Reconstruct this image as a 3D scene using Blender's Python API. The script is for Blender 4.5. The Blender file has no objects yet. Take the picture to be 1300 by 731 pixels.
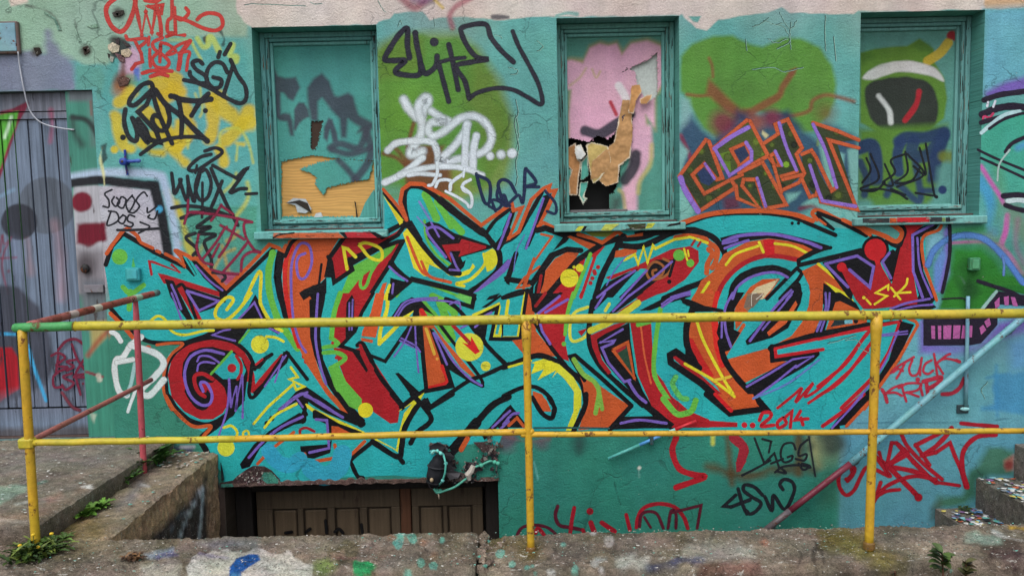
import bpy, math, random
import numpy as np
from mathutils import Vector, Matrix, noise as mnoise
from mathutils.geometry import tessellate_polygon
random.seed(7); rng = np.random.default_rng(7)
SC = bpy.context.scene
COL = SC.collection

# ------------------------------------------------------------------ camera, sky, sun, exposure
CAM_Y, CAM_Z, PITCH, ROLL, FPX = -4.95, 1.45, 5.0, -0.0213, 1000.0
cam = bpy.data.cameras.new("camera"); cam.sensor_fit = 'HORIZONTAL'; cam.sensor_width = 36.0
cam.lens = FPX / 1300 * 36; cam.clip_start = 0.05; cam.clip_end = 500
camo = bpy.data.objects.new("camera", cam); COL.objects.link(camo)
CAMM = (Matrix.Translation((0, CAM_Y, CAM_Z)) @ Matrix.Rotation(math.radians(90 - PITCH), 4, 'X') @ Matrix.Rotation(ROLL, 4, 'Z'))
camo.matrix_world = CAMM
SC.camera = camo
SUN_EL, SUN_AZ = 58.0, 200.0          # soft overcast light from above, behind the photographer
w = bpy.data.worlds.new("World"); SC.world = w; w.use_nodes = True
nt = w.node_tree; nt.nodes.clear()
sky = nt.nodes.new("ShaderNodeTexSky"); sky.sky_type = 'NISHITA'; sky.sun_disc = False
sky.sun_elevation = math.radians(SUN_EL); sky.sun_rotation = math.radians(SUN_AZ)
sky.air_density = 1.0; sky.dust_density = 3.0; sky.ozone_density = 1.0
hs = nt.nodes.new("ShaderNodeHueSaturation"); hs.inputs['Saturation'].default_value = 0.22
bg = nt.nodes.new("ShaderNodeBackground"); bg.inputs[1].default_value = 0.15
out = nt.nodes.new("ShaderNodeOutputWorld")
nt.links.new(sky.outputs[0], hs.inputs['Color']); nt.links.new(hs.outputs[0], bg.inputs[0]); nt.links.new(bg.outputs[0], out.inputs[0])
sl = bpy.data.lights.new("sun", 'SUN'); sl.energy = 1.0; sl.angle = math.radians(50); sl.color = (1.0, 0.97, 0.93)
so = bpy.data.objects.new("sun", sl); COL.objects.link(so)
a = math.radians(SUN_AZ); e = math.radians(SUN_EL)
sd = Vector((math.sin(a) * math.cos(e), math.cos(a) * math.cos(e), math.sin(e)))
so.rotation_euler = sd.to_track_quat('Z', 'Y').to_euler(); so.location = (0, -6, 8)
SC.view_settings.view_transform = 'Standard'; SC.view_settings.look = 'None'
SC.view_settings.exposure = 0.47; SC.view_settings.gamma = 1.0
SC.render.engine = 'CYCLES'; SC.cycles.transparent_max_bounces = 24; SC.cycles.max_bounces = 5

# ------------------------------------------------------------------ photo pixel <-> place
RM = np.array(CAMM.to_3x3()); CO = np.array([0, CAM_Y, CAM_Z])
def rays(px, py):
    px = np.asarray(px, float); py = np.asarray(py, float)
    d = np.stack([(px - 650) / FPX, -(py - 365.5) / FPX, -np.ones_like(px)], -1)
    return d @ RM.T
def onplane(px, py, p0, n):
    d = rays(px, py); n = np.asarray(n, float)
    t = ((np.asarray(p0, float) - CO) @ n) / (d @ n)
    return CO + d * t[..., None]
def onY(px, py, Y=0.0): return onplane(px, py, (0, Y, 0), (0, 1, 0))
def onZ(px, py, Z=0.0): return onplane(px, py, (0, 0, Z), (0, 0, 1))
def onX(px, py, X=0.0): return onplane(px, py, (X, 0, 0), (1, 0, 0))
def topx(P):
    q = (np.asarray(P, float) - CO) @ RM
    z = np.minimum(q[..., 2], -1e-4)
    return 650 - q[..., 0] / z * FPX, 365.5 + q[..., 1] / z * FPX
def lin(c):
    c = np.asarray(c, float) / 255.0
    return np.where(c <= 0.04045, c / 12.92, ((c + 0.055) / 1.055) ** 2.4)

# ------------------------------------------------------------------ names and labels
def tag(o, label=None, cat=None, group=None, kind=None):
    if label: o["label"] = label
    if cat: o["category"] = cat
    if group: o["group"] = group
    if kind: o["kind"] = kind
    return o
def empty(name, loc=(0, 0, 0)):
    o = bpy.data.objects.new(name, None); COL.objects.link(o); o.location = loc; return o
def obj(name, verts, faces, mat, parent=None, cols=None, smooth=False):
    me = bpy.data.meshes.new(name)
    me.from_pydata([tuple(map(float, v)) for v in verts], [], faces)
    if cols is not None:
        at = me.color_attributes.new("Col", 'FLOAT_COLOR', 'POINT')
        at.data.foreach_set("color", np.asarray(cols, np.float32).ravel())
    if smooth: me.polygons.foreach_set("use_smooth", [True] * len(me.polygons))
    me.materials.append(mat); me.update()
    o = bpy.data.objects.new(name, me); COL.objects.link(o)
    if parent: 
        o.parent = parent; o.matrix_parent_inverse = Matrix.Translation(-parent.location)
    return o
class MB:
    """collects solid shapes for one mesh"""
    def __init__(s): s.v = []; s.f = []; s.c = []
    def add(s, v, f, col=(1, 1, 1)):
        n = len(s.v); s.v += [tuple(map(float, p)) for p in v]; s.f += [tuple(i + n for i in q) for q in f]
        s.c += [(*map(float, col), 1.0)] * len(v)
    def box(s, x0, x1, y0, y1, z0, z1, b=0.0, col=(1, 1, 1)):
        if b <= 0:
            v = [(x, y, z) for x in (x0, x1) for y in (y0, y1) for z in (z0, z1)]
            s.add(v, [(0, 1, 3, 2), (4, 6, 7, 5), (0, 4, 5, 1), (2, 3, 7, 6), (0, 2, 6, 4), (1, 5, 7, 3)], col)
        else:
            v = []; 
            for x, sx in ((x0, 1), (x1, -1)):
                for y, sy in ((y0, 1), (y1, -1)):
                    for z, sz in ((z0, 1), (z1, -1)):
                        v += [(x, y + sy * b, z + sz * b), (x + sx * b, y, z + sz * b), (x + sx * b, y + sy * b, z)]
            from mathutils import Vector as V_
            import bmesh
            bm = bmesh.new(); vs = [bm.verts.new(p) for p in v]
            bmesh.ops.convex_hull(bm, input=vs); bm.verts.index_update()
            s.add([p.co for p in bm.verts], [[q.index for q in f.verts] for f in bm.faces], col); bm.free()
    def tube(s, pts, r, n=14, col=(1, 1, 1), cap=True):
        pts = [Vector(p) for p in pts]; rr = r if hasattr(r, '__len__') else [r] * len(pts)
        v = []; f = []; up = None
        for i, p in enumerate(pts):
            t = ((pts[min(i + 1, len(pts) - 1)] - pts[max(i - 1, 0)])).normalized()
            if up is None:
                up = Vector((0, 0, 1)) if abs(t.z) < .9 else Vector((0, 1, 0))
            sd_ = t.cross(up).normalized(); up = sd_.cross(t).normalized()
            for k in range(n):
                an = 2 * math.pi * k / n
                v.append(p + (sd_ * math.cos(an) + up * math.sin(an)) * rr[i])
        for i in range(len(pts) - 1):
            for k in range(n):
                k2 = (k + 1) % n
                f.append((i * n + k, i * n + k2, (i + 1) * n + k2, (i + 1) * n + k))
        if cap:
            f.append(tuple(range(n - 1, -1, -1))); b = (len(pts) - 1) * n; f.append(tuple(b + k for k in range(n)))
        s.add(v, f, col)
    def ball(s, c, r, col=(1, 1, 1), n=12, m=8):
        c = Vector(c); v = []; f = []
        rx = r if hasattr(r, '__len__') else (r, r, r)
        for j in range(m + 1):
            th = math.pi * j / m
            for k in range(n):
                an = 2 * math.pi * k / n
                v.append((c.x + rx[0] * math.sin(th) * math.cos(an), c.y + rx[1] * math.sin(th) * math.sin(an), c.z + rx[2] * math.cos(th)))
        for j in range(m):
            for k in range(n):
                k2 = (k + 1) % n
                f.append((j * n + k, (j + 1) * n + k, (j + 1) * n + k2, j * n + k2))
        s.add(v, f, col)
    def prism(s, poly, d, col=(1, 1, 1)):
        """poly: 3-D outline, d: thickness vector"""
        n = len(poly); P0 = [Vector(p) for p in poly]; P1 = [p + Vector(d) for p in P0]
        tr = tessellate_polygon([P0]); f = [tuple(t) for t in tr] + [tuple(i + n for i in reversed(t)) for t in tr]
        f += [(i, (i + 1) % n, (i + 1) % n + n, i + n) for i in range(n)]
        s.add(P0 + P1, f, col)
    def build(s, name, mat, parent=None, smooth=False):
        return obj(name, s.v, s.f, mat, parent, s.c, smooth)

# ------------------------------------------------------------------ materials
def NT(name):
    m = bpy.data.materials.new(name); m.use_nodes = True
    t = m.node_tree; t.nodes.clear(); return m, t
def N(t, k, **kw):
    n = t.nodes.new(k)
    for a_, b_ in kw.items():
        if a_ in n.inputs: n.inputs[a_].default_value = b_
        else: setattr(n, a_, b_)
    return n
def noi(t, vec, scale, detail=4, rough=.55, dist=0.0):
    n = t.nodes.new("ShaderNodeTexNoise"); n.inputs['Scale'].default_value = scale; n.inputs['Detail'].default_value = detail
    n.inputs['Roughness'].default_value = rough; n.inputs['Distortion'].default_value = dist
    t.links.new(vec, n.inputs['Vector']); return n.outputs['Fac']
def ramp(t, fac, a, b, lo=0.0, hi=1.0):
    n = t.nodes.new("ShaderNodeMapRange"); n.interpolation_type = 'SMOOTHSTEP'
    n.inputs[1].default_value = a; n.inputs[2].default_value = b; n.inputs[3].default_value = lo; n.inputs[4].default_value = hi
    t.links.new(fac, n.inputs[0]); return n.outputs[0]
def mth(t, op, x, y):
    n = t.nodes.new("ShaderNodeMath"); n.operation = op
    for i, q in enumerate((x, y)):
        if hasattr(q, 'is_output'): t.links.new(q, n.inputs[i])
        else: n.inputs[i].default_value = q
    return n.outputs[0]
def mixc(t, fac, A, B, mode='MIX'):
    n = t.nodes.new("ShaderNodeMix"); n.data_type = 'RGBA'; n.blend_type = mode
    for i, q in ((0, fac), (6, A), (7, B)):
        if hasattr(q, 'is_output'): t.links.new(q, n.inputs[i])
        elif hasattr(q, '__len__'): n.inputs[i].default_value = (*q[:3], 1)
        else: n.inputs[i].default_value = q
    return n.outputs[2]
def gray(t, f):
    n = t.nodes.new("ShaderNodeCombineColor")
    for i in range(3): t.links.new(f, n.inputs[i])
    return n.outputs[0]
def finish(t, color, rough, height=None, bstr=.4, bdist=.01, alpha=None, spec=.3, metallic=0.0):
    b = t.nodes.new("ShaderNodeBsdfPrincipled"); o = t.nodes.new("ShaderNodeOutputMaterial")
    if hasattr(color, 'is_output'): t.links.new(color, b.inputs['Base Color'])
    else: b.inputs['Base Color'].default_value = (*color, 1)
    if hasattr(rough, 'is_output'): t.links.new(rough, b.inputs['Roughness'])
    else: b.inputs['Roughness'].default_value = rough
    b.inputs['Specular IOR Level'].default_value = spec; b.inputs['Metallic'].default_value = metallic
    if height is not None:
        bp = t.nodes.new("ShaderNodeBump"); bp.inputs['Strength'].default_value = bstr; bp.inputs['Distance'].default_value = bdist
        t.links.new(height, bp.inputs['Height']); t.links.new(bp.outputs[0], b.inputs['Normal'])
    sh = b.outputs[0]
    if alpha is not None:
        tr = t.nodes.new("ShaderNodeBsdfTransparent"); mx = t.nodes.new("ShaderNodeMixShader")
        t.links.new(alpha, mx.inputs[0]); t.links.new(tr.outputs[0], mx.inputs[1]); t.links.new(b.outputs[0], mx.inputs[2]); sh = mx.outputs[0]
    t.links.new(sh, o.inputs[0])
def pos(t, scale=(1, 1, 1)):
    g = t.nodes.new("ShaderNodeNewGeometry")
    if scale == (1, 1, 1): return g.outputs['Position']
    m = t.nodes.new("ShaderNodeMapping"); m.inputs['Scale'].default_value = scale
    t.links.new(g.outputs['Position'], m.inputs[0]); return m.outputs[0]
def attr(t):
    n = t.nodes.new("ShaderNodeVertexColor"); n.layer_name = "Col"; return n

def plaster(name, feather=False, wear=1.0, crack=1.0, rough=.62):
    """old painted render: grain, hairline cracks, chips, streaks"""
    m, t = NT(name); c = attr(t); p = pos(t)
    flat = pos(t, (1, 0, 1))
    big = noi(t, flat, 1.3, 4); mid = noi(t, flat, 9, 5, .6); fine = noi(t, flat, 85, 3, .6); grain = noi(t, flat, 330, 2, .6)
    streak = noi(t, pos(t, (9, 0, .7)), 1.0, 4)
    v = mth(t, 'MULTIPLY', ramp(t, big, .3, .7, .92, 1.07), ramp(t, mid, .25, .75, .93, 1.06))
    v = mth(t, 'MULTIPLY', v, ramp(t, fine, .25, .75, .91, 1.08)); v = mth(t, 'MULTIPLY', v, ramp(t, grain, .25, .75, .90, 1.10))
    v = mth(t, 'MULTIPLY', v, ramp(t, streak, .3, .65, .92, 1.03))
    ridge = noi(t, pos(t, (14, 1, 62)), 1.0, 4, .6); v = mth(t, 'MULTIPLY', v, ramp(t, ridge, .28, .72, .97, 1.03))
    hn = t.nodes.new("ShaderNodeTexNoise"); hn.inputs['Scale'].default_value = 2.1; hn.inputs['Detail'].default_value = 5; t.links.new(flat, hn.inputs['Vector'])
    colr = mixc(t, 1.0, c.outputs[0], gray(t, v), 'MULTIPLY')
    colr = mixc(t, .14, colr, mixc(t, 1.0, colr, hn.outputs['Color'], 'OVERLAY'))
    # hairline cracks in patches
    dis = t.nodes.new("ShaderNodeTexNoise"); dis.inputs['Scale'].default_value = 5; dis.inputs['Detail'].default_value = 5
    t.links.new(flat, dis.inputs['Vector'])
    ad = t.nodes.new("ShaderNodeVectorMath"); ad.operation = 'MULTIPLY_ADD'; t.links.new(dis.outputs['Color'], ad.inputs[0])
    ad.inputs[1].default_value = (.35, 0, .35); t.links.new(flat, ad.inputs[2])
    vo = t.nodes.new("ShaderNodeTexVoronoi"); vo.feature = 'DISTANCE_TO_EDGE'; vo.inputs['Scale'].default_value = 4.2
    t.links.new(ad.outputs[0], vo.inputs['Vector'])
    cr = ramp(t, vo.outputs['Distance'], .004, .016, 1, 0)
    reg = ramp(t, noi(t, flat, 1.7, 2), .50, .60, 0, 1)
    crk = mth(t, 'MULTIPLY', mth(t, 'MULTIPLY', cr, reg), .55 * crack)
    colr = mixc(t, crk, colr, tuple(lin((28, 42, 42))))
    # chips showing the older coat
    chn = noi(t, flat, 26, 6, .68); chm = noi(t, flat, 2.4, 3)
    chip = mth(t, 'MULTIPLY', ramp(t, chn, .655, .675, 0, 1), ramp(t, chm, .50, .62, 0, 1))
    chipf = mth(t, 'MULTIPLY', chip, .75 * wear)
    colr = mixc(t, chipf, colr, mixc(t, ramp(t, noi(t, flat, 60, 2), .4, .6), tuple(lin((52, 66, 66))), tuple(lin((168, 172, 158)))))
    spk = mth(t, 'MULTIPLY', ramp(t, noi(t, flat, 140, 2, .5), .73, .76, 0, 1), .55 * wear)
    colr = mixc(t, spk, colr, tuple(lin((36, 44, 46))))
    h = mth(t, 'ADD', mth(t, 'MULTIPLY', fine, .5), mth(t, 'MULTIPLY', mid, .9))
    h = mth(t, 'ADD', h, mth(t, 'MULTIPLY', grain, .22)); h = mth(t, 'ADD', h, mth(t, 'MULTIPLY', ridge, .16))
    h = mth(t, 'SUBTRACT', h, mth(t, 'MULTIPLY', mth(t, 'ADD', crk, mth(t, 'MULTIPLY', chip, .5)), .5))
    al = None
    if feather:
        al = ramp(t, mth(t, 'ADD', c.outputs[1], mth(t, 'MULTIPLY', mth(t, 'SUBTRACT', grain, .5), .55)), .12, .88, 0, 1)
        al = mth(t, 'MULTIPLY', al, ramp(t, c.outputs[1], 0, .04, 0, 1))
    rgh = mth(t, 'ADD', ramp(t, noi(t, flat, 4, 4), .35, .65, -.14, .16), rough)
    finish(t, colr, rgh, h, .75, .014, al, .2)
    return m
M_wall = plaster("old_painted_plaster", crack=.7)
M_paint = plaster("spray_paint", wear=.85, crack=.6, rough=.5)
M_board = plaster("painted_board", wear=.35, crack=0, rough=.6)
M_spray = plaster("soft_spray_paint", feather=True, wear=.3, crack=.6, rough=.55)

def wood(name, wear=1.0, con=1.0, dk=(58, 44, 38)):
    m, t = NT(name); c = attr(t)
    g = noi(t, pos(t, (60, 60, 2.2)), 1.0, 5, .6); f = noi(t, pos(t, (1, 1, 1)), 180, 2); b = noi(t, pos(t), 3, 4)
    v = mth(t, 'MULTIPLY', ramp(t, g, .25, .75, 1 - .20 * con, 1 + .12 * con), mth(t, 'MULTIPLY', ramp(t, b, .3, .7, .88, 1.08), ramp(t, f, .3, .7, .93, 1.07)))
    colr = mixc(t, 1.0, c.outputs[0], gray(t, v), 'MULTIPLY')
    fl = mth(t, 'MULTIPLY', ramp(t, noi(t, pos(t, (22, 22, 3)), 1.0, 6, .7), .60, .64, 0, 1), ramp(t, noi(t, pos(t), 2.6, 2), .46, .60, 0, 1))
    colr = mixc(t, mth(t, 'MULTIPLY', fl, .8 * wear), colr, tuple(lin(dk)))
    h = mth(t, 'SUBTRACT', g, mth(t, 'MULTIPLY', fl, .6))
    finish(t, colr, .6, h, .5, .006, None, .25); return m
M_wood = wood("weathered_painted_wood")
M_plank = wood("weathered_grey_planks", 1.15, 2.1, (44, 44, 50))
def plywood():
    m, t = NT("bare_plywood"); c = attr(t)
    w_ = t.nodes.new("ShaderNodeTexWave"); w_.wave_type = 'BANDS'; w_.bands_direction = 'Z'
    w_.inputs['Scale'].default_value = 7; w_.inputs['Distortion'].default_value = 9; w_.inputs['Detail'].default_value = 3; w_.inputs['Detail Scale'].default_value = 1.2
    t.links.new(pos(t, (.5, 1, 2.2)), w_.inputs['Vector'])
    v = mth(t, 'MULTIPLY', ramp(t, w_.outputs['Fac'], 0, 1, .86, 1.05), ramp(t, noi(t, pos(t, (4, 4, 60)), 1, 3), .3, .7, .90, 1.06))
    finish(t, mixc(t, 1.0, c.outputs[0], gray(t, v), 'MULTIPLY'), .7, None, spec=.2); return m
M_ply = plywood()
def concrete(name, fleck=.4):
    m, t = NT(name); c = attr(t); p = pos(t)
    big = noi(t, p, 3.5, 5, .6); mid = noi(t, p, 22, 6, .7); fine = noi(t, p, 130, 4, .7)
    v = mth(t, 'MULTIPLY', ramp(t, big, .3, .7, .76, 1.16), ramp(t, mid, .3, .72, .66, 1.24)); v = mth(t, 'MULTIPLY', v, ramp(t, fine, .3, .7, .70, 1.26)); v = mth(t, 'MULTIPLY', v, ramp(t, noi(t, p, 340, 2, .6), .3, .7, .78, 1.2))
    colr = mixc(t, 1.0, c.outputs[0], gray(t, v), 'MULTIPLY')
    hue = t.nodes.new("ShaderNodeTexNoise"); hue.inputs['Scale'].default_value = 7; hue.inputs['Detail'].default_value = 4; t.links.new(p, hue.inputs['Vector'])
    colr = mixc(t, .16, colr, mixc(t, 1.0, colr, hue.outputs['Color'], 'OVERLAY'))
    dk = ramp(t, noi(t, p, 55, 5, .75), .58, .68, 0, .8); colr = mixc(t, dk, colr, tuple(lin((38, 34, 30))))
    lt = ramp(t, noi(t, p, 75, 3, .6), .65, .69, 0, .75); colr = mixc(t, lt, colr, tuple(lin((182, 180, 172))))
    # worn remains of old paint: pale, teal and dull red scraps
    sc = pos(t, (1, 2.2, 1)); 
    for (sd_, th, cc_, st) in ((11, .60, (196, 194, 186), 1.0), (23, .645, (104, 168, 154), .9), (37, .65, (118, 88, 82), .5), (51, .655, (84, 88, 116), .8)):
        mp_ = t.nodes.new("ShaderNodeMapping"); mp_.inputs['Location'].default_value = (sd_, sd_ * .7, 0); t.links.new(sc, mp_.inputs[0])
        k_ = mth(t, 'MULTIPLY', ramp(t, noi(t, mp_.outputs[0], 17, 7, .74), th, th + .035, 0, 1), ramp(t, noi(t, mp_.outputs[0], 2.6, 3), .44, .58, 0, fleck * st))
        colr = mixc(t, k_, colr, tuple(lin(cc_)))
    h = mth(t, 'ADD', mth(t, 'MULTIPLY', mid, 1.0), mth(t, 'MULTIPLY', fine, .5))
    finish(t, colr, .9, h, 1.0, .016, None, .12); return m
M_conc = concrete("weathered_concrete", .30); M_ledge = concrete("paint_spattered_concrete", .95)
def metal(name, rust=.5, rough=.42):
    m, t = NT(name); c = attr(t); p = pos(t)
    b = noi(t, p, 6, 5, .65); f = noi(t, p, 45, 4, .6)
    v = mth(t, 'MULTIPLY', ramp(t, b, .3, .7, .90, 1.08), ramp(t, f, .3, .7, .90, 1.08))
    colr = mixc(t, 1.0, c.outputs[0], gray(t, v), 'MULTIPLY')
    hu = t.nodes.new('ShaderNodeTexNoise'); hu.inputs['Scale'].default_value = 6; hu.inputs['Detail'].default_value = 5; t.links.new(p, hu.inputs['Vector'])
    colr = mixc(t, .22, colr, mixc(t, 1.0, colr, hu.outputs['Color'], 'OVERLAY'))
    r = mth(t, 'MULTIPLY', ramp(t, noi(t, p, 19, 7, .76), .575, .62, 0, 1), rust)
    colr = mixc(t, r, colr, mixc(t, f, tuple(lin((58, 34, 24))), tuple(lin((118, 66, 36)))))
    rg = mth(t, 'ADD', mth(t, 'MULTIPLY', r, .4), rough)
    finish(t, colr, rg, mth(t, 'ADD', f, mth(t, 'MULTIPLY', r, -.6)), .5, .004, None, .35); return m
M_rail = metal("painted_steel", .9); M_old = metal("rusty_painted_steel", 1.0, .6)
def leafm():
    m, t = NT("leaf"); c = attr(t); p = pos(t)
    v = mth(t, 'MULTIPLY', ramp(t, noi(t, p, 40, 3), .3, .7, .75, 1.2), ramp(t, noi(t, p, 220, 2), .3, .7, .9, 1.1))
    finish(t, mixc(t, 1.0, c.outputs[0], gray(t, v), 'MULTIPLY'), .5, noi(t, p, 150, 2), .3, .002, None, .3); return m
M_leaf = leafm()
def matte(name, rough=.7):
    m, t = NT(name); c = attr(t)
    v = ramp(t, noi(t, pos(t), 60, 4), .3, .7, .88, 1.1)
    finish(t, mixc(t, 1.0, c.outputs[0], gray(t, v), 'MULTIPLY'), rough, noi(t, pos(t), 120, 3), .15, .002, None, .2); return m
M_matte = matte("worn_surface")

# ------------------------------------------------------------------ painting helpers (all coordinates are traced on the wall itself)
TX, TY, TS = 0.0, 0.0, 1.0
def tile(x, y, s=.2):
    global TX, TY, TS
    TX, TY, TS = x, y, s
def pts(s):
    if isinstance(s, str): q = np.array([float(k) for k in s.split()]).reshape(-1, 2)
    else: q = np.asarray(s, float).reshape(-1, 2)
    return q * TS + np.array([TX, TY])
def crom(q, n=8, closed=False):
    q = np.asarray(q, float)
    if len(q) < 3: return q
    if closed: e = np.vstack([q[-1], q, q[0], q[1]])
    else: e = np.vstack([2 * q[0] - q[1], q, 2 * q[-1] - q[-2]])
    o = []
    for i in range(1, len(e) - 2):
        p0, p1, p2, p3 = e[i - 1], e[i], e[i + 1], e[i + 2]
        tt = np.linspace(0, 1, n, endpoint=False)[:, None]
        o.append(.5 * ((2 * p1) + (-p0 + p2) * tt + (2 * p0 - 5 * p1 + 4 * p2 - p3) * tt ** 2 + (-p0 + 3 * p1 - 3 * p2 + p3) * tt ** 3))
    o = np.vstack(o)
    return o if closed else np.vstack([o, q[-1]])

class Paint:
    """soft colour laid per vertex on a real surface; px, py say where each vertex lies in traced coordinates"""
    def __init__(s, P, base):
        s.x, s.y = topx(P); s.c = np.tile(lin(base), (len(s.x), 1))
        w_ = np.zeros(len(s.x))
        for k in range(14):
            f = (.05, .09, .16, .3)[k % 4] * (1 + .3 * rng.random()); th = rng.random() * 6.28
            w_ += np.sin((s.x * math.cos(th) + s.y * math.sin(th)) * f + rng.random() * 6.28)
        s.w = w_ / 3.0
    def _box(s, q, m):
        return np.nonzero((s.x > q[:, 0].min() - m) & (s.x < q[:, 0].max() + m) & (s.y > q[:, 1].min() - m) & (s.y < q[:, 1].max() + m))[0]
    def _dist(s, I, q, closed):
        x, y = s.x[I], s.y[I]; d = np.full(len(I), 1e9); ins = np.zeros(len(I), bool)
        n = len(q)
        for i in range(n if closed else n - 1):
            ax, ay = q[i]; bx, by = q[(i + 1) % n]; ux, uy = bx - ax, by - ay
            L = ux * ux + uy * uy + 1e-9
            t = np.clip(((x - ax) * ux + (y - ay) * uy) / L, 0, 1)
            d = np.minimum(d, (x - ax - t * ux) ** 2 + (y - ay - t * uy) ** 2)
            if closed:
                k = (ay > y) != (by > y)
                ins ^= k & (x < ux * (y - ay) / (uy if abs(uy) > 1e-9 else 1e-9) + ax)
        return np.sqrt(d), ins
    def _mix(s, I, m, col): 
        m = np.clip(m, 0, 1)[:, None]; m = m * m * (3 - 2 * m) if False else m
        s.c[I] = s.c[I] * (1 - m) + lin(col) * m
    def poly(s, col, p, soft=1.0, a=1.0, wob=0.0, sm=False):
        q = pts(p)
        if sm: q = crom(q, 6, True)
        I = s._box(q, soft + wob * 3 + 2)
        if len(I) == 0: return
        d, ins = s._dist(I, q, True); sd_ = np.where(ins, d, -d) + s.w[I] * wob
        s._mix(I, np.clip(sd_ / soft + .5, 0, 1) * a, col)
    def line(s, col, wd, p, soft=1.0, a=1.0, wob=0.0, sm=True):
        q = pts(p)
        if sm: q = crom(q, 6)
        if len(q) == 1: q = np.vstack([q, q + .01])
        I = s._box(q, wd / 2 + soft + wob * 3 + 2)
        if len(I) == 0: return
        d, _ = s._dist(I, q, False); s._mix(I, np.clip((wd / 2 - d + s.w[I] * wob) / soft + .5, 0, 1) * a, col)
    def dot(s, col, r, p, soft=1.0, a=1.0, wob=0.0):
        for q in pts(p):
            I = s._box(q[None], r + soft + wob * 3 + 2)
            if len(I): s._mix(I, np.clip((r - np.hypot(s.x[I] - q[0], s.y[I] - q[1]) + s.w[I] * wob) / soft + .5, 0, 1) * a, col)
    def rgba(s): return np.hstack([s.c, np.ones((len(s.c), 1))])

LAY = []
def level(q, key):
    """coat number: one above every earlier coat it overlaps"""
    x0, y0 = q.min(0); x1, y1 = q.max(0); lv = 0
    for (k, a0, b0, a1, b1, l) in LAY:
        if k == key and l > lv and a0 < x1 and a1 > x0 and b0 < y1 and b1 > y0: lv = l
    LAY.append((key, x0, y0, x1, y1, lv + 1)); return lv + 1
class Ink:
    """crisp paint: thin coats of paint lying on the surface, each a hair above the last"""
    def __init__(s, Y=0.0): s.Y = Y; s.v = []; s.f = []; s.c = []; s.lv = 0
    def _add(s, q, faces, col, al=None, ramp_=0.0, new=True):
        P = onY(q[:, 0], q[:, 1], s.Y)
        if new: s.lv = level(q, round(s.Y, 5))
        P[:, 1] -= .0004 + 1.2e-5 * s.lv + (0 if new else 5e-6)
        if ramp_: P[:, 1] -= np.linspace(0, ramp_, len(P))
        n = len(s.v); s.v += [tuple(p) for p in P]; s.f += [tuple(int(i) + n for i in f) for f in faces]
        L = lin(col); al = np.ones(len(q)) if al is None else al
        s.c += [(L[0], L[1], L[2], k) for k in al]
    def P(s, col, p, sm=False):
        q = pts(p)
        if sm: q = crom(q, 6, True)
        tr = tessellate_polygon([[Vector((k[0], k[1], 0)) for k in q]])
        s._add(q, tr, col)
    def S(s, col, wd, p, f=0.0, sm=True, w2=None):
        q = pts(p)
        if sm: q = crom(q, 7)
        if len(q) < 2: return s.D(col, wd / 2, p, f)
        d = np.gradient(q, axis=0); d /= (np.linalg.norm(d, axis=1)[:, None] + 1e-9); nn = np.stack([-d[:, 1], d[:, 0]], 1)
        if not sm:
            for i in range(1, len(q) - 1):
                a_ = q[i] - q[i - 1]; b_ = q[i + 1] - q[i]; a_ /= np.linalg.norm(a_) + 1e-9; b_ /= np.linalg.norm(b_) + 1e-9
                n1 = np.array([-a_[1], a_[0]]); n2 = np.array([-b_[1], b_[0]]); mm = n1 + n2; l = np.linalg.norm(mm)
                if l > .35: mm /= l; nn[i] = mm / max(.45, mm @ n1)
                else: nn[i] = n1
        n = len(q); W = np.full(n, wd / 2.0) if w2 is None else np.linspace(wd / 2, w2 / 2, n)
        W = W * (1 + .05 * np.sin(np.arange(n) * .9 + wd) + .03 * np.sin(np.arange(n) * 2.3))
        offs = [-1, 1] if f <= 0 else None
        rows = []
        if f <= 0: rows = [q - nn * W[:, None], q + nn * W[:, None]]; al = [1, 1]
        else:
            wi = np.maximum(W - f, .05); wo = W + f
            rows = [q - nn * wo[:, None], q - nn * wi[:, None], q + nn * wi[:, None], q + nn * wo[:, None]]; al = [0, 1, 1, 0]
        k = len(rows); V = np.stack(rows, 1).reshape(-1, 2); A = np.tile(al, n).astype(float)
        F = [(i * k + j, i * k + j + 1, (i + 1) * k + j + 1, (i + 1) * k + j) for i in range(n - 1) for j in range(k - 1)]
        s._add(V, F, col, A, 4e-6)
        for (c, sg, i) in ((q[0], -1, 0), (q[-1], 1, n - 1)):
            s._cap(col, c, d[i] * sg, W[i], f)
        if not sm:
            for i in range(1, n - 1): s._disc(col, q[i], W[i], f)
    def _cap(s, col, c, d, r, f):
        an = math.atan2(d[1], d[0]); A_ = np.linspace(an - math.pi / 2, an + math.pi / 2, 9); s._fan(col, c, A_, r, f, False)
    def _disc(s, col, c, r, f, new=False): s._fan(col, c, np.linspace(0, 2 * math.pi, 19)[:-1], r, f, True, new)
    def _fan(s, col, c, A_, r, f, closed, new=False):
        u = np.stack([np.cos(A_), np.sin(A_)], 1); m = len(A_); e = m if closed else m - 1
        if f <= 0:
            V = np.vstack([c, c + u * r]); F = [(0, 1 + i, 1 + (i + 1) % m) for i in range(e)]; s._add(V, F, col, None, 0, new)
        else:
            V = np.vstack([c, c + u * max(r - f, .05), c + u * (r + f)]); al = np.r_[1, np.ones(m), np.zeros(m)]
            F = [(0, 1 + i, 1 + (i + 1) % m) for i in range(e)] + [(1 + i, 1 + m + i, 1 + m + (i + 1) % m, 1 + (i + 1) % m) for i in range(e)]
            s._add(V, F, col, al, 0, new)
    def D(s, col, r, p, f=0.0):
        for c in pts(p): s._disc(col, c, r, f, True)
    def build(s, name, parent, label=None, soft=False):
        o = obj(name, s.v, s.f, M_spray if soft else M_paint, parent, s.c)
        if label: o["label"] = label
        return o
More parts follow.
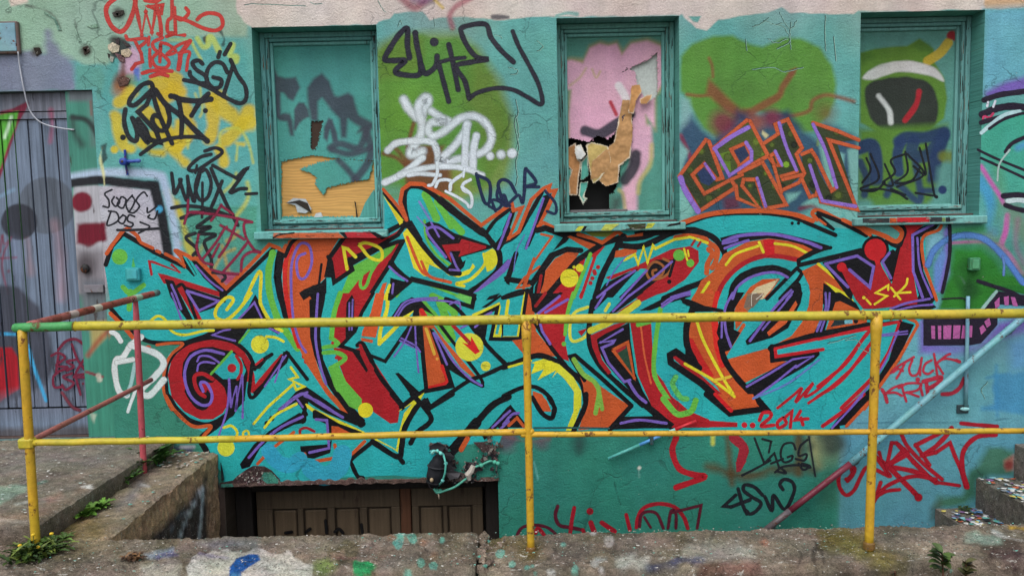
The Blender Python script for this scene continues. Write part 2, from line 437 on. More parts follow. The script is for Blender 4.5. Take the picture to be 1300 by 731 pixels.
def vn(P, sc, seed=0.0):
    """noise per point"""
    return np.array([mnoise.fractal(Vector((p[0] * sc + seed, p[1] * sc - seed, p[2] * sc + 3.1)), 1.0, 2.0, 4) for p in P])
BLK = (13, 13, 18); CYA = (40, 166, 168); RED = (164, 28, 36); ORG = (190, 84, 40); PUR = (116, 94, 180); YEL = (212, 206, 46); GRN = (98, 178, 66)

# ================================================================== the wall
def avX(*q): return float(np.mean([onY(x, y)[0] for x, y in q]))
def avZ(*q): return float(np.mean([onY(x, y)[2] for x, y in q]))
WIN = [dict(x0=avX((321, 45), (330, 285)), x1=avX((478, 45), (487, 285)), z1=avZ((322, 36), (476, 31)), z0=avZ((330, 293), (486, 291))),
       dict(x0=avX((706, 40), (711, 280)), x1=avX((863, 40), (862, 275)), z1=avZ((708, 24), (860, 20)), z0=avZ((710, 284), (860, 281))),
       dict(x0=avX((1092, 40), (1089, 270)), x1=avX((1250, 40), (1243, 265)), z1=avZ((1094, 16), (1248, 13)), z0=avZ((1092, 276), (1243, 273)))]
DOOR = dict(x0=-3.75, x1=avX((122, 125), (141, 540)), z1=avZ((20, 116), (118, 114)), z0=0.11)
BASE = dict(x0=avX((286, 640)), x1=avX((633, 640)), z1=avZ((290, 612), (630, 606)), z0=-2.1)
HOLES = WIN + [DOOR, BASE]
XL, XR, ZT, ZB = -6.0, 6.0, 3.7, -2.2
def breaks(lo, hi, vis0, vis1, extra, fine, coarse):
    b = sorted(set([lo, hi, vis0, vis1] + [e for e in extra if lo < e < hi])); o = []
    for p, q in zip(b[:-1], b[1:]):
        st = fine if (p >= vis0 - 1e-6 and q <= vis1 + 1e-6) else coarse
        n = max(1, int(math.ceil((q - p) / st))); o += list(np.linspace(p, q, n, endpoint=False))
    return np.array(o + [hi])
gx = breaks(XL, XR, -3.5, 3.5, [h[k] for h in HOLES for k in ('x0', 'x1')], .0075, .25)
gz = breaks(ZB, ZT, -0.72, 3.0, [h[k] for h in HOLES for k in ('z0', 'z1')], .0075, .25)
nx, nz = len(gx), len(gz)
GX, GZ = np.meshgrid(gx, gz)
VP = np.stack([GX.ravel(), np.zeros(nx * nz), GZ.ravel()], 1)
F = Paint(VP, (94, 160, 156))

# ---------------- base coats
tile(0, 0, 1)
F.poly((60, 130, 116), "130 415 320 300 1300 300 1300 800 -50 800 -50 415", 30, .75)
F.poly((46, 124, 108), "255 540 1066 540 1066 760 255 760", 22, 1)
F.poly((56, 128, 108), "100 412 240 412 260 600 100 600", 10, 1)
F.poly((98, 158, 170), "1066 430 1180 380 1350 360 1350 760 1066 760", 3, 1)
F.poly((84, 146, 164), "1066 552 1350 540 1350 760 1066 760", 10, .9)
F.poly((142, 174, 154), "-60 -80 312 -80 316 40 312 48 230 46 180 46 160 60 140 80 110 84 95 78 60 74 -60 70", 6, 1, 2)
F.poly((118, 124, 146), "-60 66 55 64 60 40 78 66 96 80 96 116 -60 120", 9, .95, 2)
F.poly((92, 152, 140), "96 82 128 84 140 120 124 128 122 112 96 114", 4, .9, 1)
F.poly((86, 162, 160), "150 52 312 48 330 300 240 300 200 240 140 190 128 120", 8, .85, 1)
F.poly((76, 150, 132), "210 262 326 262 326 318 240 330", 4, .9)
F.poly((208, 192, 182), "-60 -90 36 -90 34 2 14 8 8 -4 -60 -4", 3, 1, 1.5)
F.poly((202, 193, 186), "302 -90 1320 -90 1320 8 1250 11 1246 13 1090 15 1084 19 1050 17 1004 16 992 9 975 17 934 22 912 25 897 39 884 36 866 18 862 20 705 22 690 22 640 24 560 22 546 26 536 15 500 16 495 24 480 28 478 31 320 37 310 28 300 18", 1.6, 1, .9)
F.poly((92, 160, 152), "874 21 890 21 886 29 880 28", 1.5, 1, .5)
F.line((92, 160, 152), 5, "706 20 720 17 732 18", 2, .8, 1.2)
F.poly((198, 160, 114), "1247 -40 1320 -40 1320 9 1250 12", 3, .8, .6)
F.poly((104, 168, 190), "1250 12 1320 8 1320 110 1246 120", 14, .85)
for x, y, r in ((330, 8, 40), (560, 5, 60), (820, 2, 50), (990, 4, 40), (1130, 2, 60)):
    F.dot((176, 152, 146), r, [x, y], 60, .25)
tile(310, 0, .2598)
F.line((140, 70, 84), 9, "770 -10 830 40 880 10", 6, .75, .6); F.line((110, 70, 110), 8, "830 0 880 8 940 -6", 6, .7, .5)
F.line((150, 74, 92), 7, "1110 -10 1040 30 1005 80 1020 140", 4, .7, .5); F.line((190, 164, 70), 4, "930 0 970 40", 3, .8)
F.line((40, 44, 60), 3, "1215 84 1290 84", 2, .8, .8)
# ---------------- left: grey haze round the door head, pink and blue dabs, rust
tile(0, 0, .2598)
F.poly((206, 164, 190), "590 300 640 220 690 260 680 380 590 400", 8, .9, .6); F.poly((70, 110, 190), "652 335 680 330 682 395 655 398", 3, .9)
F.line((104, 78, 70), 5, "600 270 602 330 604 480", 4, .8, .6); F.dot((110, 60, 46), 11, "600 400", 7, .8, 1); F.dot((160, 104, 60), 10, "585 440", 9, .7)
F.dot((96, 150, 110), 9, "640 395", 4, .6)
for p, r in (("182 252", 7), ("422 248", 8), ("578 70", 7)):
    F.dot((64, 58, 52), r, p, 5, .8, 1.2)
F.dot((46, 36, 34), 12, "585 235", 5, .9, 2.5)
F.line((70, 60, 62), 2.2, "130 30 220 50 270 90 300 150", 2, .5, 1); F.line((70, 60, 62), 2, "365 100 380 170 390 200", 2, .5, .6)
F.line((40, 56, 56), 2, "1075 150 1095 190 1090 220", 1.5, .8, .8); F.poly((64, 50, 44), "990 185 1010 175 1008 215 996 205", 2, .9, .5)
F.poly((208, 168, 60), "1005 260 1030 250 1032 320", 2, .0)
# yellow ground of the left tags
tile(140, 90, .1538)
Yc = (198, 176, 44)
for wd, p in ((14, "40 380 70 500 120 620 170 640"), (17, "470 40 540 60 520 180 420 230"), (22, "380 100 480 140 560 170"), (15, "80 260 110 240 180 180"), (18, "290 330 380 420 440 520 300 560"), (13, "420 280 470 460 540 620"), (15, "620 260 640 380 660 480 560 620"), (16, "820 240 850 400 820 560"), (20, "880 230 950 330 1080 430 1160 430"), (18, "1140 340 1060 470 960 570"), (12, "480 620 560 700 620 760"), (10, "240 600 330 660 430 680"), (12, "900 640 930 700 940 760"), (11, "560 420 560 640")):
    F.line(Yc, wd, p, 5, .92, 1.2)
F.dot(Yc, 5, "35 650", 2, .95); F.line((206, 184, 50), 4, "1040 600 1100 610", 4, .9, 1)
for p in ("900 640 920 500 1060 480 1140 600 1180 760", "740 140 760 320 740 380", "700 190 720 240", "600 460 640 560 640 640", "1050 620 1040 740", "960 480 1050 470"):
    F.line((192, 196, 80), 3.2, p, 2.5, .75, .4)
tile(130, 0, .1696)
F.line((188, 200, 84), 3.5, "660 300 700 380 740 450", 2, .8); F.line((186, 200, 84), 6, "710 290 750 350 790 340 800 280 830 300 870 380", 2.5, .8, .5)
F.line((186, 200, 84), 8, "975 340 955 410 1000 430 1000 460", 3, .8, .4); F.line((190, 196, 90), 5, "500 300 580 300 640 300", 4, .5)
tile(130, 232, .2)
F.line((196, 180, 56), 9, "410 60 440 140 480 200", 4, .85, 1); F.line((196, 180, 56), 9, "470 140 500 220 530 330 560 450", 5, .8, 1); F.line((190, 190, 70), 4, "770 60 830 0 850 -60", 3, .7)
F.line((190, 190, 70), 5, "850 210 910 130 930 60 920 0", 4, .7); F.line((190, 150, 50), 4, "760 400 780 480 800 560", 3, .6); F.line((190, 150, 50), 4, "700 560 760 460 840 420", 3, .6); F.line((190, 150, 50), 5, "790 370 840 340 860 310", 3, .6); F.dot((180, 130, 60), 4, "485 385", 3, .7); F.line((186, 170, 60), 5, "640 400 560 520", 5, .5)
F.dot((176, 70, 110), 9, "800 610", 7, .8); F.line((170, 60, 96), 7, "720 580 800 620 860 590", 5, .6)
# white panel with the black band beside the door
tile(0, 180, .2598)
F.poly((176, 176, 184), "374 215 560 215 770 240 815 560 700 560 600 420 520 540 520 740 400 740 374 500", 3, 1, .5)
F.line((170, 190, 214), 11, "380 175 480 155 640 152 770 165 800 200 850 400 870 560", 6, .95)
F.line((30, 32, 38), 11.5, "350 200 480 188 600 200 745 215", 2.5, 1, .3); F.poly((28, 30, 36), "720 190 775 192 815 360 848 560 800 560 770 380", 2.5, 1)
F.dot((116, 22, 44), 13, "400 295", 3, 1, .7); F.poly((106, 16, 38), "385 395 515 395 520 480 430 520 390 500", 4, 1, 1)
F.poly((150, 138, 142), "392 520 520 520 520 760 400 760", 14, .8); F.dot((90, 60, 60), 12, "420 590", 12, .6)
F.dot((70, 170, 210), 4.5, "778 330", 2, .95)
F.line((205, 205, 150), 3, "500 30 490 80 505 150 510 210", 1.5, .9, 1); F.poly((30, 32, 36), "490 20 520 10 525 80 500 110", 2, .8, .8)
F.line((26, 46, 140), 0.5, "0 0 1 1", 1, 0)
tile(130, 232, .2)
F.poly((40, 60, 60), "-30 300 -10 300 0 420 -20 420", 3, .4)
tile(0, 360, .2598)
F.poly((186, 164, 96), "440 200 520 200 520 260 450 330", 6, .8); F.line((150, 60, 50), 6, "430 350 480 280 530 220", 5, .75); F.line((180, 104, 50), 5, "450 370 500 300 540 230", 5, .6)
# foot of the wall by the weeds
tile(130, 500, .2)
F.poly((72, 66, 96), "380 335 570 335 580 420 370 420", 8, .9, 1); F.line((180, 176, 186), 4, "500 335 580 335", 3, .7)
F.poly((46, 104, 120), "660 400 700 440 740 540 700 600 650 620 640 480", 10, .7); F.poly((62, 60, 62), "640 470 690 500 740 560 800 570 800 1300 560 1300 600 600", 9, .95, .6); F.poly((78, 60, 54), "690 600 800 590 800 900 680 900", 10, .7, 1); F.line((150, 160, 168), 3, "668 470 660 560 664 640", 5, .5, 1); F.line((30, 40, 44), 6, "660 330 690 430 700 560", 10, .6)
# ---------------- tree painting left of the middle window
tile(310, 0, .2598)
G1 = (86, 138, 58); G2 = (98, 122, 46)
F.poly((112, 142, 66), "650 240 760 170 880 160 1050 165 1150 250 1250 400 1320 600 1320 760 1280 900 1160 960 1000 1000 650 900", 16, .95)
F.poly(G1, "650 250 770 175 870 170 920 190 1040 180 1120 230 1180 320 1220 420 1290 560 1280 740 1180 900 900 980 650 960", 7, 1, .8)
F.poly((96, 116, 44), "650 200 800 165 880 190 860 350 780 380 650 400", 12, .6, 1); F.poly((98, 116, 46), "1130 240 1220 380 1290 560 1290 740 1190 880 1150 640 1080 500", 22, .6, 2)
F.poly((102, 150, 50), "660 420 800 380 1000 420 1060 560 900 660 660 660", 40, .5)
tile(470, 110, .1846)
F.poly((106, 66, 44), "250 400 520 400 500 440 560 540 570 640 580 720 520 740 250 700 240 560", 5, .95, .6)
F.line((108, 68, 46), 5, "300 250 280 320 260 420", 3, .9); F.line((108, 68, 46), 5, "90 460 180 490 240 540", 3, .9); F.line((108, 68, 46), 6, "170 420 220 480 250 540", 3, .8)
F.poly((134, 142, 66), "560 540 660 560 700 700 620 760 570 700", 14, .8); F.poly((96, 150, 130), "80 680 200 690 240 760 80 760", 12, .8)
# ---------------- heart-shaped tree right of the middle window
tile(840, 80, .2)
F.poly(G1, "118 -40 190 -120 330 -170 450 -170 560 -120 640 -100 760 -160 880 -160 1000 -100 1080 20 1110 140 1100 240 1060 330 960 440 900 450 760 330 560 300 420 420 350 480 260 420 180 280 140 200 118 180", 6, 1, .5)
F.poly((84, 128, 58), "240 110 480 90 880 90 990 190 960 280 700 270 540 300 380 220", 20, .7, 2)
F.poly((124, 168, 166), "118 215 175 235 195 330 180 420 118 430", 8, 1)
BR = (126, 76, 52)
F.line(BR, 3.5, "300 -30 320 20 325 90", 3, .85); F.poly(BR, "300 100 330 130 420 220 500 290 560 290 600 330 640 360 600 420 400 300 330 240 280 190", 6, .9); F.line(BR, 4, "160 200 240 210 300 205", 3, .85)
F.line(BR, 9, "560 320 640 270 740 210 770 150 830 60", 4, .9, .4); F.line(BR, 5, "820 70 850 40", 3, .7); F.line(BR, 5, "740 345 860 330 940 300 960 240 1040 205 1130 220 1220 245", 4, .85)
NV = (36, 54, 92)
F.poly(NV, "120 430 190 330 260 420 330 470 480 300 560 330 700 320 800 300 900 420 980 480 1040 380 1100 400 1250 470 1250 700 1180 900 1000 900 860 960 780 960 200 960 120 640", 10, .85, 1)
F.dot((116, 46, 66), 16, "390 380", 16, .9); F.dot((116, 46, 70), 11, "700 350", 12, .9); F.dot((150, 84, 60), 10, "600 380", 12, .7); F.dot((112, 84, 50), 12, "1040 320", 20, .7)
F.line((130, 44, 70), 5, "120 460 170 570 190 640", 3, .8); F.poly((206, 198, 150), "640 430 680 460 660 480 635 450", 2, .9)
tile(840, 140, .2)
F.poly((124, 178, 170), "115 200 170 260 110 420 105 200", 5, 1); F.poly((120, 176, 168), "112 440 150 520 210 640 160 700 112 720", 6, 1)
F.poly((122, 180, 172), "990 180 1020 200 1090 480 1050 480", 4, .9); F.poly((118, 176, 170), "1110 260 1160 280 1150 400", 4, .9); F.poly((118, 176, 170), "1180 250 1250 230 1250 600 1200 520", 4, .95)
F.poly((118, 176, 170), "790 530 880 520 850 560 800 590", 5, .9); F.poly((118, 176, 170), "890 600 960 550 1100 600 1160 620 1120 700 1040 660", 5, .95); F.poly((118, 176, 170), "1160 640 1240 640 1250 730 1180 700", 4, .95)
F.line((116, 140, 70), 3, "1000 160 990 220", 3, .8); F.poly((100, 40, 60), "390 560 480 540 500 620 400 640", 8, .8); F.line((110, 36, 60), 5, "880 625 950 610 1010 640", 4, .8)
# ---------------- right edge piece
tile(970, 0, .2598)
F.poly((112, 84, 170), "1080 450 1180 400 1300 370 1300 440 1180 460 1080 480", 8, .95); F.poly((60, 156, 132), "1060 620 1300 520 1300 800 1060 800", 10, .95)
tile(970, 180, .2598)
F.poly((64, 160, 138), "1050 -60 1300 -60 1300 270 1180 260 1050 60", 10, .9); F.poly((76, 160, 150), "1050 60 1150 180 1150 330 1050 330", 14, .8)
F.line((66, 150, 198), 14, "1060 200 1110 290 1120 380 1110 440", 7, .8, .8); F.line((80, 150, 200), 8, "1240 30 1300 0", 6, .8); F.line((90, 160, 120), 12, "1140 130 1160 260 1130 400", 12, .7)
F.line((190, 96, 170), 5.5, "1060 120 1110 200 1150 260 1170 300", 3, .95); F.line((190, 96, 170), 7, "1190 360 1180 440 1160 510 1200 560 1270 660", 3, .95); F.line((180, 90, 160), 4, "915 495 1000 490 1080 490 1160 505", 2, .95)
F.poly((104, 134, 108), "915 430 1120 430 1200 560 1270 680 1270 520 1200 400 1170 300 1250 300 1300 420 1300 620", 12, .75); F.line((140, 100, 130), 6, "1240 380 1230 500 1270 600", 6, .6)
F.poly((48, 140, 78), "905 420 1080 400 1090 440 930 470", 8, .8)
F.poly((40, 122, 46), "915 510 1060 510 1130 570 1180 640 1260 731 900 731 900 620", 14, 1, 1); F.poly((44, 118, 40), "880 700 1300 700 1300 640 1220 640 1150 560 940 520 900 600", 30, .5)
F.poly((96, 132, 196), "830 600 880 500 900 480 895 600 860 731 830 731", 5, .95); F.poly((122, 104, 190), "870 440 905 400 905 640 875 731 850 731 890 560", 5, .9)
F.poly((118, 170, 190), "800 470 870 420 880 500 810 590 790 560", 8, .9)
tile(970, 360, .2598)
F.poly((44, 118, 40), "850 130 890 0 930 -40 1300 -40 1250 40 1140 30 1060 130", 6, 1); F.poly((38, 96, 40), "960 20 1020 0 1020 110 970 120", 14, .6)
F.poly((116, 96, 180), "760 170 790 180 790 290 1040 300 1150 190 1300 160 1300 240 1160 270 1040 330 940 350 760 340", 9, .95)
F.poly((104, 150, 170), "840 340 960 300 1300 220 1300 380 1000 400", 20, .5); F.poly((62, 134, 178), "1120 440 1300 430 1300 640 1060 620 1060 600 1130 590", 5, .8, 1); F.line((62, 134, 178), 5, "1135 400 1135 480 1140 640", 5, .8, 1); F.line((62, 134, 178), 4, "1090 460 1200 440", 4, .7)
F.poly((86, 142, 196), "1200 290 1300 250 1300 420 1200 430", 14, .6)
F.dot((26, 74, 34), 12, "1005 40", 10, .7, 1.5); F.line((24, 66, 30), 5, "1000 -20 1000 60 1000 120", 7, .75, .8)
tile(970, 180, .2598); F.dot((30, 84, 36), 16, "1000 620", 14, .6, 2); F.line((28, 78, 36), 6, "930 640 950 700 1000 731", 8, .6, 1); F.line((70, 104, 84), 1.4, "870 600 900 610 930 650 960 660 980 690", 1, .7, 1)
# moss and paint at the stair end
tile(1040, 500, .2)
F.poly((66, 116, 92), "1080 345 1240 350 1240 520 1000 540 990 640 920 700 740 720 760 660 900 650 930 560 960 480 1030 420", 9, .95, 2); F.poly((36, 84, 72), "960 480 1080 470 1200 500 1000 540 990 640 930 660", 14, .7, 2)
F.poly((176, 110, 96), "1170 420 1240 380 1240 480 1190 490", 6, .8, 1); F.dot((120, 36, 40), 6, "1205 450", 5, .8, 1)
F.poly((66, 84, 74), "700 720 740 680 780 660 780 800 700 800", 8, .6)
# brown and olive drips on the lower right of the big piece
tile(840, 500, .2)
BRN = (84, 62, 32)
F.line(BRN, 8, "415 270 430 400 440 500 445 570", 6, .75, .6); F.line(BRN, 8, "290 460 380 480 440 510 580 515 700 470", 9, .8, 1.4)
F.line(BRN, 10, "870 270 875 400 870 500", 7, .85, 1); F.line((140, 110, 60), 10, "960 280 980 380 1000 450", 12, .7); F.line((76, 68, 44), 12, "740 490 860 470 960 480", 9, .8, 1.4)
F.line((200, 196, 70), 5, "325 255 325 315", 3, .8); F.dot((150, 160, 110), 20, "1030 340", 22, .7); F.poly((60, 110, 90), "1000 400 1120 300 1130 700 1000 720", 16, .5); F.dot((46, 58, 54), 18, "1085 300", 16, .85, 2)
F.line((46, 54, 50), 3, "935 260 950 380 975 520", 4, .8); F.line((46, 60, 54), 9, "950 330 900 350 900 300", 6, .6)
tile(640, 500, .2)
F.dot((40, 70, 66), 9, "475 320", 14, .7); F.line((40, 60, 62), 7, "478 270 476 370", 10, .6); F.dot((90, 70, 92), 14, "30 290", 12, .8, 2); F.dot((90, 66, 84), 10, "230 300", 10, .7, 2); F.line((120, 84, 90), 4, "0 260 80 290 180 300 280 285", 5, .7, 1)
F.line((26, 70, 64), 1.6, "590 550 700 505 800 480", 1, .6, .5); F.line((26, 70, 64), 1.4, "700 560 720 640 740 700", 1, .7, .5); F.dot((222, 224, 206), 2.2, "858 468", 1, .95); F.line((150, 190, 180), 1.2, "855 480 858 530", 1.5, .5); F.line((100, 170, 160), 2, "190 430 215 540", 1.5, .8)
F.line((90, 160, 150), 1, "280 720 420 650", 1, .2)
tile(1040, 500, .2)
F.line((60, 110, 124), 1.6, "240 185 520 180 820 182 900 175", 1.2, .7, .3); F.line((60, 110, 124), 1.6, "1120 165 1200 155 1260 168", 1.2, .7, .5)
CRK = []
for T3, w3, ps in (((970, 0, .2598), .9, ("75 60 100 110 130 140 160 100", "130 110 125 180 130 240", "300 80 295 150 300 250", "20 190 60 210 110 190", "0 100 50 120 90 115", "340 180 350 300", "-60 340 40 330 100 350 190 330", "60 120 100 140 125 200 60 240")), ((640, 0, .2598), .8, ("1215 130 1250 120 1290 90", "1180 190 1185 250", "55 560 70 640 60 731", "20 330 60 340 60 360 30 365", "160 200 190 230 160 250")), ((310, 0, .2598), .7, ("1225 170 1250 180 1255 190", "655 5 670 40 690 60", "750 130 760 100 770 120", "925 90 930 130", "320 15 340 20 380 18", "0 25 60 20 300 30")), ((470, 110, .1846), 1.0, ("1000 90 1015 180 990 240 1005 330 1020 420 1000 520 1010 620 1000 680",)), ((1040, 372, .2), .9, ("50 320 120 300 230 270", "160 300 220 290 260 320", "240 340 300 370 340 400")), ((970, 360, .2598), .8, ("1090 480 1060 520 1080 560", "820 420 850 450"))):
    for p3 in ps: CRK.append((T3, w3, p3))
# ---------------- build the wall mesh with its openings and reveals
keep = np.ones((nz - 1, nx - 1), bool)
cxm = (gx[:-1] + gx[1:]) / 2; czm = (gz[:-1] + gz[1:]) / 2
for h in HOLES:
    keep[np.ix_((czm > h['z0']) & (czm < h['z1']), (cxm > h['x0']) & (cxm < h['x1']))] = False
J, I = np.nonzero(keep)
b0 = J * nx + I
quads = np.stack([b0, b0 + 1, b0 + nx + 1, b0 + nx], 1)
vv = [VP]; cc = [F.rgba()]; ff = [quads]; nb = len(VP)
def rim(h, depth, col):
    global nb
    c = np.r_[lin(col), 1]
    x0, x1, z0, z1 = h['x0'], h['x1'], h['z0'], h['z1']
    for (A, B) in (((x0, z0), (x0, z1)), ((x0, z1), (x1, z1)), ((x1, z1), (x1, z0)), ((x1, z0), (x0, z0))):
        v = np.array([(A[0], 0, A[1]), (B[0], 0, B[1]), (B[0], depth, B[1]), (A[0], depth, A[1])])
        vv.append(v); cc.append(np.tile(c, (4, 1))); ff.append(np.array([[nb, nb + 1, nb + 2, nb + 3]])); nb += 4
for h in WIN: rim(h, .34, (84, 148, 140))
rim(DOOR, .34, (96, 120, 118)); rim(BASE, .34, (62, 54, 48))
TH = .34
def quad(v, col):
    global nb
    vv.append(np.array(v, float)); cc.append(np.tile(np.r_[lin(col), 1], (4, 1))); ff.append(np.array([[nb, nb + 1, nb + 2, nb + 3]])); nb += 4
quad([(XL, 0, ZT), (XR, 0, ZT), (XR, TH, ZT), (XL, TH, ZT)], (150, 140, 132))
quad([(XL, 0, ZB), (XL, 0, ZT), (XL, TH, ZT), (XL, TH, ZB)], (110, 140, 132)); quad([(XR, 0, ZT), (XR, 0, ZB), (XR, TH, ZB), (XR, TH, ZT)], (110, 140, 132))
quad([(XL, TH, ZB), (XL, TH, ZT), (XR, TH, ZT), (XR, TH, ZB)], (60, 60, 58))
V = np.vstack(vv); C = np.vstack(cc); Q = np.vstack(ff)
used = np.zeros(len(V), bool); used[Q.ravel()] = True; mp = np.cumsum(used) - 1
V = V[used]; C = C[used]; Q = mp[Q]
me = bpy.data.meshes.new("building_wall")
me.vertices.add(len(V)); me.vertices.foreach_set("co", V.astype(np.float32).ravel())
me.loops.add(Q.size); me.loops.foreach_set("vertex_index", Q.astype(np.int32).ravel())
me.polygons.add(len(Q)); me.polygons.foreach_set("loop_start", np.arange(0, Q.size, 4, dtype=np.int32))
me.update(calc_edges=True)
at = me.color_attributes.new("Col", 'FLOAT_COLOR', 'POINT'); at.data.foreach_set("color", C.astype(np.float32).ravel())
me.materials.append(M_wall); me.validate()
WALL = bpy.data.objects.new("building_wall", me); COL.objects.link(WALL)
tag(WALL, "teal plastered building wall covered in graffiti, with boarded windows and a plank door", "wall")

# ---------------- windows: stepped frame, sill, boards behind
FRD = .135
def board_grid(h, Y, inset, base, z0=None, z1=None):
    x0, x1 = h['x0'] + inset, h['x1'] - inset; z0 = h['z0'] + inset if z0 is None else z0; z1 = h['z1'] - inset if z1 is None else z1
    a_ = np.linspace(x0, x1, int((x1 - x0) / .006)); b_ = np.linspace(z0, z1, int((z1 - z0) / .006))
    X_, Z_ = np.meshgrid(a_, b_); n = len(a_)
    P_ = np.stack([X_.ravel(), np.full(X_.size, Y), Z_.ravel()], 1)
    fc = [(j * n + i, j * n + i + 1, (j + 1) * n + i + 1, (j + 1) * n + i) for j in range(len(b_) - 1) for i in range(n - 1)]
    return P_, fc, Paint(P_, base)
def window(h, i, frame_col, light_col, rot_col):
    w_ = MB(); x0, x1, z0, z1 = h['x0'] + .002, h['x1'] - .002, h['z0'] + .002, h['z1'] - .002
    fc = lin(frame_col); fl = lin(light_col); fr = lin(rot_col)
    def ringf(o, wd, y0, y1, c):
        w_.box(x0 + o, x0 + o + wd, y0, y1, z0 + o, z1 - o, .004, c); w_.box(x1 - o - wd, x1 - o, y0, y1, z0 + o, z1 - o, .004, c)
        w_.box(x0 + o + wd + .001, x1 - o - wd - .001, y0 + .001, y1, z1 - o - wd, z1 - o, .004, c); w_.box(x0 + o + wd + .001, x1 - o - wd - .001, y0 + .001, y1, z0 + o, z0 + o + wd, .004, c)
    ringf(0, .030, FRD, FRD + .12, fc); ringf(.0315, .020, FRD + .012, FRD + .12, fc); ringf(.053, .020, FRD + .034, FRD + .12, fl)
    fo = w_.build("window", M_wood, WALL)
    s = MB(); s.box(h['x0'] - .035, h['x1'] + .03, -.045, .05, h['z0'] - .052, h['z0'] - .004, .006, fl)
    s.box(h['x0'] + .004, h['x1'] - .004, .051, FRD - .002, h['z0'] - .02, h['z0'] + .010, .003, fr)
    s.build("sill", M_wood, fo)
    k = MB(); H_ = z1 - z0
    for _ in range(240):
        zt_ = z0 + .03 + (random.random() ** 1.7) * (H_ - .1); L_ = random.uniform(.01, .11); wd_ = random.uniform(.0012, .0058); sd_ = random.choice((0, 1)); rg = random.choice(((.003, .026, FRD), (.034, .049, FRD + .012), (.031, .0335, FRD - .001), (.052, .055, FRD + .012)))
        xx = random.uniform(rg[0], rg[1] - wd_) if rg[1] - wd_ > rg[0] else rg[0]; xa = x0 + xx if sd_ == 0 else x1 - xx - wd_
        k.add([(xa, rg[2] - .0012, zt_), (xa + wd_, rg[2] - .0012, zt_ + .004), (xa + wd_ * .7, rg[2] - .0012, zt_ + L_), (xa + wd_ * .2, rg[2] - .0012, zt_ + L_ * .8)], [(0, 1, 2, 3)], lin(random.choice([(34, 30, 32), (34, 30, 32), (60, 42, 38), (110, 84, 66), (30, 44, 46)])))
    for _ in range(110):
        xa = random.uniform(x0 + .03, x1 - .06); L_ = random.uniform(.008, .06); yy = random.choice(((FRD - .0135, z0 + .044, z0 + .062), (-.047, z0 - .05, z0 - .012), (FRD - .002, z0 + .004, z0 + .03))); zz_ = random.uniform(yy[1], yy[2]); hh_ = random.uniform(.0012, .005)
        k.add([(xa, yy[0], zz_), (xa + L_, yy[0], zz_ + .001), (xa + L_ * .8, yy[0], zz_ + hh_), (xa + L_ * .1, yy[0], zz_ + hh_ * .7)], [(0, 1, 2, 3)], lin(random.choice([(40, 34, 34), (76, 50, 46), (70, 46, 44), (170, 172, 164), (34, 60, 60)])))
    k.build("peeled_paint", M_matte, fo)
    r = MB(); r.box(x0 + .036, x1 - .036, FRD - .012, FRD + .014, z0 + .040, z0 + .066, .004, fl)
    r.build("bottom_rail", M_wood, fo)
    return fo
W1 = window(WIN[0], 0, (98, 160, 160), (106, 172, 168), (74, 54, 52)); W1["label"] = "boarded window with smoky grey lettering and a torn lower half showing bare plywood"
W2 = window(WIN[1], 1, (98, 156, 150), (104, 164, 158), (84, 50, 48)); W2["label"] = "boarded window with a broken pink painted panel"
W3 = window(WIN[2], 2, (104, 158, 156), (110, 166, 162), (80, 54, 50)); W3["label"] = "boarded window with a green and navy painted panel"
YB = FRD + .062
def Bq(s, Y): 
    q = pts(s); return [Vector(onY(k[0], k[1], Y)) for k in q]
# window 1: plywood behind, torn teal board over it
h = WIN[0]
b = MB(); b.box(h['x0'] + .05, h['x1'] - .05, YB + .006, YB + .03, h['z0'] + .05, h['z1'] - .05, 0, lin((205, 158, 92))); b.build("plywood_sheet", M_ply, W1)
tile(310, 0, .2598); b = MB(); b.prism(Bq("310 575 400 575 400 745 310 745", YB + .003), (0, .002, 0), lin((62, 48, 40))); b.build("slot_shade_sheet", M_matte, W1)  # dark sheet, its colour stands in for the shade inside the torn slot
h_in = .05
P_, fcs, pa = board_grid(h, YB - .006, .05, (80, 156, 150))
tile(320, 70, .13846)
GR = (68, 72, 86)
for p, sf in (("115 270 140 190 210 120 240 190 300 215 400 205 445 300 375 420 330 400 290 350 262 345 262 545 300 535 350 540 375 600 382 740 352 740 320 610 250 600 200 560 190 400", 4), ("385 500 430 435 480 440 520 500 530 570 480 590 440 620 400 695 380 680", 3), ("505 300 560 220 640 165 710 240 760 370 790 380 880 345 930 380 980 550 1110 620 1110 680 1040 700 960 720 990 660 880 590 865 760 815 760 800 590 720 500 640 400 610 430 605 610 540 600 510 470", 5), ("660 660 700 575 740 590 780 720 790 800 740 800 715 690 690 800 655 760", 3)):
    pa.poly(GR, p, sf, .93, .3)
tile(310, 180, .2598)
for wd, p in ((9, "420 30 470 10 560 30 600 -60"), (8, "430 40 520 60 620 30"), (10, "600 -40 620 40 600 110 540 190"), (8, "460 90 500 130 550 190")):
    pa.line(GR, wd, p, 4, .9)
tile(310, 0, .2598)
pa.poly((44, 70, 74), "330 585 400 590 390 650 360 731 330 731", 1.5, 0)
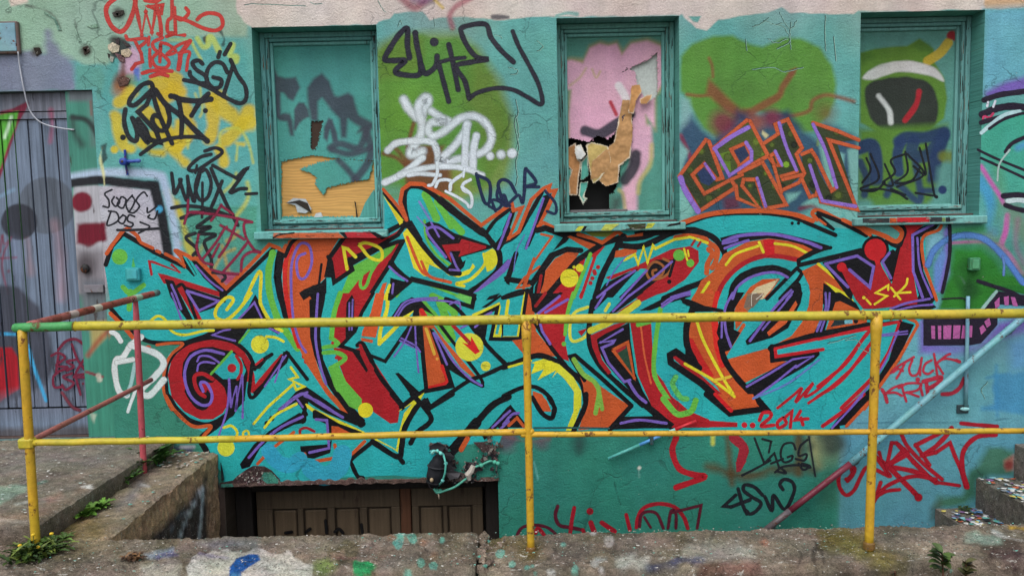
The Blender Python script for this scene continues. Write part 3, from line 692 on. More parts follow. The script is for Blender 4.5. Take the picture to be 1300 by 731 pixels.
# cut the torn hole out of the board
hole1 = [pts_ for pts_ in ()]
tile(310, 180, .2598)
tear = pts("182 97 235 84 330 66 400 74 460 84 640 92 640 230 600 300 565 365 182 365")
rem = pts("270 135 350 105 452 84 630 95 612 182 520 197 440 214 405 226 388 262 345 205 355 175 320 150")
tile(310, 0, .2598)
slot = pts("325 592 385 590 372 660 350 731 325 731")
def inside(px, py, q):
    ins = np.zeros(len(px), bool); n = len(q)
    for i in range(n):
        ax, ay = q[i]; bx, by = q[(i + 1) % n]
        ins ^= ((ay > py) != (by > py)) & (px < (bx - ax) * (py - ay) / (by - ay + 1e-9) + ax)
    return ins
def cutboard(P_, fcs, pa, holes, keepers, name, parent, mat, thick=.005):
    cxy = np.array([P_[list(f)].mean(0) for f in fcs]); x, y = topx(cxy)
    jig = rng.normal(0, .5, len(x)); rm = np.zeros(len(x), bool)
    for q in holes: rm |= inside(x + jig, y + jig, q)
    for q in keepers: rm &= ~inside(x + jig, y + jig, q)
    fk = [f for f, r_ in zip(fcs, rm) if not r_]; fk = [f for f in fk]
    V_ = np.vstack([P_, P_ + np.array([0, thick, 0])]); n = len(P_)
    cnt = {}
    for f in fk:
        for i in range(4):
            e_ = (f[i], f[(i + 1) % 4]); k = (min(e_), max(e_)); cnt.setdefault(k, []).append(e_)
    side = [(e_[0][0] + n, e_[0][1] + n, e_[0][1], e_[0][0]) for k, e_ in cnt.items() if len(e_) == 1]
    cols_ = np.vstack([pa.rgba(), np.tile(np.r_[lin((150, 130, 100)), 1], (n, 1))])
    us = np.zeros(2 * n, bool)
    al_ = fk + side
    for f in al_: us[list(f)] = True
    mp_ = np.cumsum(us) - 1
    return obj(name, V_[us], [tuple(int(mp_[k]) for k in f) for f in al_], mat, parent, cols_[us])
cutboard(P_, fcs, pa, [tear, slot], [rem], "torn_board", W1, M_board)
tile(310, 180, .2598)
b = MB(); b.prism(Bq("205 300 240 275 300 280 330 330 300 350 260 345 250 310", YB - .008), (0, .003, 0), lin((176, 182, 186))); b.prism(Bq("350 350 375 345 385 368 340 370", YB - .008), (0, .003, 0), lin((190, 194, 196)))
b.build("peeling_paper", M_matte, W1)
b = MB(); b.prism(Bq("200 300 270 285 310 300 330 350 300 330 250 300", YB - .012), (0, .002, 0), lin((50, 44, 40))); b.prism(Bq("538 290 545 295 552 350 560 385 548 385 545 330", YB - .012), (0, .002, 0), lin((30, 30, 30)))
b.build("dark_flake", M_matte, W1)
b = MB(); b.prism(Bq("635 232 640 365 565 365 590 300", YB - .010), (0, .004, 0), lin((80, 150, 142))); b.build("paint_remnant", M_wood, W1)
# window 2: dark cavity, pale sheet, torn pink board, hanging strips
h = WIN[1]
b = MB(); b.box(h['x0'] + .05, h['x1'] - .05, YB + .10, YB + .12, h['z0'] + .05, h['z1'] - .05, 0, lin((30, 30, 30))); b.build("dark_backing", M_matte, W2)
b = MB(); tile(640, 0, .2598); b.prism(Bq("560 250 770 235 770 560 560 560", YB + .02), (0, .006, 0), lin((196, 204, 200))); b.build("pale_sheet", M_matte, W2)
P_, fcs, pa = board_grid(h, YB - .006, .05, (84, 146, 132))
PK = (216, 168, 190)
tile(640, 0, .2598)
pa.poly((170, 150, 96), "255 300 330 285 390 290 420 225 470 205 510 215 550 205 580 250 620 205 700 190 770 215 800 300 790 420 740 470 740 640 700 560 720 731 300 731 310 560 320 440 255 445", 8, .9)
pa.poly(PK, "262 305 330 295 385 310 420 235 465 215 510 225 550 215 575 270 620 215 700 200 762 225 790 300 780 400 735 470 735 620 690 560 700 731 320 731 318 560 330 440 262 435", 4, 1)
pa.line((188, 170, 110), 3, "430 340 450 380 470 350", 2, .6); pa.line((188, 170, 110), 3, "320 420 370 380 400 335", 3, .6)
# a plain abstract splash stands where a cartoon face was painted
pa.line((50, 54, 66), 13, "395 640 470 655 560 600 620 560", 3, .95, .4); pa.line((170, 30, 46), 5, "520 500 548 560", 2, .9); pa.line((224, 224, 226), 10, "560 420 590 470 600 500", 3, .8)
tile(690, 170, .1779)
pa.poly(PK, "620 -60 770 -60 780 160 690 330 670 380 670 600 590 620 560 400 620 200", 6, 1); pa.line((190, 176, 100), 5, "770 80 760 220 690 330 675 420", 5, .8); pa.line((190, 176, 100), 4, "540 400 570 440 590 600", 4, .7)
pa.line((48, 50, 60), 14, "660 150 640 240 580 330", 4, .95, .4)
pa.poly((60, 66, 64), "470 440 560 440 560 520 520 560 480 560", 14, .8, 2)
tile(640, 0, .2598)
hA = pts("575 358 650 315 700 295 748 256 750 470 700 500 650 420 640 350 600 335")
tile(690, 170, .1779)
hB = pts("120 60 200 30 330 60 380 10 460 40 540 -40 600 -200 640 -220 630 60 600 170 550 220 545 300 530 360 500 420 470 440 470 560 500 640 120 640")
hC = pts("530 640 600 605 680 575 800 540 800 660 530 660")
cutboard(P_, fcs, pa, [hA, hB, hC], [], "torn_board", W2, M_board, .006)
def strip_(spec, Y0, Y1, col, name, mat=M_matte, parent=W2, label=None):
    q = pts(spec); lo_, hi_ = q.min(0), q.max(0); st = .55; ax_ = np.arange(lo_[0], hi_[0] + st, st); ay_ = np.arange(lo_[1], hi_[1] + st, st)
    X_, Y_ = np.meshgrid(ax_, ay_); n = len(ax_); px_, py_ = X_.ravel(), Y_.ravel()
    t_ = (py_ - lo_[1]) / max(1, hi_[1] - lo_[1])
    P_ = np.stack([onY(a_, b_, 0.0) for a_, b_ in zip(px_, py_)]); base_ = onY(px_, py_, YB); P_ = base_.copy()
    wv = np.array([mnoise.fractal(Vector((a_ * .05, b_ * .05, Y0 * 90)), 1, 2, 3) for a_, b_ in zip(px_, py_)])
    ux = (px_ - (lo_[0] + hi_[0]) / 2) / max(1, hi_[0] - lo_[0])
    P_[:, 1] = Y0 + (Y1 - Y0) * t_ + .010 * wv - .045 * ux * ux * (0.3 + t_)
    jx, jy = px_ + rng.normal(0, .35, len(px_)), py_ + rng.normal(0, .35, len(px_))
    ins = inside(jx, jy, q); fcs_ = [(j * n + i, j * n + i + 1, (j + 1) * n + i + 1, (j + 1) * n + i) for j in range(len(ay_) - 1) for i in range(n - 1) if ins[j * n + i] and ins[(j + 1) * n + i + 1]]
    pa_ = Paint(base_, col); d_, _ = pa_._dist(np.arange(len(px_)), q, True)
    m_ = np.clip((1.5 + .8 * pa_.w - d_) / .8, 0, 1)[:, None] * .75; pa_.c = pa_.c * (1 - m_) + lin((204, 196, 178)) * m_
    pa_.c *= (1 + .18 * wv)[:, None]
    us = np.zeros(len(px_), bool)
    for f in fcs_: us[list(f)] = True
    mp_ = np.cumsum(us) - 1
    V_ = P_[us]; F_ = [tuple(int(mp_[k]) for k in f) for f in fcs_]; nn_ = len(V_); V2 = np.vstack([V_, V_ + np.array([0, .0025, 0])])
    return obj(name, V2, F_ + [tuple(k + nn_ for k in reversed(f)) for f in F_], mat, parent, np.vstack([pa_.rgba()[us], pa_.rgba()[us]]))
strip_("560 -240 630 -240 632 20 615 170 560 220 540 230 530 350 440 380 380 320 330 330 340 200 420 130 500 60", YB - .008, YB - .03, (172, 132, 88), "torn_cardboard")
tile(690, 170, .1779)
strip_("300 80 340 60 460 90 480 200 400 330 350 360 330 300", YB - .02, YB - .028, (182, 160, 98), "torn_cardboard")
strip_("170 100 230 60 250 180 270 200 250 330 240 440 180 440 175 340 200 260 155 210", YB + .01, YB - .02, (180, 128, 82), "torn_cardboard")
strip_("265 200 320 140 320 300 280 330 260 330", YB, YB - .02, (76, 150, 136), "paint_remnant", M_wood)
strip_("140 250 200 250 190 350 145 330", YB + .004, YB - .01, (76, 150, 136), "paint_remnant", M_wood)
strip_("260 345 320 340 290 450 315 460 280 505 245 440", YB, YB - .03, (76, 156, 142), "paint_remnant", M_wood)
strip_("225 85 265 75 300 150 270 185 235 185 218 140", YB - .012, YB - .03, (204, 206, 204), "peeling_paper", M_matte)
tile(640, 0, .2598)
strip_("620 420 660 415 672 450 640 500 630 560 600 560", YB - .02, YB - .04, (182, 134, 84), "torn_cardboard")
strip_("655 490 690 470 720 465 715 490 690 515 660 515", YB - .03, YB - .04, (176, 130, 84), "torn_cardboard")
tile(690, 170, .1779)
b = MB(); b.box(h['x0'] + .08, h['x1'] - .30, YB - .03, YB + .02, h['z0'] + .066, h['z0'] + .085, .003, lin((110, 106, 108))); b.build("inner_bar", M_wood, W2)
# window 3: green and navy panel
h = WIN[2]
P_, fcs, pa = board_grid(h, YB - .006, .05, (92, 150, 140))
tile(970, 0, .2598)
pa.poly((92, 134, 52), "470 260 540 240 620 230 700 225 760 190 830 240 830 300 880 380 895 480 880 580 800 640 700 660 560 650 470 600", 3, 1)
pa.poly((76, 116, 48), "470 260 520 250 540 290 480 320", 5, .7); pa.poly((72, 112, 48), "720 225 760 195 810 215 830 260 760 250", 5, .6)
pa.line((188, 168, 60), 12, "800 300 860 260 900 210", 2, .95); pa.line((150, 30, 40), 11, "915 175 950 195", 2, .95, 1)
# loose bands of the same paints instead of the cartoon face
pa.poly((46, 48, 50), "500 420 640 380 800 400 850 500 820 620 640 640 520 580", 3, .96, .5, True); pa.poly((206, 208, 208), "480 380 560 320 700 300 830 330 880 400 800 370 660 350 540 390", 2.5, .95, .3, True)
pa.line((206, 208, 208), 7, "560 470 610 540 620 600", 2.5, .9, .4); pa.line((170, 34, 48), 8, "690 590 740 520 760 450", 2, .9, .6); pa.poly((100, 140, 60), "500 300 560 290 600 300 520 340", 6, .5, 1)
tile(1080, 100, .1696)
pa.poly((88, 130, 52), "60 380 720 340 700 560 640 760 600 900 60 900", 10, 1)
NV2 = (38, 58, 98)
pa.line(NV2, 17, "60 520 160 500 190 620 190 760", 3, .95); pa.line(NV2, 15, "360 470 420 440 560 440 700 400", 4, .95); pa.line(NV2, 13, "380 470 350 560 360 700", 3, .95); pa.line(NV2, 16, "470 470 460 560 560 580 640 500 700 420", 3, .9); pa.line(NV2, 17, "690 440 640 600 620 760", 4, .95)
tile(970, 180, .2598)
pa.poly((86, 130, 48), "480 220 860 200 800 310 540 320", 8, .9); pa.line(NV2, 9, "470 100 500 180 490 260", 3, .9); pa.line(NV2, 9, "600 260 640 200 760 290 740 100", 4, .9); pa.line(NV2, 8, "780 240 850 240", 4, .9); pa.poly((92, 150, 140), "850 130 900 100 900 320 830 320", 10, .9); pa.line((110, 122, 30), 14, "880 70 960 80", 6, .8, 1)
pa.dot(NV2, 5.5, "872 235", 1.5, 1); 
cutboard(P_, fcs, pa, [], [], "painted_board", W3, M_board)
ink = Ink(YB - .0065); K2 = (26, 30, 36)
tile(970, 180, .2598)
for p in ("500 80 520 140 480 200", "520 60 560 180 470 230 540 240 590 200", "590 110 630 210 580 200 640 150 620 90 690 60", "690 50 700 150 640 200 720 190 760 130", "700 60 780 160 650 220", "790 10 830 250 840 265 740 250", "760 30 790 160 730 120", "480 240 560 230 650 250 700 280", "620 230 690 260"):
    ink.S(K2, 2.6, p, .7)
ink.build("graffiti_tag", W3, "thin black scrawl on the green and navy window board", True)

# ================================================================== the big lettered piece, coat over coat
A1, A2, A3 = (130, 232), (130, 372), (130, 500)
B1, B2, B3 = (385, 232), (385, 372), (385, 500)
C1, C2, C3 = (640, 232), (640, 372), (640, 500)
D1, D2, D3 = (840, 232), (840, 372), (840, 500)
E1, E2, E3 = (1040, 232), (1040, 372), (1040, 500)
f4, g4 = (310, 180, .2598), (310, 360, .2598)
m = Ink(); T = lambda q: tile(*q)
# ground coat
tile(0, 0, 1)
m.P(CYA, "133 340 137 320 144 306 156 297 166 298 178 308 190 317 216 331 232 325 243 329 250 332 286 366 342 314 350 317 362 322 374 305 380 302 488 300 488 248 512 282 517 276 514 246 519 238 530 237 546 245 611 292 645 267 650 262 648 300 690 244 702 248 688 282 704 292 864 292 866 285 900 273 960 270 1000 272 1050 288 1092 292 1122 300 1138 304 1146 284 1194 284 1174 302 1176 345 1188 378 1186 392 1164 410 1114 490 1100 508 1072 542 1050 546 960 546 640 546 632 566 616 560 585 566 566 590 540 606 500 603 450 605 410 607 395 610 350 612 284 612 282 600 270 585 256 566 258 548 238 538 214 508 208 484 214 450 232 436 196 437 166 422 142 394")
# ---- A
T(A2)
m.P(RED, "415 520 440 420 510 345 620 300 720 290 830 330 900 400 935 480 945 560 800 570 800 690 765 760 700 800 620 800 520 750 440 660")
m.P(BLK, "505 520 512 440 552 375 625 345 700 340 770 360 835 370 895 425 925 500 905 660 830 780 795 800 790 680 770 600 730 560 690 540 640 510 590 516 578 560 600 620 650 660 664 610 690 640 695 700 640 725 585 690 540 620")
m.P(RED, "640 510 690 530 735 555 775 600 795 670 790 720 760 760 700 796 640 800 660 740 700 720 720 660 690 600 660 570")
m.S(BLK, 9.72, "690 545 625 540 600 575 620 640 660 665 640 720 590 690 545 620")
m.S(RED, 5, "700 545 640 512 590 522 586 570 610 625 650 655")
m.S(RED, 7.5, "560 345 660 305 780 320 870 368 920 440 945 520 955 610"); m.S(RED, 6, "955 620 1040 520 1140 400")
m.P(BLK, "970 8 1000 60 1060 170 1130 240 1115 262 1050 225 920 230 865 315 800 310 680 285 520 322 500 308 640 262 720 225 850 170 915 110")
m.P(BLK, "1150 368 1192 386 1172 442 1022 592 968 662 955 625 1040 550 1130 432"); m.S(RED, 5, "958 612 1050 500 1130 410")
m.P(CYA, "820 375 880 410 912 490 892 540 765 545 705 505 740 450")
m.P(BLK, "690 520 710 500 770 548 905 540 900 600 760 580")
m.S(GRN, 3.2, "690 512 820 370"); m.D(RED, 5.6, "822 475"); m.S(RED, 4, "850 398 880 450 878 510 858 545")
m.S(BLK, 5.40, "54 98 120 172 232 272 310 310 420 315 530 312"); m.S(BLK, 4.86, "410 640 402 555 415 455 468 372 560 312 700 284 830 310 915 372 955 440 968 482")
m.S(BLK, 5.40, "402 560 412 640 450 730 520 800 570 815"); m.S(BLK, 4.86, "965 482 1010 430 1075 388", sm=False); m.S(BLK, 4.86, "950 450 938 560 932 640 965 655 1060 530 1150 400 1180 382", sm=True)
m.P(BLK, "962 484 968 452 1074 386 1000 480")
m.S(BLK, 4.86, "1170 375 1300 545")
m.S(ORG, 5, "50 128 130 208 205 296"); m.S(ORG, 3.6, "345 328 430 318 512 322 442 384 406 450 388 540 394 640 440 740"); m.D((200, 80, 40), 4, "290 350")
m.D(RED, 3, "1280 402 1294 434")
T(A3)
m.S(BLK, 5.94, "420 12 480 102 570 172 680 190 790 130 860 40"); m.P(BLK, "680 188 800 105 870 10 900 0 905 40 800 160 720 230 660 235"); m.S(BLK, 7.56, "770 165 690 225 625 285 655 350 680 405")
m.S(ORG, 4.5, "403 12 450 92 540 182 600 208 690 203 640 268", sm=True)
m.P(BLK, "872 445 960 320 1060 232 1250 118 1295 128 1290 182 1222 192 1100 252 1000 345 935 462 885 475")
m.P(BLK, "1088 132 1200 20 1250 -20 1310 -30 1310 40 1292 130 1250 70 1230 50 1130 100"); m.S(BLK, 4.32, "1260 60 1296 130")
m.D(BLK, 3.4, "1045 185 1075 155"); m.S(ORG, 4, "985 442 1080 345 1215 242")
T(A1)
m.P(RED, "350 572 410 586 780 702 766 732 522 656 640 882 600 886 470 664 420 642 390 640")
m.P(BLK, "395 610 452 622 580 880 545 884 432 724"); m.P(BLK, "512 652 770 736 742 782 618 824"); m.S(RED, 3.4, "312 582 298 500 320 502 488 566 440 520", sm=False)
m.P(BLK, "495 450 542 482 600 580 580 596 520 532"); m.S(CYA, 2.4, "520 468 588 580")
m.P(BLK, "560 488 612 500 792 690 764 716 640 602")
m.S(BLK, 5.94, "22 520 60 402 132 322 240 384 330 440 522 532", sm=False); m.S(BLK, 5.40, "790 694 940 560 1092 412", sm=False)
m.S(BLK, 4.32, "600 880 520 660 470 660"); m.P(BLK, "740 700 800 690 780 760 750 760")
m.S(ORG, 5, "26 450 80 372 150 294 215 332 236 366"); m.S(ORG, 4.4, "245 380 320 415"); m.S(ORG, 4.4, "345 432 365 442"); m.S(ORG, 4.4, "400 452 480 492 520 528 498 470 462 430", sm=False)
m.S(ORG, 5, "472 430 545 465 565 482 600 480 690 572 786 668 930 530 1060 392 1122 416 1140 450 1165 400", sm=False)
m.S(GRN, 8.5, "1082 445 1055 560 1062 700 1112 860 1170 950 1240 1050"); m.P(BLK, "1112 428 1156 448 1136 600 1152 720 1190 880 1160 880 1108 720 1086 600 1095 500")
# ---- B upper left: orange limb, red arm
T(f4)
m.P(ORG, "215 482 300 456 470 460 410 560 420 620 400 660 330 731 340 800 325 960 345 1050 385 1170 430 1230 500 1300 565 1366 540 1370 480 1320 400 1230 300 1080 240 940 215 850 190 700 195 580")
m.S((196, 40, 34), 6, "235 510 205 580 200 700 225 850 248 940 268 1000")
m.P(BLK, "158 540 180 545 150 640 172 731 215 860 190 860 155 720"); m.S(BLK, 3.24, "378 598 366 690"); m.P(BLK, "305 735 375 690 402 660 402 740 340 780"); m.S(BLK, 4.86, "200 560 235 490 300 452 400 448", sm=True)
T(g4)
m.P(BLK, "318 80 350 60 365 0 402 2 394 82 374 180 372 260 387 370 447 510 592 666 580 692 545 692 430 625 470 620 552 668 440 545 385 460 342 350 322 260"); m.P(BLK, "268 46 292 28 372 -4 402 0 330 55 290 82")
m.P(BLK, "150 642 250 530 300 500 346 530 460 612 570 662 582 688 548 692 400 632 330 590 306 570 300 600 284 560 262 560")
T(B1)
m.P(RED, "262 350 530 346 592 310 645 262 648 285 592 342 482 392 310 482 282 472 312 552 200 614 172 482")
m.P(RED, "590 382 632 382 420 725 235 735 368 520 400 490 470 492 540 440"); m.P(GRN, "308 532 560 398 588 396 560 440 470 522 365 600 262 735 225 735")
m.S(GRN, 4, "480 490 430 572 402 650 372 668 362 630 385 560 430 520"); m.P(BLK, "282 468 322 478 470 400 482 410 312 500 318 560 300 552")
m.S(BLK, 5.40, "158 470 176 500 196 632 312 552 290 490 480 402 600 332 650 262", sm=False); m.S(BLK, 5.94, "650 250 530 312 500 345", sm=False); m.S(BLK, 5.40, "312 512 470 422 600 374 632 372 560 502 410 735", sm=False)
m.P(BLK, "158 462 246 342 274 350 180 482 190 602 132 600 146 530"); m.P(BLK, "0 690 60 650 132 640 145 690 100 735 60 735 40 700 0 720")
m.P((210, 202, 46), "510 85 532 110 645 245 612 268"); m.S(BLK, 3.67, "512 66 560 132 655 245"); m.S(ORG, 4, "508 42 600 150 655 236")
m.P(YEL, "632 320 660 288 742 370 832 512 922 586 984 602 1050 582 1092 532 1076 512 1060 545 985 575 900 560 800 520 788 570 812 598 765 592 700 540 664 420")
m.P(YEL, "1140 452 1200 416 1232 442 1240 502 1202 552 1166 566"); m.S(YEL, 4, "1146 452 1150 520 1062 612 972 640 1020 655")
m.S((200, 84, 40), 4, "660 345 740 540 785 585"); m.S((200, 84, 40), 4, "750 500 800 592 935 632")
m.S(GRN, 7, "775 75 810 150 845 225", f=1.5); m.S(GRN, 6, "850 120 900 200 940 275", f=1.5); m.S(GRN, 6, "930 230 1005 312", f=1.5); m.S(GRN, 3.5, "770 240 782 350 842 452 925 522")
m.P(BLK, "770 262 800 246 860 258 960 320 1060 352 1202 402 1196 416 1000 472 1012 502 1032 490 1020 532 990 562 930 562 910 542 942 512 900 482 872 430 832 400 790 352"); m.P(RED, "880 395 990 385 1006 356 1162 402 1160 416 985 470 1000 432 930 432 942 512")
m.S(BLK, 7.02, "660 250 640 130 652 45 700 20 780 42 880 122 1000 212 1140 312 1200 382 1242 442 1246 522 1200 592 1060 692"); m.S(BLK, 9.72, "870 110 960 185 1060 262 1150 322"); m.S(BLK, 6.48, "655 255 740 372 840 492 930 568 990 575")
m.P(BLK, "630 240 690 240 760 360 740 380 660 290 640 290")
m.S(ORG, 5, "655 236 615 122 630 42 680 6 760 10 830 48 930 102 1130 270 1170 240 1300 152", sm=False)
m.S(BLK, 4.86, "1160 320 1220 240 1310 170", sm=True)
m.P(BLK, "553 602 640 626 690 608 640 660 560 728 545 730"); m.S(BLK, 7.02, "556 508 600 560 660 612"); m.P((204, 84, 42), "505 640 532 632 500 735 466 735"); m.S(YEL, 4, "548 650 518 735")
m.S(GRN, 3, "592 722 690 624 1000 722"); m.S(BLK, 6.48, "552 730 690 612 1060 702 1085 735", sm=False); m.S(BLK, 5.40, "1060 690 1240 560 1300 500")
m.P(PUR, "1075 700 1250 540 1305 480 1305 540 1240 600 1110 690"); m.P(BLK, "1270 600 1310 580 1310 650 1290 640"); m.P(BLK, "1180 720 1250 700 1220 735 1160 745")
m.P(BLK, "1218 385 1260 330 1305 210 1320 330 1250 430"); 
# ---- B middle
T(B2)
m.P(RED, "235 0 430 0 330 230 240 332 190 282 195 150"); m.P(RED, "190 345 320 355 402 335 410 372 620 692 600 820 552 826 440 748 365 700 270 562 228 450")
m.S(GRN, 6.5, "235 0 195 130 178 285"); m.P(GRN, "160 482 220 448 272 560 372 672 370 745 330 735 255 700 196 590"); m.S(GRN, 4.5, "130 345 220 325 186 290", f=.6); m.S(GRN, 4.5, "130 378 200 375 262 400 252 430 172 476", f=.6); m.D(RED, 2, "186 316 210 410")
m.P(BLK, "268 250 274 60 310 8 326 50 322 160 332 240 300 260 270 295"); m.S(BLK, 4.54, "444 0 372 122 328 242 238 336 350 372", sm=False); m.P(BLK, "308 366 358 378 412 490 400 502"); m.S(BLK, 5.94, "345 330 372 318 412 382 482 522 622 702 625 730")
m.S(RED, 4, "362 332 400 420 440 480"); m.S(BLK, 4.54, "408 388 520 432 680 202 730 120", sm=False)
m.P((204, 84, 42), "460 0 516 0 500 100 460 282 370 272 376 240 430 120"); m.P((204, 84, 42), "365 282 442 296 440 316 370 302"); m.S(YEL, 5, "534 0 532 100 492 230 482 322"); m.S(YEL, 5, "690 110 592 212 482 322")
m.P(BLK, "540 0 590 -15 556 48 536 46")
m.S(GRN, 7, "820 20 900 60 960 130", f=1); m.S(GRN, 8, "760 70 830 150 930 290", f=1.2); m.S(GRN, 8, "870 60 905 160 942 282", f=1.2)
m.P(BLK, "558 152 618 62 690 24 752 52 832 142 770 110 735 108 742 200 747 372 700 342 620 302 682 200 700 110 650 140 600 160")
m.P(ORG, "735 108 790 150 900 300 1112 546 1092 548 1000 472 880 302 828 222 808 232 850 342 922 562 902 582 790 612 780 500 760 300 742 200"); m.P(BLK, "798 218 830 238 930 402 1010 502 1142 582 1136 602 1050 562 920 482 947 592 912 594 862 402")
m.S((200, 36, 34), 4.5, "792 602 910 562 880 462"); m.S((200, 36, 34), 6, "750 110 800 190"); m.S((214, 170, 60), 4, "780 225 832 385"); m.D((214, 150, 60), 2, "850 416")
m.S(BLK, 5.40, "745 200 760 402 782 620 945 588 912 482", sm=False); m.S(BLK, 4.32, "830 150 960 322 1120 530 1140 590")
m.S(BLK, 5.40, "905 44 1000 120 1130 290 1270 440"); m.P(BLK, "1052 200 1172 185 1156 290 1180 330 1295 440 1280 456 1130 292")
m.P((104, 186, 90), "960 22 1072 82 1092 20 1000 -10"); m.S(BLK, 5.40, "905 36 1072 88 1086 16 990 -14", sm=False)
m.D((206, 204, 60), 15.5, "1055 342", 2.5); m.D((206, 204, 60), 4.5, "1158 463", 1.8); m.S(RED, 5, "948 202 1060 320"); m.P((206, 30, 34), "1008 312 1062 330 1066 274 1122 372 1092 388")
m.S(BLK, 5.40, "800 725 1040 562 1150 520 1305 448"); m.S(BLK, 5.40, "618 722 700 660 772 618", sm=False); m.P(BLK, "583 508 606 504 742 630 692 658")
m.P(BLK, "740 690 790 660 820 722 790 750")
m.P(BLK, "1130 92 1250 10 1262 18 1165 90"); m.S(YEL, 4, "1080 140 1240 70 1245 90 1205 270 1245 272 1262 190", sm=False); m.S(BLK, 4.86, "1080 165 1232 92 1190 290 1310 292", sm=False); m.S(YEL, 3.5, "1285 40 1275 270 1310 275"); m.P(BLK, "1258 190 1290 190 1285 292 1262 292")
T(B3)
m.P(YEL, "770 -12 732 62 700 90 660 150 622 240 600 370 570 345 450 288 460 280 590 350 608 240 640 120 690 62 600 112 620 95")
m.P(BLK, "725 62 772 20 812 82 782 104"); m.S(BLK, 6.48, "690 0 775 92 812 152 790 192 722 242 682 310"); m.S(BLK, 5.94, "636 72 700 20", sm=False); m.S(BLK, 5.40, "800 92 950 0")
m.S(BLK, 5.40, "560 0 630 82"); m.D((214, 206, 40), 9, "395 102", .6)
m.S(BLK, 6.48, "215 0 350 182 380 188"); m.S(YEL, 5, "62 102 220 175 380 248"); m.S(YEL, 4.5, "20 70 62 102")
m.S(BLK, 6.48, "75 116 220 202 360 252", sm=False); m.S(BLK, 7.02, "440 302 600 398 625 330 642 222 702 108 740 60", sm=True); m.S(BLK, 4.32, "602 392 632 432", f=1)
m.P(BLK, "60 108 182 172 182 292 160 292 150 192 60 152"); m.P(BLK, "-20 330 150 318 182 290 172 372 70 408 -10 402"); m.P(ORG, "180 202 222 206 312 252 292 262 180 252"); m.P(BLK, "-30 180 10 60 22 80 20 170 0 190")
m.S(ORG, 4.5, "390 300 350 340 290 402"); m.S(ORG, 4.5, "200 322 222 402 20 434 8 380", sm=False)
m.S(BLK, 5.40, "440 302 308 412 312 452 345 520 378 530"); m.S((50, 160, 190), 13, "50 470 130 520 220 470 250 380", f=5.5); m.S((50, 160, 190), 10, "-220 360 -160 430 -80 452 -20 410", f=4.6)
m.S(BLK, 7.56, "1302 16 1200 72 1100 180", f=.5); m.S(BLK, 8.64, "1100 180 960 342 900 402", f=2); m.S(ORG, 4.5, "1002 352 1042 282", f=1); m.P(BLK, "1182 212 1300 76 1300 240 1232 210 1150 292 1130 250")
m.S((150, 30, 40), 3.5, "-20 250 -18 225 20 214 70 236")
# ---- C
T(C1)
m.P(BLK, "40 182 62 165 72 182 42 272 -10 372 -10 300"); m.P(BLK, "246 84 302 68 268 162 162 402 128 424 140 380 230 182"); m.S(BLK, 5.40, "-5 382 82 328 162 200 240 62", sm=True)
m.S(ORG, 4.8, "-8 170 50 136 60 176 112 160 30 352 92 312 172 110 250 36 290 18 276 56 326 50 272 172 218 276 250 254 320 288", sm=False)
m.P(PUR, "-5 545 60 455 72 470 10 562 -5 575")
m.S(BLK, 7.02, "210 302 262 288 400 340 180 636 22 612 76 450", sm=False); m.S(BLK, 5.40, "330 308 460 316", sm=False)
m.P(ORG, "258 562 322 482 430 422 490 422 440 502 380 572 268 725 228 722 240 640"); m.P((180, 80, 40), "400 342 450 325 600 396 540 422 470 385"); m.P(CYA, "300 440 420 360 540 425 480 480 470 420 400 415")
m.S(ORG, 3, "235 326 304 342 190 502 120 660 190 480", sm=False); m.S(ORG, 3.4, "224 532 130 602 82 668 160 652", sm=False); m.S(ORG, 3, "100 725 145 620 190 490")
m.P((110, 122, 52), "500 305 720 300 650 345 560 340"); m.P(BLK, "825 312 905 296 860 335 832 342")
m.P(RED, "555 442 605 408 642 402 582 472 520 470 442 728 262 728 372 610 480 492"); m.S(BLK, 7.02, "180 636 300 462 400 422 486 430", sm=False); m.S(BLK, 7.56, "430 318 620 385 765 342", sm=False); m.S(BLK, 7.02, "605 400 470 488 262 728", sm=False)
m.S(ORG, 4.8, "470 328 560 352 622 380 720 312 782 350 960 312", sm=False)
m.S(BLK, 5.40, "765 362 900 345 1020 290 1130 265", sm=True)
m.S(GRN, 5, "548 452 440 728"); m.S((170, 34, 40), 4, "576 470 488 728"); m.D(YEL, 11, "414 605", .6); m.D(YEL, 4.6, "480 540", .5); m.D(YEL, 2, "444 535"); m.D(RED, 2.7, "596 535 576 575 560 606 548 636 572 562")
m.S(BLK, 7.56, "755 340 692 450 620 592 578 728"); m.P(BLK, "745 335 780 340 770 370 740 375")
m.P(ORG, "708 432 800 410 842 420 842 442 760 470 700 475")
m.P(RED, "640 602 830 532 1060 422 1180 402 1232 432 1236 502 1150 612 1030 692 900 728 820 735 760 720 900 560 800 560 680 615")
m.P(BLK, "576 728 640 640 760 580 855 545 800 604 690 728"); m.P(CYA, "690 735 800 610 865 545 905 545 728 735"); m.P(BLK, "726 728 900 556 960 488 1080 488 1062 552 880 692 818 735")
m.S((150, 92, 48), 3.2, "965 552 942 562 952 592 1002 582 1010 530 952 502 905 560 930 612 1002 602 1052 562 1062 512 1010 482")
m.S(BLK, 3.89, "1082 485 1050 592"); m.D(BLK, 2.8, "1048 628"); m.D(GRN, 7, "1110 460", .4); m.D(GRN, 4.5, "1182 510", .4); m.S(YEL, 2.6, "1142 420 1162 490"); m.S(YEL, 2.2, "1166 430 1172 466")
m.D((220, 190, 60), 2, "900 716 926 716 880 724")
m.S(BLK, 7.56, "720 395 850 405 950 372 1080 312 1200 300 1300 336")
m.P(BLK, "240 560 262 562 250 640 215 735 190 735 195 660"); m.S((150, 30, 34), 4, "235 590 210 735"); m.P(BLK, "145 690 190 640 180 735 150 735"); m.S(BLK, 5.40, "-8 730 60 702 150 682", sm=True)
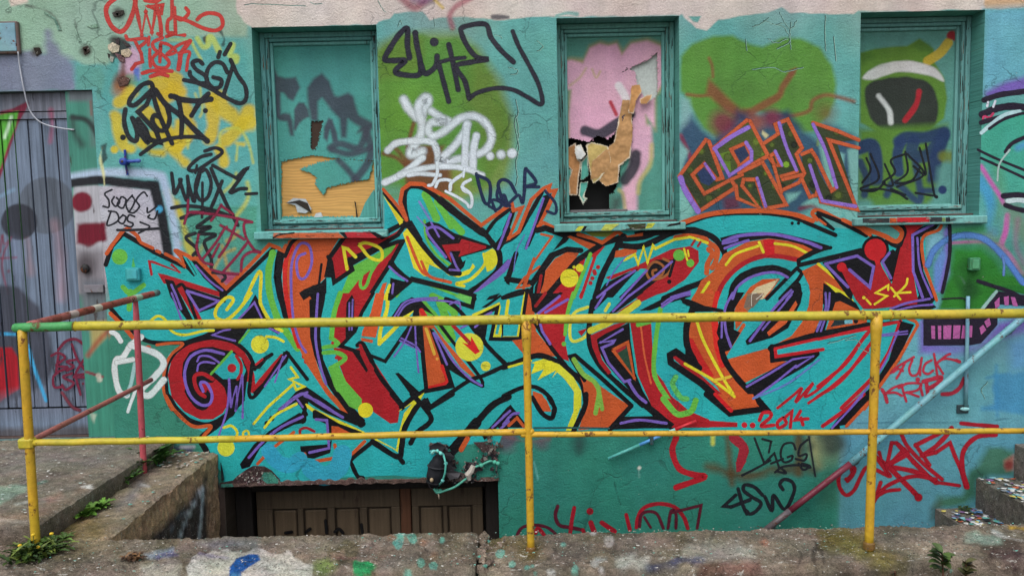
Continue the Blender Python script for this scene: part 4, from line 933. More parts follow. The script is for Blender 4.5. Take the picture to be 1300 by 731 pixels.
m.S(YEL, 3.6, "125 700 128 735"); m.P(BLK, "300 725 360 690 350 720")
T(D1)
m.S(ORG, 6, "90 350 230 332 300 382 350 425 342 502 320 540", f=.5); m.S(ORG, 6.5, "298 422 322 452 292 512 285 572"); m.S(YEL, 3.6, "-238 490 -170 455 -150 515 -115 410 -90 505 -55 400 -40 418 80 360 180 345 290 382", sm=False)
m.S((150, 30, 40), 3, "210 366 190 396"); m.S((150, 30, 40), 3, "246 376 230 402")
m.S(BLK, 7.56, "-100 325 100 305 240 312 330 350 388 420 402 482 370 562 280 622 150 672 15 735")
m.P(BLK, "370 350 480 322 600 312 750 318 900 352 1060 398 1078 416 1010 442 868 502 868 490 972 430 800 368 680 352 560 368 440 402 385 450 402 420")
m.P(ORG, "395 452 540 376 680 354 800 370 900 396 972 432 870 492 740 472 640 472 540 512 450 572 390 642 350 740 195 740 250 622 330 560"); m.S(RED, 6, "862 488 740 466 640 466 530 506 440 576 382 652 350 730"); m.P((196, 30, 36), "642 362 716 358 716 456 660 462")
m.P((206, 84, 44), "260 700 320 670 340 735 250 735")
m.S(YEL, 3.6, "618 378 645 440"); m.S(YEL, 3.4, "408 520 470 452 610 402"); m.S(YEL, 3.4, "718 386 830 402 930 450"); m.S(YEL, 3.6, "232 735 300 632")
m.S(BLK, 10.26, "440 740 470 642 540 582 640 552 740 552 822 592"); m.P(ORG, "505 740 560 662 640 612 752 608 700 682 655 735"); m.P((206, 190, 150), "530 740 602 662 742 612 692 682 640 740")
m.P(BLK, "850 608 882 642 892 702 868 745 750 745 822 652"); m.P(CYA, "872 582 850 562 672 740 770 740"); m.S(BLK, 4.86, "858 542 668 735", sm=False); m.S(BLK, 4.86, "858 542 892 572 868 612 752 735", sm=False)
m.P(ORG, "890 560 1000 508 1100 602 1182 702 1212 745 1030 745 950 745 935 650"); m.P(BLK, "1026 636 1180 722 1230 770 1020 770")
m.S(YEL, 3.8, "992 515 1100 602"); m.P(YEL, "1030 624 1190 710 1232 770 1130 722")
m.P(CYA, "880 515 1010 470 1262 425 1262 350 1075 415 960 460"); m.S(BLK, 5.40, "868 492 872 522 1000 492 1262 428", sm=False); m.S(BLK, 4.86, "868 490 972 432 1072 412"); 
m.S(BLK, 3.89, "-5 318 130 272 300 215 450 198 650 198 800 216 905 248"); m.S(BLK, 5.40, "905 248 1102 332", sm=False); m.P(BLK, "968 205 990 192 1104 295 1090 306 1030 270"); m.D(BLK, 2.1, "828 257 868 257")
m.S(ORG, 6, "120 258 300 200 500 180 700 182 850 204 960 242"); m.S(ORG, 5, "985 235 955 192 1000 176 1120 232 1300 305"); m.S(ORG, 3, "1000 235 1040 265"); m.S(BLK, 4.32, "1000 196 1130 250 1300 338")
# ---- C middle
T(C2)
m.P(CYA, "-5 30 132 0 102 282 -5 282"); m.S(YEL, 3, "132 4 86 280 -5 280", sm=False); m.S(BLK, 4.97, "-5 32 118 0", sm=True); m.S(BLK, 5.40, "146 0 104 290 -5 290", sm=False); m.S(YEL, 4.4, "26 50 14 132")
m.P(ORG, "155 0 192 110 202 240 332 402 230 392 128 392 50 300 112 292"); m.P(BLK, "164 0 375 0 205 132 178 112"); m.S((150, 30, 34), 4, "200 82 262 0")
m.P(RED, "202 122 402 0 442 0 412 130 385 300 412 432 330 402 268 300 212 202"); m.P(BLK, "350 -5 372 -5 205 140 200 118"); m.S(BLK, 5.40, "198 190 290 332 352 412 432 502 525 545"); m.P(BLK, "195 180 215 180 300 330 270 330")
m.S(GRN, 5, "440 0 402 132 388 262"); m.D(GRN, 3, "380 322"); m.S((170, 30, 36), 4, "500 -10 485 20")
m.S((204, 206, 70), 4, "532 88 450 122 420 192 420 282 452 305 520 270 542 202"); m.S((204, 206, 70), 4, "642 112 668 68"); m.P(RED, "468 242 532 220 490 272")
m.P(BLK, "556 112 590 18 640 -5 690 -5 572 112"); m.P(BLK, "662 132 792 -8 890 -8 705 125")
m.S(BLK, 6.48, "562 52 542 182 542 322 602 452 722 572 880 712")
m.P(RED, "548 268 702 196 795 178 602 292 592 322 622 422 682 502 660 516 602 442 560 342"); m.P(RED, "700 130 860 60 1000 -5 900 -5 840 40"); m.S((200, 196, 56), 8, "548 238 652 192 770 120 850 62")
m.P(BLK, "588 292 640 258 795 186 802 302 832 502 882 622 945 724 900 728 800 622 642 442 600 362")
m.P((40, 70, 54), "690 362 782 312 822 532"); m.P((150, 34, 40), "700 360 780 320 770 350 720 380"); m.S(ORG, 4.2, "690 360 784 312 826 538 690 360", sm=False)
m.P(RED, "800 186 932 182 942 362 948 482 1012 562 1062 652 1162 742 1302 802 1302 852 1080 852 942 728 850 522"); m.S((206, 92, 54), 2.4, "868 212 892 402 932 572")
m.S(GRN, 6, "992 100 962 302 950 482 982 582 1062 702 1090 760"); m.S(GRN, 6, "850 200 922 180"); 
m.P(BLK, "856 112 1000 38 1182 -4 1182 22 1050 62 930 108"); m.S(BLK, 4.32, "1130 40 1200 60 1300 90")
m.S(BLK, 7.02, "-5 470 100 432 222 395 350 442 450 522 505 600 522 735"); m.P((206, 208, 58), "170 442 250 416 350 450 440 532 490 622 490 728 462 728 440 620 380 540 300 470"); m.S(YEL, 3, "30 468 170 428"); m.P(YEL, "200 430 302 430 362 472 302 540 332 488 212 552 252 482 172 512")
m.S(BLK, 5.40, "-5 652 110 600 200 596 282 652 322 728"); m.P(ORG, "182 620 240 640 290 730 182 660"); 
m.P(ORG, "438 415 512 560 530 530 572 560 702 652 800 716 662 852 470 868 520 728 500 580"); m.S(BLK, 5.40, "510 552 420 402 450 394 622 542 808 712", sm=False); m.P(BLK, "415 410 440 420 525 545 505 556"); m.S((126, 176, 70), 5, "442 420 502 512 572 562 602 632 580 760", f=.6); m.S((126, 176, 70), 4, "602 622 622 735", f=.8)
T(C3)
m.P(ORG, "180 18 230 0 270 40 300 110 250 110"); m.S(BLK, 5.94, "320 90 302 152 240 120 180 22", sm=True); m.S(BLK, 5.40, "282 20 318 82 322 110")
m.P(BLK, "-5 112 40 65 132 182 132 212 -5 212"); m.S(ORG, 4, "30 198 82 150 125 205", sm=False)
m.P((206, 208, 50), "442 0 492 0 482 90 432 232 392 232 440 110"); m.S(BLK, 6.48, "520 0 512 80 442 232")
m.P(BLK, "668 226 740 143 962 138 1062 200 1085 218 900 216"); m.S(BLK, 8.64, "850 30 982 140 1085 222"); m.S(BLK, 5.94, "808 72 672 222", sm=False)
m.S((40, 84, 84), 1.6, "190 215 420 213 665 217", f=.4)
# ---- D middle
T(D2)
m.P(ORG, "175 170 332 170 376 352 412 482 622 722 440 745 350 592 250 502 190 382 165 272"); m.P(ORG, "185 42 212 0 362 0 340 82 300 92"); m.S((204, 40, 34), 6, "352 0 332 102"); m.S((204, 40, 34), 7, "335 170 352 330 385 452", f=.6)
m.P((190, 34, 34), "170 282 198 290 262 412 332 522 312 548 240 472 200 402"); m.P(RED, "62 402 102 394 162 452 252 522 442 692 455 740 300 622")
m.S(BLK, 8.10, "200 92 160 202 160 322 202 422 232 472"); m.S(BLK, 8.64, "236 475 90 372 52 392 58 440 252 572 430 735", sm=False); m.P(BLK, "150 340 210 400 242 480 150 420")
m.S(YEL, 3.8, "220 172 270 312 380 522 462 654", sm=True); m.S(YEL, 3.8, "148 448 330 552 462 654", sm=False); m.S((206, 180, 56), 3.6, "330 552 430 530 612 460"); m.D(YEL, 3, "660 447")
m.S(BLK, 4.75, "140 55 200 78 380 112", sm=True); m.P(BLK, "195 85 290 100 380 115 200 118")
m.P((140, 110, 84), "470 100 492 50 540 0 652 0 600 62 552 110 540 120"); m.P((120, 104, 90), "508 90 540 20 602 0 640 20 580 92"); m.S((206, 202, 190), .8, "570 80 572 10 600 0"); m.S((206, 202, 190), .8, "600 40 640 5"); 
m.P(ORG, "462 110 480 60 545 0 520 90 550 120 500 200 470 230"); m.P(CYA, "425 412 560 172 645 170 545 322 700 282 800 180 870 180 800 290 690 345")
m.P(ORG, "942 0 1022 0 1022 100 1002 172 962 262 780 322 700 336 822 272 892 182 932 82"); m.P(ORG, "408 422 700 342 690 402 722 432 802 432 520 572 458 502"); m.S(ORG, 4.6, "402 392 520 202")
m.P(BLK, "348 252 370 152 430 30 470 -5 525 -5 462 100 458 230 500 250 432 362 398 372"); m.P(BLK, "860 -5 895 -5 882 62 802 222 702 282 540 330 530 302 640 182 760 52 830 -5"); m.P((200, 88, 44), "850 48 862 72 790 192 680 272 668 250 800 122")
m.P(BLK, "1022 -5 1132 -5 1232 62 1262 112 1102 92 1052 172 1030 252 960 264 1002 182 1030 82"); m.P(ORG, "1102 58 1132 50 1302 132 1302 202 1038 246"); m.P((32, 50, 54), "1130 110 1200 110 1212 190 1072 214"); m.P((110, 176, 190), "1162 110 1205 112 1212 192 1160 196"); m.P(YEL, "1132 -10 1180 0 1222 52"); m.D(BLK, 3, "1232 178")
m.P(CYA, "705 345 950 280 1302 228 1302 330 1020 362 720 412"); m.S(BLK, 7.02, "690 350 950 272 1310 202", sm=True); m.S(BLK, 7.02, "700 340 706 422 985 382", sm=False); m.S((180, 30, 38), 3.8, "720 352 980 292 1310 226", sm=True); m.S((180, 30, 38), 4.4, "720 352 726 402 1024 356", sm=False)
m.P(BLK, "518 590 700 482 830 412 992 372 1002 390 962 432 882 482 722 572 602 652 560 642")
m.S(BLK, 7.56, "372 310 400 422 482 542 662 735"); 
m.S((176, 28, 40), 3.6, "735 728 832 650 890 602 850 692 962 568 908 656 1002 602 1152 452 1302 252", sm=True); m.S((176, 28, 40), 3.6, "932 696 1052 612 1202 482 1310 362")
T(D3)
m.P(RED, "10 20 82 190 62 212 480 208 480 180 300 168 180 112 100 42"); m.S(BLK, 7.56, "285 0 432 122 662 92 582 0", sm=False); m.P(ORG, "330 0 580 0 610 78 455 100"); m.S((196, 30, 36), 5, "340 0 440 104"); m.S(YEL, 3.6, "440 0 462 16")
m.S(GRN, 6, "10 30 92 122 152 122 192 102 216 40", f=.8); m.S((90, 180, 90), 4, "90 -110 70 -60 120 20 160 30", f=1.4)
# ---- E
T(E2)
m.S((176, 28, 40), 4.4, "-10 592 162 452 262 312 332 222"); m.S((176, 28, 40), 4.4, "-10 655 152 542 332 312")
m.S((176, 28, 40), 5, "515 178 442 372 330 542 140 728"); m.P(BLK, "518 178 602 198 522 372 382 602 262 735 178 735 342 582 442 422"); m.S(ORG, 4, "562 160 612 180 625 202 502 422 382 592 285 735", sm=False)
m.P(BLK, "-5 290 -5 270 330 190 520 170 515 185 330 215"); m.S((180, 30, 38), 4, "-5 292 300 222 500 182")
T(E3)
m.P(BLK, "290 0 322 30 182 192 130 200 132 222 60 230 122 150"); m.S((176, 28, 40), 5, "282 0 150 110 22 202"); m.S(ORG, 4, "312 52 240 130 172 202")
m.build("graffiti_mural", WALL, "large turquoise wildstyle lettering with black outlines and orange edge")

# purple and yellow accent lines of the piece
p = Ink()
T(A1); p.S(PUR, 2.92, "438 648 470 720 500 800"); p.S(PUR, 3.44, "532 684 740 750 612 812 532 684", sm=False); p.S(PUR, 2.58, "592 524 680 620 762 682"); p.S(YEL, 4.30, "905 740 1000 560 1002 720 1010 780 1080 900 1140 940", sm=True)
p.D(GRN, 9, "110 470", 1.2); p.S(GRN, 4.5, "130 662 182 702 262 650", f=1); p.S(GRN, 4.5, "178 690 170 800", f=1.2); p.P((80, 176, 90), "195 472 210 535 185 535")
T(A2)
p.S(PUR, 2.75, "855 176 965 60 1012 160", sm=False); p.S(PUR, 2.58, "1060 222 1120 252"); p.S(PUR, 2.75, "842 302 700 265 770 236 810 230", sm=False); p.S(YEL, 3.44, "290 190 350 146 402 172 440 240 520 265 640 240 705 236")
p.S(YEL, 4.30, "790 105 832 42 790 28 728 90 720 150 780 172 860 110 945 0"); p.S(PUR, 3.78, "770 385 655 362 562 402 526 482 526 562 560 652 622 706 680 702 696 642 662 572 622 570 640 622"); p.S(PUR, 2.58, "602 432 622 400 680 402 742 440"); p.S(PUR, 2.58, "602 492 612 452 650 436 712 445")
p.S(PUR, 2.58, "440 0 470 80 505 180"); p.S(PUR, 3.10, "804 545 816 720 852 592 846 745 888 520 890 790", sm=False); p.S(PUR, 2.58, "738 905 790 742 806 560"); p.S(PUR, 2.06, "1166 395 1030 592"); p.S(PUR, 2.06, "1146 402 1095 565"); p.S((176, 30, 40), 2.92, "975 452 1016 418")
p.D((208, 204, 56), 10.5, "1000 325", 1); p.S(YEL, 3.44, "1042 275 1100 282 1150 306"); p.S(GRN, 2.6, "932 234 868 314"); p.S(YEL, 3.27, "1196 470 1240 532 1188 546 1280 592 1230 612 1214 575 1050 722 960 828", sm=False)
T(A3)
p.S(YEL, 3.44, "770 212 820 202 856 242 842 290"); p.D((206, 208, 60), 8, "785 340", 3); p.S(YEL, 2.75, "912 230 894 244 896 264 914 272 930 258 926 238 912 230"); p.S(YEL, 3.44, "1030 212 1100 132 1232 62"); p.S(PUR, 3.44, "930 402 1020 302 1130 212 1272 142"); p.S(PUR, 2.92, "1142 92 1230 22 1300 -12"); p.S(PUR, 2.75, "1230 22 1272 82")
T(f4); p.S(PUR, 3.44, "230 760 232 600 270 502 318 510 330 592 300 662 268 662 256 600 268 560 298 545"); p.S((212, 204, 60), 0.52, "0 0 1 1")
T(g4); p.S(PUR, 3.10, "228 0 240 170 270 282 302 335"); p.S(PUR, 3.27, "360 50 352 180 350 282 372 400 400 490"); p.S(PUR, 3.44, "172 612 260 546 300 540 362 582 482 652")
T(B1); p.S(YEL, 4.30, "278 548 255 412 282 420 332 470", sm=False); p.S(YEL, 3.96, "352 392 402 382 482 412 502 452 488 492 420 472 370 412 352 392")
p.S(PUR, 3.44, "905 472 832 382 786 312 800 286 860 286 952 352"); p.S(PUR, 2.58, "812 252 862 342"); p.S((110, 120, 180), 1.72, "722 216 792 292"); p.S((110, 130, 184), 1.72, "736 120 802 232", f=.6); p.S(PUR, 2.92, "936 446 972 532 990 556 930 552", sm=False); p.S(PUR, 2.58, "572 640 565 702"); p.S(PUR, 2.75, "546 532 600 582 660 622"); p.S(PUR, 3.10, "1302 250 1236 420")
T(B2); p.S(PUR, 2.06, "292 232 292 62"); p.S(PUR, 2.06, "308 232 314 42"); p.S(PUR, 2.41, "580 146 640 62 720 36 850 30"); p.S(PUR, 2.41, "602 142 650 76 740 46 900 50 985 66"); p.S(PUR, 2.06, "690 202 640 312 576 402"); p.S(PUR, 2.24, "710 202 716 332 732 502"); p.S(PUR, 2.24, "622 286 710 332 742 372"); p.S(PUR, 2.06, "612 300 700 345")
p.S(PUR, 2.92, "826 252 912 452"); p.S(PUR, 2.92, "830 252 870 302 960 442 1060 542 1132 586"); p.S(PUR, 2.06, "930 70 985 52 1000 100"); p.S(PUR, 2.58, "1000 222 1080 180 1195 122"); p.S(PUR, 2.58, "1090 215 1170 150")
T(B3); p.S(PUR, 3.44, "80 160 150 166 164 342 40 370", sm=False); p.S(PUR, 3.10, "1305 112 1200 212"); p.S(PUR, 3.10, "1305 172 1250 222"); p.S(PUR, 3.44, "10 10 100 50 190 110"); 
T(C1); p.S(PUR, 3.10, "42 200 0 312"); p.S(PUR, 3.10, "250 100 140 416"); p.S((96, 110, 176), 1.38, "130 330 80 430 60 560"); p.S(PUR, 2.92, "590 728 690 650 830 558"); p.S((96, 100, 180), 1.55, "770 470 700 560 650 650"); p.S(PUR, 2.92, "740 735 905 556"); p.S(PUR, 2.92, "780 728 960 592 1065 500")
T(D1); p.S(PUR, 4.30, "392 372 500 336 700 326 900 370 1010 412"); p.S(PUR, 3.44, "400 416 470 390 550 366"); p.S(PUR, 3.44, "388 385 440 375 480 362"); p.S(PUR, 3.44, "450 735 480 662 560 602 660 572 740 572 800 600"); p.S(PUR, 2.58, "768 730 822 680"); p.S(PUR, 2.58, "792 740 832 690"); p.S(PUR, 2.75, "60 725 180 690"); p.S(PUR, 2.41, "80 735 176 704")
T(C2); p.S(PUR, 3.44, "352 20 212 132 242 242 292 322", sm=False); p.S(PUR, 3.44, "404 40 262 122"); p.S(PUR, 3.27, "752 230 612 312 700 300 690 318 620 346 662 442 762 562 800 550", sm=False); p.S(PUR, 3.96, "790 560 842 642 900 692"); p.S(PUR, 2.92, "580 95 640 0"); p.S(PUR, 2.92, "690 115 800 10"); p.S(PUR, 2.92, "1000 88 1100 22 1180 8")
T(C3); p.S(PUR, 3.44, "-5 192 50 130 92 120"); p.S(PUR, 3.10, "-5 142 38 106"); p.S(PUR, 3.44, "740 184 860 164 1030 184")
T(D2); p.S(PUR, 3.27, "450 0 402 100 406 232 440 342"); p.S(PUR, 2.58, "382 172 380 282"); p.S(PUR, 3.44, "802 0 702 110 560 302"); p.S(PUR, 2.58, "824 10 640 232"); p.S(PUR, 3.10, "1040 0 1040 100 985 240"); p.S(PUR, 2.58, "1066 0 1056 100 1010 240")
p.S(PUR, 2.92, "540 592 680 512 830 420 960 400 852 470", sm=False); p.S(PUR, 2.75, "580 668 700 582 852 460"); p.S((92, 124, 186), 1.55, "580 668 800 572 1002 420", f=.5); p.S(PUR, 2.24, "0 70 60 30 150 10")
T(E2); p.S(PUR, 2.41, "502 240 392 482 200 728"); p.S(PUR, 1.72, "400 262 560 240"); p.S(PUR, 1.72, "392 272 560 258")
T(E3); p.S(PUR, 2.58, "272 10 180 110 80 216")
p.build("accent_lines", bpy.data.objects["graffiti_mural"], "thin purple and yellow highlight strokes")

# the red jester crown with its little letters
c = Ink(); T(E1)
c.P(BLK, "18 505 232 443 300 438 362 500 345 640 332 672 300 660 172 562 215 700 205 745 180 722 92 602"); c.P(BLK, "398 500 442 438 505 398 520 420 472 622 452 628"); c.P(CYA, "438 400 496 410 482 432")
c.P(BLK, "578 318 622 288 732 258 765 258 742 292 642 347 642 402 662 562 735 735 640 738 602 602 572 402"); c.P(BLK, "620 735 740 735 700 790 640 760"); c.P(BLK, "430 805 620 735 640 700 745 790 700 808")
c.P(RED, "138 556 165 528 232 602 318 672 352 560 362 488 380 488 400 540 460 642 540 302 512 248 690 248 580 330 590 542 625 742 620 770 350 800 280 800 232 742")
c.D(BLK, 17.5, "356 425"); c.D((186, 28, 36), 14, "356 425"); c.P((186, 28, 36), "345 480 390 480 380 520 360 520"); c.D((186, 28, 36), 6, "142 535")
c.S(BLK, 6, "430 368 500 402 528 350 540 302 500 248", sm=True); c.S(BLK, 4, "-10 188 150 250 300 320 332 342"); c.S(ORG, 6, "255 282 400 332 490 372 522 312 450 258", sm=True); c.S(ORG, 5, "150 235 260 288 320 330")
c.S(PUR, 3.8, "38 515 240 464 345 532 320 662 192 552", sm=False); c.S(PUR, 3.8, "40 516 182 662"); c.S(PUR, 3.6, "445 445 400 502 455 605", sm=False); c.S(PUR, 3.6, "722 265 592 332 596 562 655 725", sm=False); c.S(PUR, 2.8, "622 350 640 542 715 725"); c.S(ORG, 4, "775 272 752 302 657 350 662 502 702 622 745 745", sm=True)
T(E2); c.S(PUR, 3, "450 100 560 62 700 36"); c.S(PUR, 2.6, "480 112 600 84 720 72")
T((970, 360, .2598)); c.D((220, 206, 50), 2.2, "487 68"); c.S((220, 206, 50), 2.6, "500 78 520 100"); c.S((220, 206, 50), 2.8, "606 30 606 8 545 45 600 60 540 100", sm=False); c.S((220, 206, 50), 2.8, "620 20 665 76", sm=False); c.S((220, 206, 50), 2.8, "635 62 690 10 700 -24 ", sm=True); c.S((220, 206, 50), 2.8, "650 45 715 42", sm=False)
c.build("crown_figure", bpy.data.objects["graffiti_mural"], "red jester crown shape with small yellow letters")
d = Ink(); T(D3); R2 = (186, 30, 42)
d.S(R2, 4.6, "620 165 642 120 690 118 686 150 630 202 712 196"); d.S(R2, 4.4, "770 150 735 180 745 214 790 186 775 150"); d.S(R2, 4.4, "788 142 826 110 816 210", sm=False); d.S(R2, 4.4, "880 108 848 162 928 156", sm=False); d.S(R2, 4.4, "884 150 896 194"); d.D(R2, 3.7, "525 196 577 198")
d.build("date_lettering", bpy.data.objects["graffiti_mural"], "red 2014 with two dots")

ck = Ink()
for T3, w3, p3 in CRK:
    tile(*T3); q3 = crom(pts(p3), 7); q3 = q3 + np.array([[mnoise.noise(Vector((k[0] * .35, k[1] * .35, 1))) * 1.3, mnoise.noise(Vector((k[0] * .35, k[1] * .35, 7))) * 1.3] for k in q3])
    tile(0, 0, 1); ck.S((26, 58, 58), w3, q3, sm=False); ck.S((150, 190, 176), w3 * .6, q3 + np.array([.8, .5]), sm=False)
ck.build("plaster_crack", WALL, "thin cracks in the flaking teal paint")
# ================================================================== tags
tags = []
def tagink(fn, label, soft=True, Y=0.0):
    k = Ink(Y); fn(k); o = k.build("graffiti_tag", WALL, label, soft); return o
RD = (186, 60, 54); K = (34, 36, 42)
def t1(k):
    T((130, 0, .1696)); 
    k.S(RD, 6, "120 -30 40 40 30 110 70 200 135 240 190 190 240 60 250 -40", .7); k.S(RD, 5, "240 0 270 140 295 265 325 90 370 245 400 70 345 50 450 40 440 100 410 90", .7, False); k.S(RD, 5, "405 40 430 150 440 260 415 255", .7); k.S(RD, 4.6, "520 -30 520 120 490 160 490 240 540 250", .7); k.S(RD, 4.6, "540 60 548 250 480 275 615 265", .7, False)
    k.S(RD, 4.6, "625 62 645 100 600 150 560 140", .7); k.S(RD, 5, "550 130 640 160 760 215 850 230 900 190 880 120 800 100 740 120 710 150", .7); k.S(RD, 5, "320 5 390 15 430 0", .7)
    k.S(RD, 4.4, "175 270 200 300 310 290 330 310 270 360", .7); k.S(RD, 4.4, "245 310 290 400 300 465 250 480 220 520", .7, False); k.S(RD, 4, "350 280 345 340", .7); k.S(RD, 4, "355 370 355 450 360 500", .7); k.S(RD, 4.4, "450 285 380 320 390 370 460 420 500 470 470 510 400 500 375 440 430 380 435 330 430 465", .7); k.S(RD, 4, "440 320 500 340 550 390 480 410 570 340 650 310", .7); k.S(RD, 6, "655 310 590 400 580 460 570 520", .7); k.S(RD, 4, "570 400 650 390 640 450 630 530", .7); k.S(RD, 5, "300 550 380 530 520 535", .7); k.S(RD, 5, "360 575 430 555 490 570", .7)
tagink(t1, "looping brick red two-line handstyle tag at the top of the wall")
def t2(k):
    T((130, 0, .1696)); k.S(K, 5.4, "750 480 720 455 675 470 700 520 770 570 780 620 720 620 660 570 655 540", .8); k.S(K, 5.4, "935 545 900 480 840 470 790 520 780 600 830 660 880 650 890 600 830 580", .8); k.S(K, 5.4, "975 500 905 720", .8); k.S(K, 5.4, "960 450 1010 560 1070 650 1075 740 1030 775 940 740 800 660 700 620 610 600", .8); k.S(K, 5.4, "880 390 868 430", .8); k.S(K, 5.4, "960 330 915 410", .8)
tagink(t2, "black three-letter tag with two dashes above, between the red tag and the left window")
def t3(k):
    T((140, 90, .15385)); w_ = 6
    k.S(K, w_, "125 320 115 420 150 540 210 580 220 500 180 390", .9); k.S(K, w_, "190 400 240 500 310 595 300 500 230 400", .9); k.S(K, w_, "240 430 330 570 410 590 380 500 230 340 300 280 350 160", .9, False); k.S(K, w_, "350 130 330 100 260 120 180 210 155 270 200 285 280 220 340 160", .9); k.S(K, w_, "350 150 370 260 420 400 510 600", .9); k.S(K, 7, "370 160 460 280 580 370 700 490 800 580", .9); k.S(K, w_, "470 300 490 400 460 480 400 490 350 420 360 370 400 380", .9); k.S(K, 7, "500 210 530 215 600 240 730 250 830 235", .9); k.S(K, w_, "560 230 580 320 590 440 585 550", .9); k.S(K, w_, "810 190 740 260 670 370", .9); k.S(K, 5, "250 690 380 600 520 555 680 545 770 560", .9)
    k.D(K, 3.6, "105 550", .8); k.D(K, 3.2, "785 330", .8)
tagink(t3, "thick black looping tag over yellow paint, upper of the two")
def t4(k):
    T((130, 232, .2)); w_ = 4.6
    k.S(K, w_, "690 -180 620 -160 560 -110 550 -80 600 -80 680 -130 760 -190 720 -220 650 -200", .8); k.S(K, w_, "440 -60 450 20 460 70 490 10 500 -20", .8); k.S(K, w_, "490 -20 520 80 540 110 545 20 540 -40", .8); k.S(K, w_, "545 0 580 120 590 60 620 -60", .8); k.S(K, w_, "620 -80 590 30 620 110 670 90 690 0 660 -80 630 -70", .8); k.S(K, 4.8, "690 -90 740 30 800 160 860 270", .8); k.S(K, 4.6, "760 -10 720 90 690 160", .8); k.S(K, 4.6, "700 -110 790 -60 850 -30 900 -80 920 -90 870 -20 810 60", .8, False); k.S(K, 4.6, "820 65 870 40 915 38", .8); k.S(K, 4, "910 72 980 68", .8)
    k.S(K, 4.6, "440 160 520 148 620 155 720 180 820 215", .8); k.S(K, 5, "500 225 590 195 690 180 780 205", .8); k.S(K, 3.4, "635 0 635 140 632 220", .8); k.S(K, 3, "600 -110 590 -60", .8)
    k.S(K, 4.4, "690 215 640 250 600 285 690 280 610 320 720 330 650 370 660 420 690 480 690 540", .8); k.S(K, 4.4, "590 320 530 350 600 420 575 460", .8); k.S(K, 3, "600 430 600 460", .8); k.S(K, 4, "700 570 760 575 780 600 760 625", .8)
tagink(t4, "thinner black looping tag over yellow paint, lower of the two, with a zigzag tail")
def t5(k):
    T((130, 232, .2)); q = (130, 36, 66)
    for s in ("570 190 700 200 850 225 950 250", "755 140 720 200 690 240", "760 150 830 200", "950 250 900 260 910 340 960 420 1000 440", "750 270 820 310 900 360", "860 230 800 380 740 470", "640 480 720 380 770 300 790 280", "700 470 740 390", "880 560 890 480 940 440 1000 440", "770 560 850 470 920 380", "690 550 760 570 860 580", "545 110 540 190", "520 260 550 190 640 190", "610 330 600 420 640 500 700 520"):
        k.S(q, 3.4, s, 1)
tagink(t5, "wine red spidery tag below the black loops and left of the sill")
def t6(k):
    T((130, 232, .2)); w_ = 2.4
    k.S(K, w_, "60 45 15 70 40 110 40 155 5 150"); k.S(K, w_, "75 90 60 120 85 150 110 120 90 95"); k.S(K, w_, "120 90 95 140 130 160 150 110 130 90"); k.S(K, w_, "190 80 150 130 170 180 205 120 190 85"); k.S(K, w_, "285 85 260 60 215 110 235 150 200 190 165 185"); k.S(K, w_, "285 160 290 190 345 150"); k.S(K, w_, "350 180 330 230 290 220 300 205")
    k.S(K, w_, "55 180 30 270 100 240 90 190 40 180"); k.S(K, w_, "130 205 100 240 130 260 150 220 130 205"); k.S(K, w_, "205 215 170 205 160 240 195 260 180 280 140 270"); k.S(K, 3.4, "95 300 200 300 370 290", sm=True); k.S(K, w_, "240 250 300 280 230 320", sm=True)
tagink(t6, "thin black marker writing on the white panel by the door", False)
def t7(k):
    T((310, 0, .2598)); E = (40, 40, 52); T((470, 20, .1846))
    k.S(E, 7, "270 290 255 200 255 90 200 130 140 220 100 300 160 310 240 310 180 370 190 400 330 410 345 330 320 200 310 120", 1.2); k.S(E, 7, "350 340 380 400 450 350 460 280", 1.2); k.S(E, 6.5, "470 330 500 440 540 590", 1.2); k.D(E, 5.6, "440 183", 1.2); k.S(E, 6.5, "540 200 570 330 605 510", 1.2); k.S(E, 5, "480 320 560 300 650 290", 1.2); k.S(E, 6.5, "985 320 900 240 830 150 790 60 640 80 630 130 680 230 740 290 810 300 700 320 590 350 650 450 680 570", 1.2)
    k.S(E, 5.6, "680 570 740 530 860 500 980 510 1080 560 1180 610 1160 480 1080 320 1020 210 980 110", 1.2)
tagink(t7, "dark spiky handstyle tag over green paint between the left and middle windows")
def t8(k):
    T((470, 110, .1846)); Wt = (206, 216, 224)
    k.S(Wt, 10, "230 90 270 160 340 220 370 160 400 90 370 80 330 150 355 250 350 330 280 440 290 470 360 445", 4.9); k.S(Wt, 8, "120 440 180 390 300 375 420 380 455 430 470 510", 2.7); k.S(Wt, 9, "420 170 480 210 540 245 420 250 400 310 440 340 520 300 620 220 720 205 800 260 835 350 790 440 680 480 560 510 470 520 560 430 640 330 670 260", 4.2); k.S(Wt, 9, "665 260 655 400 650 560", 2.7); k.S(Wt, 9, "730 340 710 430 705 560", 3.0); k.D(Wt, 5, "825 478", 2.7); k.D(Wt, 5.4, "900 468", 4.2); k.D(Wt, 6, "975 460", 3)
    k.S(Wt, 8, "100 660 220 600 360 490", 2.7); k.S(Wt, 7, "200 610 330 570 480 550 640 560 770 610", 2.7); k.S(Wt, 5, "260 610 340 600 480 610", 1.9); k.S(Wt, 4, "460 520 460 600 430 670 400 680", .8); k.S(Wt, 4, "450 690 470 650 520 640 560 650", .8); k.S(Wt, 4.4, "640 600 560 660 550 710", .8); k.S(Wt, 3, "650 560 640 620", .8); k.S(Wt, 4, "690 640 640 670 640 710 680 730", .8); k.S(Wt, 3.6, "520 720 600 760 660 800 680 830", .8); k.S(Wt, 4, "630 690 690 740 700 800 690 830", .8)
tagink(t8, "soft white looping tag with three dots over the painted tree trunk")
